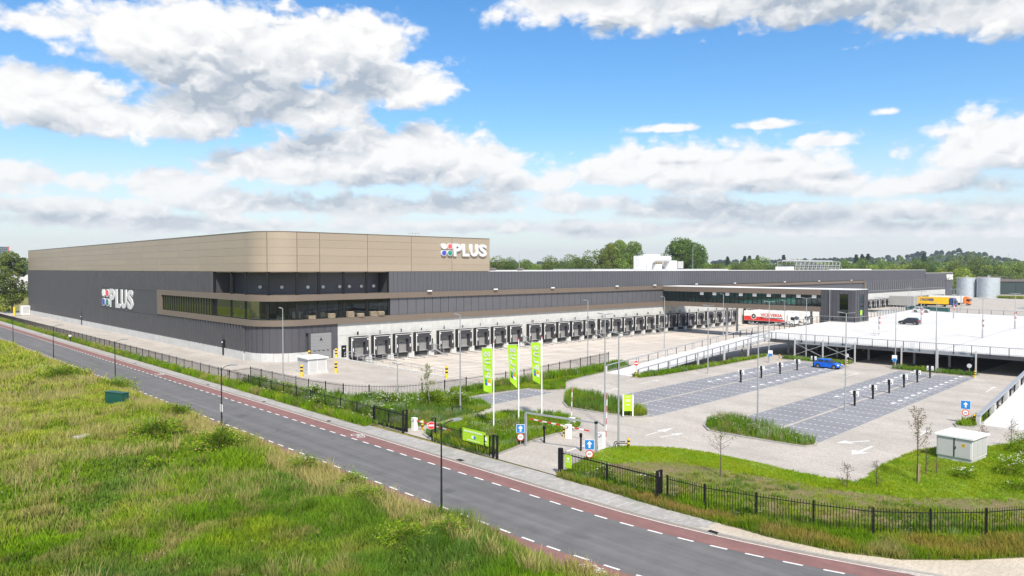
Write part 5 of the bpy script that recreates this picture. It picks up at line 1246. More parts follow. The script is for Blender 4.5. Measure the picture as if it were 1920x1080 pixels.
# ================================================================== CARS
def hatch(label, key, loc, rz, rimk='rim'):
    t = thing('parked_car', label, 'car', loc, rz)
    # side profile (x forward), lofted over five stations across the width
    low = [(-2.02, .42), (-2.0, .78), (-1.93, .98), (-1.2, 1.0), (0, .98), (.75, .95), (1.35, .86), (1.85, .74), (2.03, .58), (2.04, .32), (1.8, .24), (-1.85, .24)]
    W0 = [(.0, 1.0), (.62, 1.0), (.80, .985), (.87, .93)]; b = MB(); b.use(key); n = len(low)
    secs = []
    for w_, s in [(-w, s) for w, s in W0[::-1]]+W0[1:]: secs.append([(x*(s if abs(x) > 1.5 else 1), w_, .30+(z-.30)*(1 if s > .95 else .97)) for x, z in low])
    vs = [p for sc in secs for p in sc]; m_ = len(secs)
    b.poly(vs, [(i*n+k, i*n+(k+1) % n, (i+1)*n+(k+1) % n, (i+1)*n+k) for i in range(m_-1) for k in range(n)]+[tuple(range(n))[::-1], tuple(range((m_-1)*n, m_*n))])
    o = b.build('body', t)
    def house(name, key, xs, z0, z1, wb, wt, par=t):
        q = MB(); q.use(key); (a0, a1), (c0, c1) = xs
        q.poly([(a0, -wb, z0), (a1, -wb, z0), (a1, wb, z0), (a0, wb, z0), (c0, -wt, z1), (c1, -wt, z1), (c1, wt, z1), (c0, wt, z1)], [(0,3,2,1), (4,5,6,7), (0,1,5,4), (1,2,6,5), (2,3,7,6), (3,0,4,7)]); return q.build(name, par)
    house('windows', 'car_glass', ((-1.78, 1.05), (-1.45, .32)), .96, 1.40, .76, .62)
    house('roof', key, ((-1.58, .40), (-1.40, .22)), 1.385, 1.475, .64, .56)
    for x0, x1, xa, xb in ((-.42, -.30, -.42, -.32), (-1.5, -1.34, -1.42, -1.3), (.50, .60, .22, .30)):
        for s in (-1, 1): q = MB(); q.use(key); q.poly([(x0, s*.765, .97), (x1, s*.765, .97), (xb, s*.635, 1.40), (xa, s*.635, 1.40), (x0, s*.72, .97), (x1, s*.72, .97), (xb, s*.60, 1.40), (xa, s*.60, 1.40)], [(0,1,2,3), (4,7,6,5), (0,4,5,1), (1,5,6,2), (2,6,7,3), (3,7,4,0)]); q.build('pillar', t)
    for x in (-1.28, 1.27):
        for s in (-1, 1):
            q = MB(); q.use('tyre'); q.cyl((x, s*.70, .32), (x, s*.89, .32), .325, 18); wl = q.build('wheel', t); q = MB(); q.use(rimk); q.cyl((x, s*.891, .32), (x, s*.90, .32), .21, 12); q.build('rim', wl)
            q = MB(); q.use('black'); q.cyl((x, s*.60, .34), (x, s*.872, .34), .385, 18); q.build('wheel_arch', t)
    for s in (-1, 1):
        q = MB(); q.use('lens'); q.box(1.80, s*.48, .62, 1.985, s*.78, .74); q.build('headlight', t); q = MB(); q.use('red'); q.box(-2.03, s*.5, .78, -1.86, s*.80, .93); q.build('tail_light', t); q = MB(); q.use(key); q.box(.55, s*.80, .98, .72, s*.98, 1.10); q.build('mirror', t)
    q = MB(); q.use('black'); q.box(1.95, -.5, .34, 2.055, .5, .52); q.build('grille', t); q = MB(); q.use('yellow'); q.box(2.056, -.26, .40, 2.066, .26, .50); q.build('number_plate', t)
    return t
hatch('bright blue hatchback parked at the end of the left lot', 'car_blue', (118.3, 51.6, 0), R(-88))
hatch('black hatchback parked on the white deck roof', 'car_black', (169.8, 56.7, deck_z(170)), R(92))
hatch('silver hatchback at the far edge of the deck roof', 'car_white', (219.3, 70.3, 4.1), R(-80))
hatch('dark car standing in the shade under the deck', 'car_black', (142, 62.5, 0), R(-90))

# ================================================================== TRUCKS
def wheels(t, xs, w_=1.22, z=.5):
    for x in xs:
        for s in (-1, 1): q = MB(); q.use('tyre'); q.cyl((x, s*(w_-.32), z), (x, s*w_, z), .5, 16); wl = q.build('wheel', t); q = MB(); q.use('silver'); q.cyl((x, s*(w_+.002), z), (x, s*(w_+.02), z), .27, 10); q.build('rim', wl)
def tractor(label, key, loc, rz):
    t = thing('truck_cab', label, 'truck', loc, rz)
    b = MB(); b.use(key); b.poly([(0, -1.22, 1.0), (2.2, -1.22, .55), (2.3, -1.22, 1.9), (2.0, -1.15, 3.1), (1.3, -1.1, 3.75), (0, -1.1, 3.85)]+[(0, 1.22, 1.0), (2.2, 1.22, .55), (2.3, 1.22, 1.9), (2.0, 1.15, 3.1), (1.3, 1.1, 3.75), (0, 1.1, 3.85)], [(5,4,3,2,1,0), (6,7,8,9,10,11), (0,1,7,6), (1,2,8,7), (2,3,9,8), (3,4,10,9), (4,5,11,10), (5,0,6,11)]); b.build('cab', t)
    b = MB(); b.use('car_glass'); b.poly([(2.325, -1.08, 1.95), (2.325, 1.08, 1.95), (2.05, 1.02, 3.0), (2.05, -1.02, 3.0)], [(0,1,2,3)]); b.build('windscreen', t)
    for s in (-1, 1): b = MB(); b.use('car_glass'); b.poly([(1.0, s*1.235, 1.9), (2.12, s*1.235, 1.8), (1.9, s*1.175, 2.75), (1.0, s*1.185, 2.75)], [(0,1,2,3)]); b.build('side_window', t); b = MB(); b.use('black'); b.box(2.1, s*1.3, 1.9, 2.3, s*1.5, 2.7); b.build('mirror', t); b = MB(); b.use('lens'); b.box(2.27, s*.7, .8, 2.33, s*1.1, 1.05); b.build('headlight', t)
    b = MB(); b.use('black'); b.box(-3.6, -.5, .75, 0, .5, 1.1); b.box(2.2, -1.2, .35, 2.3, 1.2, .75); b.build('chassis', t); wheels(t, (1.3, -2.4)); return t
def trailer(label, key, loc, rz, L_=13.6, art=None, top=4.05, cat='trailer'):
    t = thing('trailer', label, cat, loc, rz)
    b = MB(); b.use(key); b.box(0, -1.27, 1.15, L_, 1.27, top); b.build('box_body', t)
    b = MB(); b.use('cab_grey'); b.box(-.04, -1.29, 1.1, .0, 1.29, top+.02); b.build('rear_frame', t)
    b = MB(); b.use('black'); b.box(.5, -.6, .85, L_-1, .6, 1.148); b.box(4.9, -1.2, .45, 8.8, -1.1, .95); b.box(4.9, 1.1, .45, 8.8, 1.2, .95); b.build('chassis', t)
    b = MB(); b.use('silver'); b.box(9.8, -.9, .0, 9.95, -.75, .86); b.box(9.8, .75, .0, 9.95, .9, .86); b.build('landing_leg', t)
    wheels(t, (1.7, 3.0, 4.3))
    if art: art(t)
    return t
def vv(t):
    b = MB(); b.use('red'); n = 24; s = 1.278
    ztop = lambda x: 2.05+.12*math.sin(x*.9) if x < 5.5 else 2.0-(x-5.5)*.085
    for k in range(n): x0 = 13.4*k/n; x1 = 13.4*(k+1)/n; b.face([(x0, s, 1.2), (x1, s, 1.2), (x1, s, ztop(x1)), (x0, s, ztop(x0))])
    b.build('red_stripe', t); b = MB(); b.use('black'); b.box(5.4, s, 1.95, 12.6, s+.008, 2.25); b.build('black_stripe', t)
    b = MB(); b.use('white'); b.cyl((3.2, s, 2.45), (3.2, s+.01, 2.45), .92, 20); b.use('black'); b.cyl((3.2, s+.011, 2.45), (3.2, s+.02, 2.45), .74, 20); b.use('cab_grey'); b.cyl((3.2, s+.021, 2.45), (3.2, s+.03, 2.45), .34, 16); b.build('emblem', t)
    letters('lettering', 'VICE VERSA', 6.9, .95, .01, 'red', (5.5, s+.002, 2.5), (1, 0, 0), t, .03)
    letters('small_lettering', 'TRANSPORT & LOGISTICS', 5.4, .16, .01, 'white', (6.2, s+.01, 2.02), (1, 0, 0), t)
# the side facing the camera is -X of the place; the trailers point away from the wall (-Y): local x = -Y, local -y = -X
def vv2(t): vv(t)
T1 = trailer('white red trailer with VICE VERSA lettering docked under the office bridge', 'white', (210.3, 117.4, -1.0), R(-90), 13.6, None); 
def side(t, f):                                        # art is drawn on local y = -1.27, reading left to right as seen from outside
    e = f(t)
def vva(t):
    b = MB(); b.use('red'); n = 24; s = -1.278
    ztop = lambda x: 2.45+.10*math.sin(x*.9) if x < 5.5 else 2.4-(x-5.5)*.09
    for k in range(n): x0 = 13.4*k/n; x1 = 13.4*(k+1)/n; b.face([(x0, s, 1.2), (x1, s, 1.2), (x1, s, ztop(x1)), (x0, s, ztop(x0))])
    b.build('red_stripe', t); b = MB(); b.use('black'); b.box(5.4, s-.008, 1.95, 12.6, s, 2.25); b.build('black_stripe', t)
    b = MB(); b.use('white'); b.cyl((3.2, s, 2.45), (3.2, s-.01, 2.45), .92, 20); b.use('black'); b.cyl((3.2, s-.011, 2.45), (3.2, s-.02, 2.45), .74, 20); b.use('cab_grey'); b.cyl((3.2, s-.021, 2.45), (3.2, s-.03, 2.45), .34, 16); b.build('emblem', t)
    letters('lettering', 'VICE VERSA', 6.9, .95, .01, 'red', (5.5, s-.004, 2.5), (1, 0, 0), t, .03); letters('small_lettering', 'TRANSPORT & LOGISTICS', 5.4, .16, .01, 'white', (6.2, s-.012, 2.02), (1, 0, 0), t)
vva(T1)
tractor('white truck cab coupled to the white red trailer', 'white', (210.3, 103.4, -1.0), R(-90))
trailer('plain white trailer behind the red lettered one', 'white', (216, 117.4, -1.0), R(-90)); tractor('white truck cab farther right under the office bridge', 'white', (216, 101.8, -1.0), R(-90))
T2 = trailer('yellow trailer with DACHSER lettering in the rear yard', 'yellow_b', (345, 113.3, 0), R(-90)); letters('lettering', 'DACHSER', 5.2, 1.1, .02, 'truck_blue', (2.9, -1.30, 2.4), (1, 0, 0), T2, .04)
tractor('dark blue truck cab on the yellow trailer', 'truck_blue', (345, 99.4, 0), R(-90))
T3 = trailer('white trailer with faint orange lettering behind the yellow one', 'white', (366, 113.8, 0), R(-90)); letters('lettering', 'GERAARDS', 3.6, .7, .02, 'orange', (7.5, -1.30, 2.5), (1, 0, 0), T3, .03)
tractor('bright orange truck cab on the white trailer', 'orange', (366, 99.9, 0), R(-90))
trailer('tall plain grey box trailer at the rear docks', 'grey_trailer', (329.5, 117.6, -.4), R(-90), 9.5, None, 5.0); trailer('grey box trailer beside the taller grey one', 'grey_trailer', (337, 117.6, -.2), R(-90), 8, None, 4.6)
for i, (y, lab) in enumerate(((87.6, 'dark green skip container, left one of the pair'), (80.8, 'dark green skip container, right one of the pair'))):
    t = thing('container', lab, 'container', (279, y, 0)); b = MB(); b.use('teal_box'); b.box(-1.2, 0, .15, 1.2, 6.5, 2.8); b.build('body', t); b = MB(); b.use('teal_box')
    for k in range(11): b.box(-1.28, .2+k*.6, .2, -1.203, .35+k*.6, 2.7)
    b.box(-1.3, -.02, 2.7, -1.203, 6.52, 2.86); b.build('rib', t)
# rear yard fence panels
b = MB(); b.use('steel_grey')
for k in range(11): b.box(263, 92-k*6, 0, 263.1, 92-k*6+.1, 1.2)
b.bar((263.05, 92, 1.15), (263.05, 26, 1.15), .05, .06); b.build('yard_railing', label='low grey railing across the yard behind the parking deck', cat='railing')

# ================================================================== SILOS, SHED, FAR BUILDINGS
for i, (x, y, r, lab) in enumerate(((474, 128.5, 4.9, 'corrugated steel silo, left of the pair'), (474.5, 118.0, 5.6, 'corrugated steel silo, right of the pair'))):
    t = thing('silo', lab, 'silo', (x, y, -.05), 0, 'steel silos'); b = MB(); b.use('galv')
    for k in range(9): b.cyl((0, 0, k*1.2), (0, 0, k*1.2+1.17), r, 36, cap=(k == 8)); b.cyl((0, 0, k*1.2+1.17), (0, 0, k*1.2+1.2), r+.12, 36, cap=False)
    b.build('shell', t); b = MB(); b.use('offwhite'); b.cyl((0, 0, 10.8), (0, 0, 11.0), r+.1, 36); b.build('rim', t)
    b = MB(); b.use('silver'); b.box(-.4, -.4, 11.0, .4, .4, 12.2) if i == 0 else b.box(-.9, -.9, 11.0, .2, .2, 12.4); b.build('hatch', t)
    b = MB(); b.use('silver')
    for s in (-.3, .3): b.cyl((-r*.72-.25, r*.72+s, 0), (-r*.72-.25, r*.72+s, 11.6), .05, 4)
    for k in range(22): b.cyl((-r*.72-.25, r*.72-.3, .5*k+.3), (-r*.72-.25, r*.72+.3, .5*k+.3), .03, 4)
    b.build('ladder', t)
t = thing('long_shed', 'long dark green industrial shed behind the silos', 'shed', (520, 150, 0), R(-58)); 
for k in range(20): b = MB(); b.use('dgreen'); b.box(k*9+.06, -.2, 0, k*9+8.94, 0, 8.0); b.build('wall_panel', t)
b = MB(); b.use('dgreen'); b.box(-4, .05, 0, 185, 40, 7.9); b.build('wall', t); b = MB(); b.use('brown_roof'); b.prism([(-5, -.6), (186, -.6), (186, 41), (-5, 41)], 8.02, lambda x, y: 8.6 if y < 5 else 11.0); b.build('roof', t)
for i in range(2):
    t = thing('gabled_barn', ('pale gabled barn roof peeking over the left silo', 'second gabled barn roof between the silos')[i], 'barn', ((600, 164, 0), (606, 150, 0))[i], R(-60))
    b = MB(); b.use('offwhite'); b.box(-7, 0, 0, 7, 18, 9); b.build('wall', t); b = MB(); b.use('roofgrey'); b.poly([(-7.6, -.6, 9), (7.6, -.6, 9), (0, -.6, 13.8), (-7.6, 19, 9), (7.6, 19, 9), (0, 19, 13.8)], [(0,1,2), (5,4,3), (0,2,5,3), (1,4,5,2)]); b.build('roof', t)
t = thing('office_tower', 'glazed high rise with a red edge at the far left', 'high rise', (264, 1673, 0), R(-9))
b = MB(); b.use('steel_grey'); b.box(-60, 0, 0, -1.6, 18, 58); b.build('wall', t); b = MB(); b.use('red'); b.box(-1.58, -.2, 0, 0, 18, 58.5); b.build('edge_wall', t)
wm = MB(); wm.use('mirror_glass'); wm.box(0, -.25, 0, 2.5, -.02, 2.6); wm = wm.mesh('window'); wm2 = MB(); wm2.use('teal_glass'); wm2.box(0, -.25, 0, 2.5, -.02, 2.6); wm2 = wm2.mesh('window')
for i in range(10):
    for j in range(16): o = link('window', wm if (i*j) % 3 else wm2, t); o.location = (-33+i*3.1, 0, 5+j*3.3)
t = thing('white_hall', 'low white hall with banded front at the left edge behind the tree', 'hall', (50, 500, 0), R(0))
for k in range(5): b = MB(); b.use('offwhite'); b.box(-60, -.2, 3.6+k*1.75, 46, 0, 5.25+k*1.75); b.build('wall_panel', t)
b = MB(); b.use('offwhite'); b.box(-60, .02, 0, 46, 40, 12.3); b.build('wall', t); b = MB(); b.use('black'); b.box(-60, -.3, .3, 46, -.22, 3.5); b.build('window_strip', t)
b = MB(); b.use('steel_grey'); b.box(-60, 20, 12.4, 28, 60, 16); b.build('upper_storey', t)
hx, hy = 2818, 645
t = thing('transmission_tower', 'slim pale transmission tower on the far hill', 'tower', (hx, hy, 0)); b = MB(); b.use('cab_grey'); b.cyl((0, 0, 0), (0, 0, 46), 4.0, 12, 3.0); b.build('shaft', t); b = MB(); b.use('cab_grey'); b.cyl((0, 0, 46), (0, 0, 50), 6.5, 12); b.cyl((0, 0, 50), (0, 0, 54), 4.5, 12, 3); b.build('platform', t); b = MB(); b.use('silver'); b.cyl((0, 0, 54), (0, 0, 66), 1.2, 8, .3); b.build('antenna', t)

# --- a walker on the pavement
t = thing('person', 'person in a white shirt and dark trousers walking on the far left pavement', 'person', (39.9, 183.9, .05), R(100))
def skin_mesh(name, V, Ed, rad, key):
    me = bpy.data.meshes.new(name); me.from_pydata(V, Ed, []); o = bpy.data.objects.new(name, me); COL.objects.link(o)
    o.modifiers.new('skin', 'SKIN')
    bm_ = bmesh.new(); bm_.from_mesh(me); lay = bm_.verts.layers.skin.verify()
    for v_, r in zip(bm_.verts, rad): v_[lay].radius = (r, r)
    bm_.verts.ensure_lookup_table(); bm_.verts[0][lay].use_root = True; bm_.to_mesh(me); bm_.free()
    s = o.modifiers.new('s', 'SUBSURF'); s.levels = s.render_levels = 1
    me.materials.append(M[key]); return o
if True:
    V = [(0,0,.95), (0,0,1.2), (0,0,1.42), (0,0,1.52), (.02,0,1.66), (0,-.19,1.40), (.03,-.25,1.12), (.12,-.24,.9), (0,.19,1.40), (-.05,.25,1.12), (.02,.25,.88), (0,-.1,.9), (.12,-.1,.5), (.1,-.1,.08), (.22,-.1,.04), (0,.1,.9), (-.08,.1,.5), (-.25,.1,.12), (-.14,.1,.05)]
    Ed = [(0,1),(1,2),(2,3),(3,4),(2,5),(5,6),(6,7),(2,8),(8,9),(9,10),(0,11),(11,12),(12,13),(13,14),(0,15),(15,16),(16,17),(17,18)]
    rad = [.13,.13,.14,.06,.11,.06,.05,.04,.06,.05,.04,.10,.075,.05,.045,.10,.075,.05,.045]
    o = skin_mesh('body', V, Ed, rad, 'skin'); o.parent = t
    o = skin_mesh('trousers', [V[0], V[11], V[12], V[13], V[15], V[16], V[17]], [(0,1),(1,2),(2,3),(0,4),(4,5),(5,6)], [.155,.125,.095,.075,.125,.095,.075], 'jeans'); o.parent = t
    o = skin_mesh('shirt', [(0,0,1.0), V[1], V[2], V[5], V[6], V[8], V[9]], [(0,1),(1,2),(2,3),(3,4),(2,5),(5,6)], [.165,.165,.165,.085,.07,.085,.07], 'white'); o.parent = t
q = MB(); q.use('black'); q.cyl((.0, 0, 1.70), (.0, 0, 1.79), .105, 8, .07); q.build('hair', t)

# ================================================================== VEGETATION
G1 = np.array([.118, .235, .010]); G2 = np.array([.190, .315, .014]); G3 = np.array([.068, .145, .010]); ST1 = np.array([.46, .37, .15]); ST2 = np.array([.30, .26, .08]); YG = np.array([.34, .38, .03]); WH = np.array([.72, .72, .62]); RU = np.array([.26, .13, .05]); BG = np.array([.105, .19, .040])
def lerp(a, b, t): t = np.clip(t, 0, 1)[:, None]; return a*(1-t)+b*t
def shade_mix(x, y, lush=.5, seed=0):
    """colours of the grass on a patch: greens, blue greens and straw in drifts"""
    n1 = fb(x+3*fb(x, y, 5, seed+31), y, 7, seed+1)*.6+.4*fb(x, y, 2.6, seed+11); n2 = fb(x, y, 3.5, seed+2); n3 = fb(x, y, 1.2, seed+3); n4 = fb(x, y, 17, seed+4)
    C = lerp(np.tile(G1, (len(x), 1)), G2, (n2-.3)*2.2); C = lerp(C, BG, (n4-.52)*4); C = lerp(C, G3, (n3-.50)*4)
    s = np.clip((n1-lush)*4.2+(n3-.5)*3.0, 0, 1)*.72
    Ct = lerp(C, ST1, s); Cb = lerp(C, ST2, s*.55)
    yl = np.clip((fb(x, y, 6, seed+8)-.57)*6, 0, 1); Ct = lerp(Ct, YG, yl*.7)
    return Cb, Ct, s
def plant(name, label, cat, P, H, Wd, Cb, Ct, per, lean, spread, seed):
    V, C = blades(P, H, Wd, Cb, Ct, lean, per, spread, seed)
    return link(name, raw_mesh(name, V, None, 4, C, M['grass']), None, label, cat, None, 'stuff')
# ---- meadow (denser near the camera)
MP = [(28.3, -2), (28.4, 10), (28.5, 30), (28.45, 420), (-14, 420), (-6, 60), (-4, 10), (4, -2)]
def meadow(y0, y1, dens, per, w_, seed, hmul=1.0):
    x, y = scatter([(-8, y0), (31 if y0 < 25 else 28.9, y0), (31 if y0 < 25 else 28.9, y1), (-8, y1)], dens, seed)
    k = x < np.where(y < 33, 28.5+.0088*.75*np.clip(33-y, 0, None)**2, 28.5)-.15+.5*(fb(x, y, 1.1, 91)-.5)
    # only the wedge the picture can see, with a margin to both sides
    az = np.degrees(np.arctan2(y, x)); k &= (az < 96) & (az > 6) & (np.hypot(x, y) > 9)
    k &= ~((x > 24.6) & (y > 85) & (y < 93.4) & (x-24.6 > (93.4-y)*-.02) & (vn(x, y, 1.0, 4) < .8)); x = x[k]; y = y[k]
    Cb, Ct, s = shade_mix(x, y, .61-.20*np.clip((y-48)/30, 0, 1) if y1 < 110 else .43, 40)
    edge = np.clip((x-24.8)/3, 0, 1)*np.clip((fb(x, y, 5, 77)-.30)*3, 0, 1); Ct = lerp(Ct, ST1*1.05, edge*.95); Cb = lerp(Cb, ST2, edge*.5)
    far = np.clip((y-50)/50, 0, 1); Ct = lerp(Ct, YG*1.25+ST1*.15, far*.6)
    tus = np.clip((vn(x, y, 1.5, 61)-.42)*2.6, 0, 1); band_ = np.clip((x-22.5)/3.5, 0, 1)*np.clip((y-14)/20, 0, 1)
    H = (.22+.34*fb(x, y, 3.0, 55)+.52*tus*(.35+.65*vn(x, y, 6, 62))+.45*np.clip(fb(x, y, 7, 56)-.45, 0, 1)*2+s*.18+band_*.65*np.clip((fb(x, y, 3.2, 63)-.38)*4, 0, 1))*hmul; Cb = Cb*(.85+.25*tus)[:, None]; Wd = np.full(len(x), w_)*(1+.5*(1-s))
    P = np.stack([x, y, meadow_z(x, y)-.03], 1)
    plant('meadow_grass', ('tall green and straw meadow grass in the foreground left of the road', 'yellow green meadow grass in the middle distance left of the road', 'pale meadow grass far left along the road')[seed-1], 'meadow grass', P, H, Wd, Cb, Ct, per, .5, .16, seed)
meadow(6, 48, 34, 7, .030, 1); meadow(48, 105, 20, 6, .05, 2, 1.05); meadow(105, 330, 4.5, 6, .11, 3, 1.1)
def stalks(x0, x1, y0, y1, n, w_, seed, thr, lab):
    g = np.random.default_rng(seed); x = g.uniform(x0, x1, n); y = g.uniform(y0, y1, n); k = (fb(x, y, 4.5, seed) > thr) & (x > y*.08-2) & ((y > 33) | (x < 28)); x = x[k]; y = y[k]
    c = np.array([.46, .41, .15])*g.uniform(.8, 1.15, (len(x), 1)); P = np.stack([x, y, meadow_z(x, y)+.15], 1)
    plant('seed_stalks', lab, 'seed stalks', P, g.uniform(.65, 1.15, len(x)), np.full(len(x), w_), c*.7, c, 5, .55, .22, seed)
stalks(2, 28.2, 24, 60, 8000, .016, 71, .69, 'pale straw seed stalks standing above the near meadow grass')
stalks(0, 28.2, 60, 130, 12000, .034, 72, .52, 'pale straw seed stalks standing above the middle meadow grass')
stalks(25.4, 28.3, 26, 150, 9000, .028, 73, .36, 'straw coloured fringe of seed stalks along the road edge')
# ---- bushy weeds and flower heads in the meadow
def weed_clump(name, label, cat, cx, cy, cz, r, h_, cols, n, leaf, seed, stems=0, flower=None):
    g = np.random.default_rng(seed); u = g.normal(size=(n, 3)); u /= np.linalg.norm(u, axis=1)[:, None]; rr = g.uniform(.35, 1, n)**.6
    lob = 1+.42*np.sin(u[:, 0]*4+seed)*np.cos(u[:, 1]*5+seed*2)+.2*np.sin(u[:, 2]*9+u[:, 0]*7+seed)
    P = u*(rr*(1+.5*(g.uniform(0, 1, n)**6)))[:, None]*lob[:, None]*np.array([r, r, h_*.62]); P[:, 2] = np.abs(P[:, 2]+h_*.42); P += np.array([cx, cy, cz])
    ci = g.integers(0, len(cols), n); C = np.array(cols)[ci]*g.uniform(.7, 1.3, (n, 1))
    V, C4 = leaves(P, leaf, C, seed)
    if flower is not None:
        m_ = flower[1]; Q = np.stack([cx+g.normal(0, r*.55, m_), cy+g.normal(0, r*.55, m_), cz+h_*g.uniform(.75, 1.15, m_)], 1); Q = np.repeat(Q, 7, 0)+g.normal(0, .05, (m_*7, 3))*np.array([1, 1, .25])
        V2, C2 = leaves(Q, .07, np.tile(flower[0], (len(Q), 1)), seed+3, .5); V = np.concatenate([V, V2]); C4 = np.concatenate([C4, C2])
    return raw_mesh(name, V, None, 4, C4, M['leaves_b'])
def bush(label, x, y, z, r, h_, cols, n, leaf, seed, flower=None, cat='bush', name='bush'):
    t = thing(name, label, cat, (x, y, z)); link('foliage', weed_clump(name, '', '', 0, 0, 0, r, h_, cols, n, leaf, seed, 0, flower), t)
    b = MB(); b.use('bark'); g = random.Random(seed)
    for k in range(5): a = g.uniform(0, 6.28); b.cyl((0, 0, -.05), (math.cos(a)*r*.5, math.sin(a)*r*.5, h_*.7), .02, 4, .008)
    b.build('stem', t)
mb_ = [(24.6, 62.5, 1.7, 1.5, 'dark green bush in the meadow edge below the green cabinet'), (27.0, 52.0, 1.3, 1.2, 'round bush at the road edge halfway along the meadow'), (22.5, 72, 2.0, 1.3, 'olive bush in the straw coloured grass left of the road'), (25.6, 41.5, 1.2, 1.1, 'leafy bush near the road left of the near black lamp'), (27.2, 104, 2.2, 1.3, 'grey green bush beside the third black lamp'), (24.6, 118, 2.4, 1.5, 'dark shrub in the distant left meadow'), (26.0, 33.0, 1.0, 1.0, 'fresh green bush in the bottom foreground by the road'), (23.5, 33.5, 1.3, 1.1, 'broad leafy bush in the bottom foreground'), (27.0, 80.0, 1.5, 1.2, 'bush on the road verge right below the green cabinet'), (19.0, 60, 1.2, .8, 'low dark weed clump in the open meadow'), (27.2, 45.6, 1.1, 1.2, 'bush with straw tips against the red cycle strip')]
for i, (x, y, r, h_, lab) in enumerate(mb_):
    h_ *= 1.25
    bush(lab, x, y, float(meadow_z(np.array([x]), np.array([y]))[0]), r, h_, [G1, G2, G1*.95, BG*1.1, ST2*1.2, G2, YG*.8], int(1900*r*h_), .10 if y < 60 else .16, 100+i)
# white umbels and yellow flowers spotted over the meadow: loose heads
def heads(name, label, polyf, n, cols, z0, size, seed, cl=5):
    g = np.random.default_rng(seed); x, y = polyf(g, n); k = vn(x, y, 5, seed) > .55; x = x[k]; y = y[k]
    P = np.repeat(np.stack([x, y, meadow_z(x, y)+z0*g.uniform(.7, 1.2, len(x))], 1), cl, 0); P += g.normal(0, .06, P.shape)*np.array([1, 1, .3])
    C = np.array(cols)[g.integers(0, len(cols), len(P))]; V, C4 = leaves(P, size, C, seed, .6)
    link(name, raw_mesh(name, V, None, 4, C4, M['leaves_b']), None, label, 'wild flowers', None, 'stuff')
heads('wild_flowers', 'tiny white and yellow flower heads scattered through the meadow', lambda g, n: (g.uniform(4, 28, n), g.uniform(26, 75, n)), 700, [WH*.8, WH*.8, np.array([.6, .45, .03])], .75, .045, 5, 4)
heads('wild_flowers', 'creamy seed heads along the far meadow edge beside the road', lambda g, n: (g.uniform(23, 28.4, n), g.uniform(95, 260, n)), 2200, [WH*.6, WH*.5, YG], .9, .11, 6)

# ---- weeds along fences and in beds
def bed(poly, kind, zf, name, label, dens, per, hb, w_, seed, lush=.5, tint=None, lean=.4):
    x, y = scatter(poly, dens, seed); z = zf(x, y) if callable(zf) else np.full(len(x), float(zf))
    Cb, Ct, s = shade_mix(x, y, lush, seed+60)
    if tint is not None: Ct = lerp(Ct, tint[0], np.clip((fb(x, y, tint[1], seed+7)-tint[2])*5, 0, 1)*tint[3])
    H = hb*(.45+1.0*fb(x, y, 1.6, seed+9)); P = np.stack([x, y, z-.02], 1)
    plant(name, label, 'weeds' if hb > .35 else 'grass', P, H, np.full(len(x), w_), Cb, Ct, per, lean, .12, seed)
for i, (poly, kind, h_) in enumerate(GRASS):
    if kind == 'reed': bed(poly, kind, h_, 'tall_grass', 'tall reedy grass in the kerbed island with the lime sign board', 15, 6, .95, .032, 201, .62, (RU, 3, .62, .8), .25)
    elif kind == 'flowery': bed(poly, kind, h_, 'tall_grass', 'flowering tall grass in the kerbed island of the right lot', 15, 6, .85, .032, 202, .55, (WH*.8, 1.2, .56, .6), .3)
    elif kind == 'short': bed(poly, kind, h_, 'tall_grass', 'low grass in '+{2: 'the strip under the left ramp', 5: 'the small island by the right ramp', 7: 'the bed behind the blue car', 8: 'the bed at the right front of the deck'}.get(i, 'a bed number'), 14, 6, .62, .06, 210+i, .66, (WH*.75, 1.5, .60, .5), .3)
    elif kind == 'lawnmix': bed(poly, kind, h_, 'tall_grass', 'grass and flowering weeds along the yard fence behind the flags', 15, 6, .32, .06, 203, .7)
    elif kind == 'weedy': bed(poly, kind, h_, 'tall_grass', ('weedy grass filling the bed between the entrance lanes', 'dense green weeds between the two fences behind the left gate')[poly is I_F], 22, 6, .62, .04, 204+i, .60, (WH*.7, 1.3, .60, .6))
bed([(58.5, 73.9), (58, 72.3), (76, 72.8), (88, 73.6), (97, 75.5), (97, 77.5), (85, 74.9), (72, 74.5)], 'x', .13, 'tall_grass', 'tall weeds in front of the yard fence right of the flags', 22, 6, 1.0, .06, 231, .6, (WH*.7, 1.5, .58, .6))
bed([(41.8, 66), (45.6, 66), (54, 70), (57, 70.6), (56.5, 73), (54, 73.2), (48.6, 76.6), (46.8, 79.6), (45.2, 84), (45.0, 100), (41.8, 100)], 'x', .06, 'tall_grass', 'high lush weeds along the curved yard fence', 16, 6, 1.15, .05, 232, .72, (WH*.75, 1.4, .60, .7))
bed([(41.45, 330), (40.3, 330), (40.0, 100), (39.9, 64.4), (41.45, 64.4)], 'x', .05, 'verge_weeds', 'long strip of mixed weeds between the pavement and the left fence', 15, 6, .85, .06, 233, .50, (YG, 3, .5, .5))
bed(V2, 'x', .05, 'verge_weeds', 'dry brown grass between the curved pavement and the black fence', 75, 6, .60, .026, 234, .38, (RU*1.5, 2.2, .40, .65), .6)
nf = [(41.4, 38.6), (41.5, 29.6), (41.7, 26.3), (42.6, 23.0), (43.6, 19.8), (44.9, 16.7), (47.2, 14.2), (49.7, 12.0), (53, 9.2), (53.8, 9.9), (50.5, 13.0), (48.1, 15.3), (46.0, 17.6), (44.8, 20.6), (43.7, 23.6), (42.8, 26.6), (42.5, 29.8), (42.3, 38.6)]
bed(nf, 'x', .06, 'verge_weeds', 'green leafy weeds growing through the foot of the curved black fence', 55, 6, .75, .035, 235, .70, (WH*.6, 1.2, .66, .5), .4)
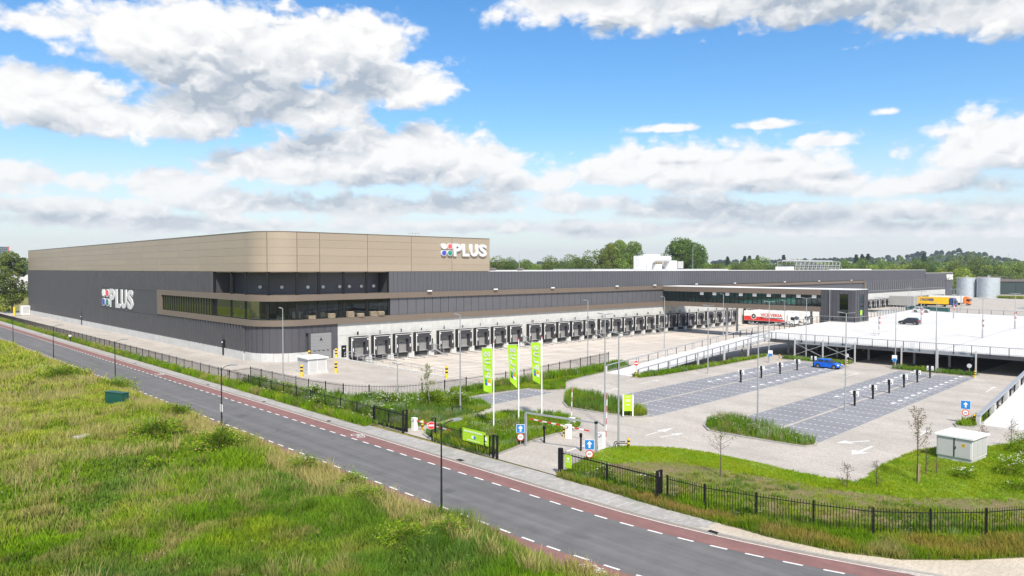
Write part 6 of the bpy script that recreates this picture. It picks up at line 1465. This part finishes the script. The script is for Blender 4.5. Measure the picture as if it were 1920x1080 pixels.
bed([(41.2, 54.6), (41.2, 46.9), (42.6, 46.9), (42.8, 54.6)], 'x', .12, 'verge_weeds', 'yellow flowering weeds behind the banner fence', 40, 6, .85, .035, 236, .6, (YG*1.5, 1.0, .45, .8))
def bedheads(poly, n, z0, cols, size, seed, label, cl=6):
    g = np.random.default_rng(seed); x, y = scatter(poly, n, seed); k = vn(x, y, 1.8, seed) > .5; x = x[k]; y = y[k]
    P = np.repeat(np.stack([x, y, z0*g.uniform(.7, 1.25, len(x))], 1), cl, 0); P += g.normal(0, .07, P.shape)*np.array([1, 1, .3])
    C = np.array(cols)[g.integers(0, len(cols), len(P))]; V, C4 = leaves(P, size, C, seed, .6); link('wild_flowers', raw_mesh('wild_flowers', V, None, 4, C4, M['leaves_b']), None, label, 'wild flowers', None, 'stuff')
bedheads(I_E, 3.0, .75, [WH*.9, WH*.8, YG*1.3], .06, 271, 'white and yellow flower heads in the bed between the entrance lanes')
bedheads([(42, 66), (45, 66), (54, 70), (54, 73), (48.6, 76), (45.5, 84), (45, 100), (42, 100)], 3.0, 1.35, [WH*.9, WH*.8], .09, 272, 'white umbels above the tall weeds by the curved yard fence')
bedheads([(41.4, 300), (40.3, 300), (40.1, 64.5), (41.4, 64.5)], 3.0, .95, [WH*.8, YG*1.2, ST1], .09, 273, 'pale flower heads in the weed strip along the left fence')
bedheads(I_B, 5.0, .95, [WH*.85, WH*.7], .06, 274, 'white flower heads over the kerbed island of the right lot')
bedheads(nf, 3.0, .75, [WH*.8, YG*1.4, WH*.6], .05, 275, 'small flowers between the bars of the curved black fence')
# lawn bank: short sunlit grass with dry bare patches lower down
x, y = scatter(I_G, 42, 240); inner = np.clip((x-44)/4, 0, 1)
BARE = [(42.1, 37.5), (45.8, 37.3), (50.2, 33), (51.6, 27), (52.6, 21.8), (55.5, 17.6), (60, 13.5), (60, 7), (53.0, 9.6), (50, 12.3), (47.5, 14.6), (45.1, 17.2), (43.9, 20.2), (42.9, 23.4), (42.3, 29)]
dry = inpoly(x+.9*(fb(x, y, 1.7, 311)-.5)*2, y+.9*(fb(x, y, 1.7, 312)-.5)*2, BARE)*np.clip((fb(x, y, 1.8, 300)-.26)*4.5, 0, 1)*1.15+np.clip((fb(x, y, 1.9, 303)-.55)*4, 0, 1)*.4
keep = rng.uniform(0, 1, len(x)) > np.clip(dry, 0, 1)*.90; x = x[keep]; y = y[keep]; dry = dry[keep]
C = lerp(np.tile(np.array([.20, .32, .014]), (len(x), 1)), np.array([.30, .36, .02]), (fb(x, y, 2, 301)-.3)*2); Ct = lerp(C, ST1*.85, np.clip(dry, 0, 1)*.8)
plant('lawn_grass', 'short bright lawn grass on the bank around the transformer cabinet', 'grass', np.stack([x, y, bank_z(x, y)-.01], 1), .10+.10*fb(x, y, 1.5, 302)+.25*np.clip(fb(x, y, 3, 305)-.55, 0, 1)*2, np.full(len(x), .03), C, Ct, 6, .5, .12, 241)
x, y = scatter([(42.2, 34), (44.5, 34), (49.5, 29), (50.5, 21), (55, 14), (58, 12.5), (52, 11), (48, 14.8), (45.4, 17.6), (43.2, 23), (42.2, 29)], 10, 242); k = fb(x, y, 2.2, 306) > .42; x = x[k]; y = y[k]
m = ground_mat('bare_patch', [(.20, .145, .085), (.17, .135, .07), (.12, .14, .03), (.24, .18, .11)], .7, 6); M['bare'] = m
poly_grid([(42.1, 37.5), (45.8, 37.3), (50.2, 33), (51.6, 27), (52.6, 21.8), (55.5, 17.6), (60, 13.5), (60, 7), (53.0, 9.6), (50, 12.3), (47.5, 14.6), (45.1, 17.2), (43.9, 20.2), (42.9, 23.4), (42.3, 29)], .5, lambda px, py: bank_z(px, py)+.012, 'bare', 'bare_soil')
plant('tall_grass', 'olive tufts on the bare soil bank above the black fence', 'grass', np.stack([x, y, bank_z(x, y)], 1), np.full(len(x), .28), np.full(len(x), .035), *shade_mix(x, y, .45, 9)[:2], 10, .5, .2, 243)
# cow parsley bushes right of the transformer cabinet and by the fences
wb = [(63.4, 17.2, .8, .8, 'cow parsley clump in front of the transformer cabinet'), (67.0, 15.0, 1.1, 1.2, 'white flowering bush at the right edge, lower left one'), (70.5, 14.6, 1.0, 1.2, 'white flowering bush at the right edge, middle one'), (75.8, 15.9, 1.2, 1.5, 'white flowering bush at the right edge, topmost one'), (62.8, 13.6, 1.0, .7, 'yellow green bush at the right edge above the fence'), (44.2, 82.4, .9, 1.5, 'cream flowering bush in front of the left fence by the pavement'), (47.3, 71.2, 1.4, 1.6, 'white flowering bush by the short silver pole'), (51.6, 68.6, 1.6, 1.6, 'dense green bush left of the flags'), (53.6, 66.0, 1.3, 1.5, 'green bush with white heads near the tall silver lamp'), (43.2, 35.8, .8, 1.0, 'white flowered weed clump behind the right gate'), (44.3, 32.4, .8, .8, 'white flowered weed clump behind the middle of the right gate'), (41.2, 76.2, .8, 1.2, 'cream flowering weed clump bulging onto the pavement')]
for i, (x, y, r, h_, lab) in enumerate(wb):
    bush(lab, x, y, .1 if x < 50 or y > 40 else float(bank_z(np.array([x]), np.array([y]))[0]), r, h_, [G1, G2, G3, YG*.7], int(2100*r*h_), .085 if y < 40 else .12, 140+i, (WH, int(26*r*h_) if 'dense green' not in lab and 'yellow green' not in lab else 2))

# ---- young trees
def young(label, x, y, z, h_, spread, n, leaf, cols, seed, trunk=.3, cat='young tree', key='bark', lean=0, narrow=False):
    t = thing('young_tree', label, cat, (x, y, z)); g = np.random.default_rng(seed); b = MB(); b.use(key)
    b.cyl((0, 0, -.1), (lean*h_, 0, h_*.95), .035+.006*h_, 6, .008); tips = []
    nb = 16 if h_ > 3 else 10
    for k in range(nb):
        z0 = h_*(trunk+(.92-trunk)*k/nb); a = g.uniform(0, 6.28); L_ = spread*(1-.65*k/nb)*g.uniform(.7, 1.2); up = L_*(1.6 if narrow else .7)
        p0 = Vector((lean*z0, 0, z0)); p1 = p0+Vector((math.cos(a)*L_*.6, math.sin(a)*L_*.6, up*.5)); p2 = p0+Vector((math.cos(a)*L_, math.sin(a)*L_, up)); b.cyl(p0, p1, .014, 4, .01); b.cyl(p1, p2, .01, 4, .004); tips += [(p0, p1), (p1, p2), (p1, p2)]
    b.build('trunk', t); P = []
    for k in range(n): a_, c_ = tips[g.integers(0, len(tips))]; f = g.uniform(0, 1); q = a_+(c_-a_)*f; P.append([q.x+g.normal(0, .10), q.y+g.normal(0, .10), q.z+g.normal(0, .12)])
    C = np.array(cols)[g.integers(0, len(cols), n)]*g.uniform(.7, 1.3, (n, 1)); V, C4 = leaves(np.array(P), leaf, C, seed); link('crown', raw_mesh('crown', V, None, 4, C4, M['leaves_b']), t); return t
OL = [np.array([.16, .15, .05]), np.array([.20, .14, .09]), np.array([.12, .15, .04])]; PG = [np.array([.30, .33, .13]), np.array([.36, .36, .20]), np.array([.24, .28, .08])]
bz = lambda x, y: float(bank_z(np.array([float(x)]), np.array([float(y)]))[0])
yt = young('slender young tree with two support stakes on the lawn', 59.6, 19.2, bz(59.6, 19.2), 5.7, .95, 800, .09, OL+[np.array([.25, .17, .12])], 401, .34, narrow=True)
for s in (-.12, .16): b = MB(); b.use('wood'); b.cyl((s, -.1, -.1), (s, -.1, 1.35), .04, 6); b.build('stake', yt)
young('thin birch sapling standing on the bank behind the black fence', 48.6, 29.1, bz(48.6, 29.1), 4.0, 1.3, 260, .085, [np.array([.13, .15, .05]), np.array([.18, .18, .08])], 402, .45)
young('pale leafy birch behind the left gate weeds', 51.1, 68.2, .05, 5.4, 1.15, 900, .12, PG, 403, .3, key='bark_pale', lean=-.12)
young('brownish shrub at the lawn edge by the lane', 53.6, 21.9, bz(53.6, 21.9), 2.0, .75, 300, .07, [np.array([.16, .10, .08]), np.array([.10, .10, .05])], 404, .1, 'shrub')
young('reddish sapling left of the staked tree', 56.1, 20.8, bz(56.1, 20.8), 2.1, .5, 220, .07, [np.array([.20, .12, .08]), np.array([.13, .12, .05])], 405, .1, 'shrub')
young('green sapling right of the staked tree', 62.1, 19.4, bz(62.1, 19.4), 2.2, .5, 220, .07, [np.array([.14, .16, .05]), np.array([.2, .2, .1])], 406, .1, 'shrub')
young('brown shrub behind the right side of the transformer cabinet', 74.9, 18.9, .2, 2.2, .6, 300, .08, [np.array([.20, .11, .08]), np.array([.25, .15, .10])], 407, .15, 'shrub')
young('pale twiggy shrub at the right picture edge behind the cabinet', 77.5, 17.3, .2, 2.4, .9, 320, .08, [np.array([.25, .24, .14]), np.array([.2, .18, .08])], 408, .1, 'shrub')
young('small red leaved sapling in front of the transformer cabinet', 63.2, 19.0, bz(63, 19), 1.3, .4, 160, .06, [np.array([.22, .13, .08])], 409, .1, 'shrub')

# ---- big trees: trunk, limbs and a crown of leaf clumps
def crown_mesh(name, r, h_, z0, n, leaf, cols, seed, lobes=14, lr=.42):
    g = np.random.default_rng(seed); L = []
    R0 = r*lr
    for k in range(lobes):
        a = g.uniform(0, 6.28); f = (k+.5)/lobes; prof = math.sin(math.pi*min(1, .16+.80*f))**.55; rr = (r-R0*.6)*prof*math.sqrt(g.uniform(.05, 1)); L.append((math.cos(a)*rr, math.sin(a)*rr, z0+R0*.6+(h_-z0-R0*1.3)*f, R0*g.uniform(.75, 1.15)))
    L = np.array(L); ci = g.integers(0, lobes, n); u = g.normal(size=(n, 3)); u /= np.linalg.norm(u, axis=1)[:, None]; rad = L[ci, 3]*g.uniform(.45, 1.08, n)**.5
    P = L[ci, :3]+u*rad[:, None]*np.array([1, 1, .85]); C = np.array(cols)[(ci+g.integers(0, 2, n)) % len(cols)]*g.uniform(.75, 1.25, (n, 1)); V, C4 = leaves(P, leaf, C, seed); return raw_mesh(name, V, None, 4, C4, M['leaves']), L
def tree_mesh(r, h_, z0, n, leaf, cols, seed, lobes=20, lr=.42):
    cm_, L = crown_mesh('crown', r, h_, z0, n, leaf, cols, seed, lobes, lr); b = MB(); b.use('bark'); tr = max(.25, h_*.018); b.cyl((0, 0, -.5), (0, 0, h_*.45), tr, 7, tr*.6)
    for k in range(0, lobes, 2): b.cyl((0, 0, h_*.25), tuple(L[k, :3]), tr*.45, 5, tr*.12)
    return cm_, b.mesh('trunk')
def tree(name, label, x, y, z, me, rz=0, s=1.0, group=None, cat='tree'):
    t = thing(name, label, cat, (x, y, z), rz, group); t.scale = (s, s, s); link('crown', me[0], t); link('trunk', me[1], t); return t
DG = [np.array([.10, .155, .032]), np.array([.13, .185, .036]), np.array([.08, .125, .03])]; LG = [np.array([.19, .25, .04]), np.array([.24, .29, .045]), np.array([.15, .21, .035])]; MG = [np.array([.12, .175, .042]), np.array([.15, .205, .045]), np.array([.09, .14, .038])]; DG = [c*1.2 for c in DG]; LG = [c*1.2 for c in LG]; MG = [c*1.25 for c in MG]
def at(px, D_, z=0):                                    # helper for laying out the tree line by bearing and distance
    a = YAW-math.atan((px-960)/1384); k = D_/math.cos(math.atan((px-960)/1384)); return (math.cos(a)*k, math.sin(a)*k, z)
TV = [tree_mesh(7, 17, 3, 5200, .55, DG, 501), tree_mesh(7.5, 18, 3, 5200, .55, MG, 502), tree_mesh(6.5, 16, 2.5, 5200, .55, LG, 503), tree_mesh(8, 19, 3, 5600, .6, MG+DG, 504), tree_mesh(6, 17, 3, 4600, .5, LG+MG, 505)]
tree('broad_tree', 'large dense green tree beside the far left corner of the warehouse', 51.0, 319, 0, tree_mesh(7.0, 22.5, 2, 14000, .5, MG+DG, 510, 34, .33), 0, 1.0)
for i, (px, r, h_) in enumerate(((1142, 4.6, 31), (1163, 4.6, 33), (1189, 5.0, 32))):
    x, y, _ = at(px, 455); tree('poplar', 'tall upright poplar on the skyline, '+('left', 'middle', 'right')[i]+' one of the group', x, y, 0, tree_mesh(r*1.45, h_+1, 8, 15000, .65, MG+LG[:1], 520+i, 40, .42), 0, 1.0, 'poplars behind the roof')
x, y, _ = at(1280, 450); tree('round_tree', 'huge round tree on the skyline behind the white roof plant', x, y, 0, tree_mesh(17, 34.5, 5, 34000, .75, MG+DG[:1], 530, 90, .26), 0, 1.0)
g = random.Random(5); px = 930; i = 0; last = ''
ordw = ['first', 'second', 'third', 'fourth', 'fifth', 'sixth', 'seventh', 'eighth', 'ninth', 'tenth', 'eleventh', 'twelfth', 'thirteenth', 'fourteenth', 'fifteenth', 'sixteenth', 'seventeenth', 'eighteenth', 'nineteenth', 'twentieth']
while px < 1925:
    d = g.uniform(455, 520); h_s = g.uniform(1.02, 1.28)*(1.25 if 1070 < px < 1200 else 1.0)*(.92 if px > 1600 else 1); x, y, _ = at(px, d); v = g.choice([0, 1, 2, 3, 4, 1, 3])
    near = 'between the champagne wall and the poplars' if px < 1120 else 'between poplars and round tree' if px < 1280 else 'right of the round tree up to the cooling frame' if px < 1520 else 'right of the cooling frame'
    if near != last: i = 0; last = near
    tree('woodland_tree', '%s tree %s, front row of woods' % (ordw[i], near), x, y, 0, TV[v], g.uniform(0, 6), h_s*d/470, 'front row of the woods'); px += g.uniform(17, 29); i += 1
for k, (px, s, v, d) in enumerate(((1802, 1.05, 2, 445), (1610, .95, 4, 420), (1700, .8, 2, 440), (1769, .85, 4, 430))): x, y, _ = at(px, d); tree('woodland_tree', 'rounded light green tree standing out before the woods, '+('near the silos', 'behind the rear roof', 'left of the grey end wall', 'above the far PLUS sign')[k], x, y, 0, TV[v], k, s)
# woods beyond as masses of foliage
def woods(name, label, px0, px1, d0, d1, n, hb, hv, leaf, cols, seed, z0=0, hill=None):
    g = np.random.default_rng(seed); nt_ = n//260; P = []; C = []
    for k in range(nt_):
        p = px0+(px1-px0)*g.uniform(0, 1); d = g.uniform(d0, d1); x, y, _ = at(p, d); h_ = hb*g.uniform(1-hv, 1+hv); r = h_*g.uniform(.3, .42); base = hill(x, y) if hill else z0; m_ = 260
        u = g.normal(size=(m_, 3)); u /= np.linalg.norm(u, axis=1)[:, None]; u[:, 2] = np.abs(u[:, 2])*1.0-.15; q = u*np.array([r, r, h_*.5])*g.uniform(.75, 1.05, (m_, 1)); q += np.array([x, y, base+h_*.5]); P.append(q); c = cols[g.integers(0, len(cols))]*g.uniform(.8, 1.2); C.append(np.tile(c, (m_, 1))*g.uniform(.8, 1.2, (m_, 1)))
    V, C4 = leaves(np.concatenate(P), leaf, np.concatenate(C), seed); link(name, raw_mesh(name, V, None, 4, C4, M['leaves_b']), None, label, 'woods', None, 'stuff')
woods('woods', 'band of mixed woods behind the warehouse roof', 860, 2100, 520, 700, 70000, 19, .2, 1.3, DG+MG+LG[:2], 601)
woods('woods', 'low shrubs and trees at the foot of the woods by the silos', 1780, 2100, 500, 560, 16000, 11, .25, 1.0, DG+MG, 602)
woods('woods', 'distant trees left of the warehouse', -300, 50, 560, 800, 16000, 13, .3, 1.4, DG+MG, 603)
def hill_z(x, y):
    r = math.hypot(x, y); a = math.degrees(YAW-math.atan2(y, x)); px = 960+1384*math.tan(math.radians(max(-75, min(75, a))))
    prof = [(-4000, 20), (900, 22), (1200, 24), (1500, 26), (1640, 32), (1740, 46), (1790, 50), (1830, 46), (1870, 32), (1910, 26), (1960, 28), (2300, 32), (6000, 20)]
    for (a0, z0), (a1, z1) in zip(prof[:-1], prof[1:]):
        if a0 <= px <= a1: h_ = z0+(z1-z0)*(px-a0)/(a1-a0); break
    else: h_ = 20
    return h_*max(0, min(1, (r-900)/1300))*1.05
b = MB(); b.use('hill'); NA, NR = 110, 14; vs = []
for j in range(NR+1):
    for i in range(NA+1): a = YAW+R(70)-R(140)*i/NA; r = 900+(3400-900)*j/NR; x = math.cos(a)*r; y = math.sin(a)*r; vs.append((x, y, hill_z(x, y)-.5+(3*vn(np.array([x]), np.array([y]), 90, 8)[0] if j else 0)))
b.poly(vs, [(j*(NA+1)+i, j*(NA+1)+i+1, (j+1)*(NA+1)+i+1, (j+1)*(NA+1)+i) for j in range(NR) for i in range(NA)]); b.build('hills', kind='structure')
woods('hill_woods', 'dark wooded hillside in the far distance', 880, 2000, 1900, 2350, 90000, 14, .3, 5.0, [np.array([.055, .095, .05]), np.array([.07, .115, .055]), np.array([.045, .08, .045])], 604, 0, hill_z)
woods('hill_woods', 'farther woods between the tree line and the hills', 860, 2100, 800, 1500, 60000, 17, .25, 3.0, DG+MG, 605, 0, hill_z)
# pines sticking out of the skyline
pm = MB(); pm.use('bark'); pm.cyl((0, 0, 0), (0, 0, 26), .5, 6, .2); gg = np.random.default_rng(9); PP = np.stack([gg.normal(0, 1.2, 700), gg.normal(0, 1.2, 700), 20+gg.uniform(0, 7.5, 700)], 1); PP[:, :2] *= (1.15-(PP[:, 2:3]-20)/9)
V, C4 = leaves(PP, 1.0, np.tile(np.array([.04, .07, .035]), (700, 1)), 9); pmesh = (raw_mesh('crown', V, None, 4, C4, M['leaves_b']), pm.mesh('trunk'))
for k, px in enumerate((1364, 1396, 1405, 1420, 1469, 1605, 1616, 1627, 1732)):
    x, y, _ = at(px, 700+9*k); tree('pine_tree', 'dark pine top rising above the woods, %s from the left' % (ords+['seventh', 'eighth', 'ninth'])[k], x, y, 0, pmesh, k, 1.0+.02*k, 'pines on the skyline')
# grassy tuft before the shed and yellow field at the left
x, y = scatter([(30, 330), (52, 330), (58, 420), (100, 520), (20, 520)], .5, 250); Cb, Ct, s = shade_mix(x, y, .3, 12)
plant('field_grass', 'yellow grass field beyond the far left end of the wall', 'grass', np.stack([x, y, np.zeros(len(x))], 1), np.full(len(x), 1.6), np.full(len(x), .5), Cb, lerp(Ct, YG*1.6, np.full(len(x), .5)), 4, .4, .8, 251)
x, y = scatter([(462, 104), (468, 96), (480, 100), (478, 112), (468, 112)], 6, 252); plant('tall_grass', 'patch of rough yellow grass beside the right silo', 'grass', np.stack([x, y, np.zeros(len(x))], 1), np.full(len(x), 1.3), np.full(len(x), .2), *shade_mix(x, y, .3, 14)[:2], 5, .4, .5, 253)

# ================================================================== HAZE
b = MB(); b.box(-700, -400, -3, 3700, 3400, 130); hz = b.mesh('haze'); mv = bpy.data.materials.new('haze'); mv.use_nodes = True; nt = mv.node_tree; nt.nodes.clear()
o_ = nt.nodes.new('ShaderNodeOutputMaterial'); pv = nt.nodes.new('ShaderNodeVolumePrincipled'); pv.inputs['Color'].default_value = (.80, .88, 1.0, 1); pv.inputs['Density'].default_value = 0.00011; pv.inputs['Anisotropy'].default_value = .2
nt.links.new(pv.outputs[0], o_.inputs['Volume']); hz.materials.append(mv)
HZ = True
if HZ: link('haze', hz, None, 'thin summer haze in the air over the site', 'haze', None, 'stuff')
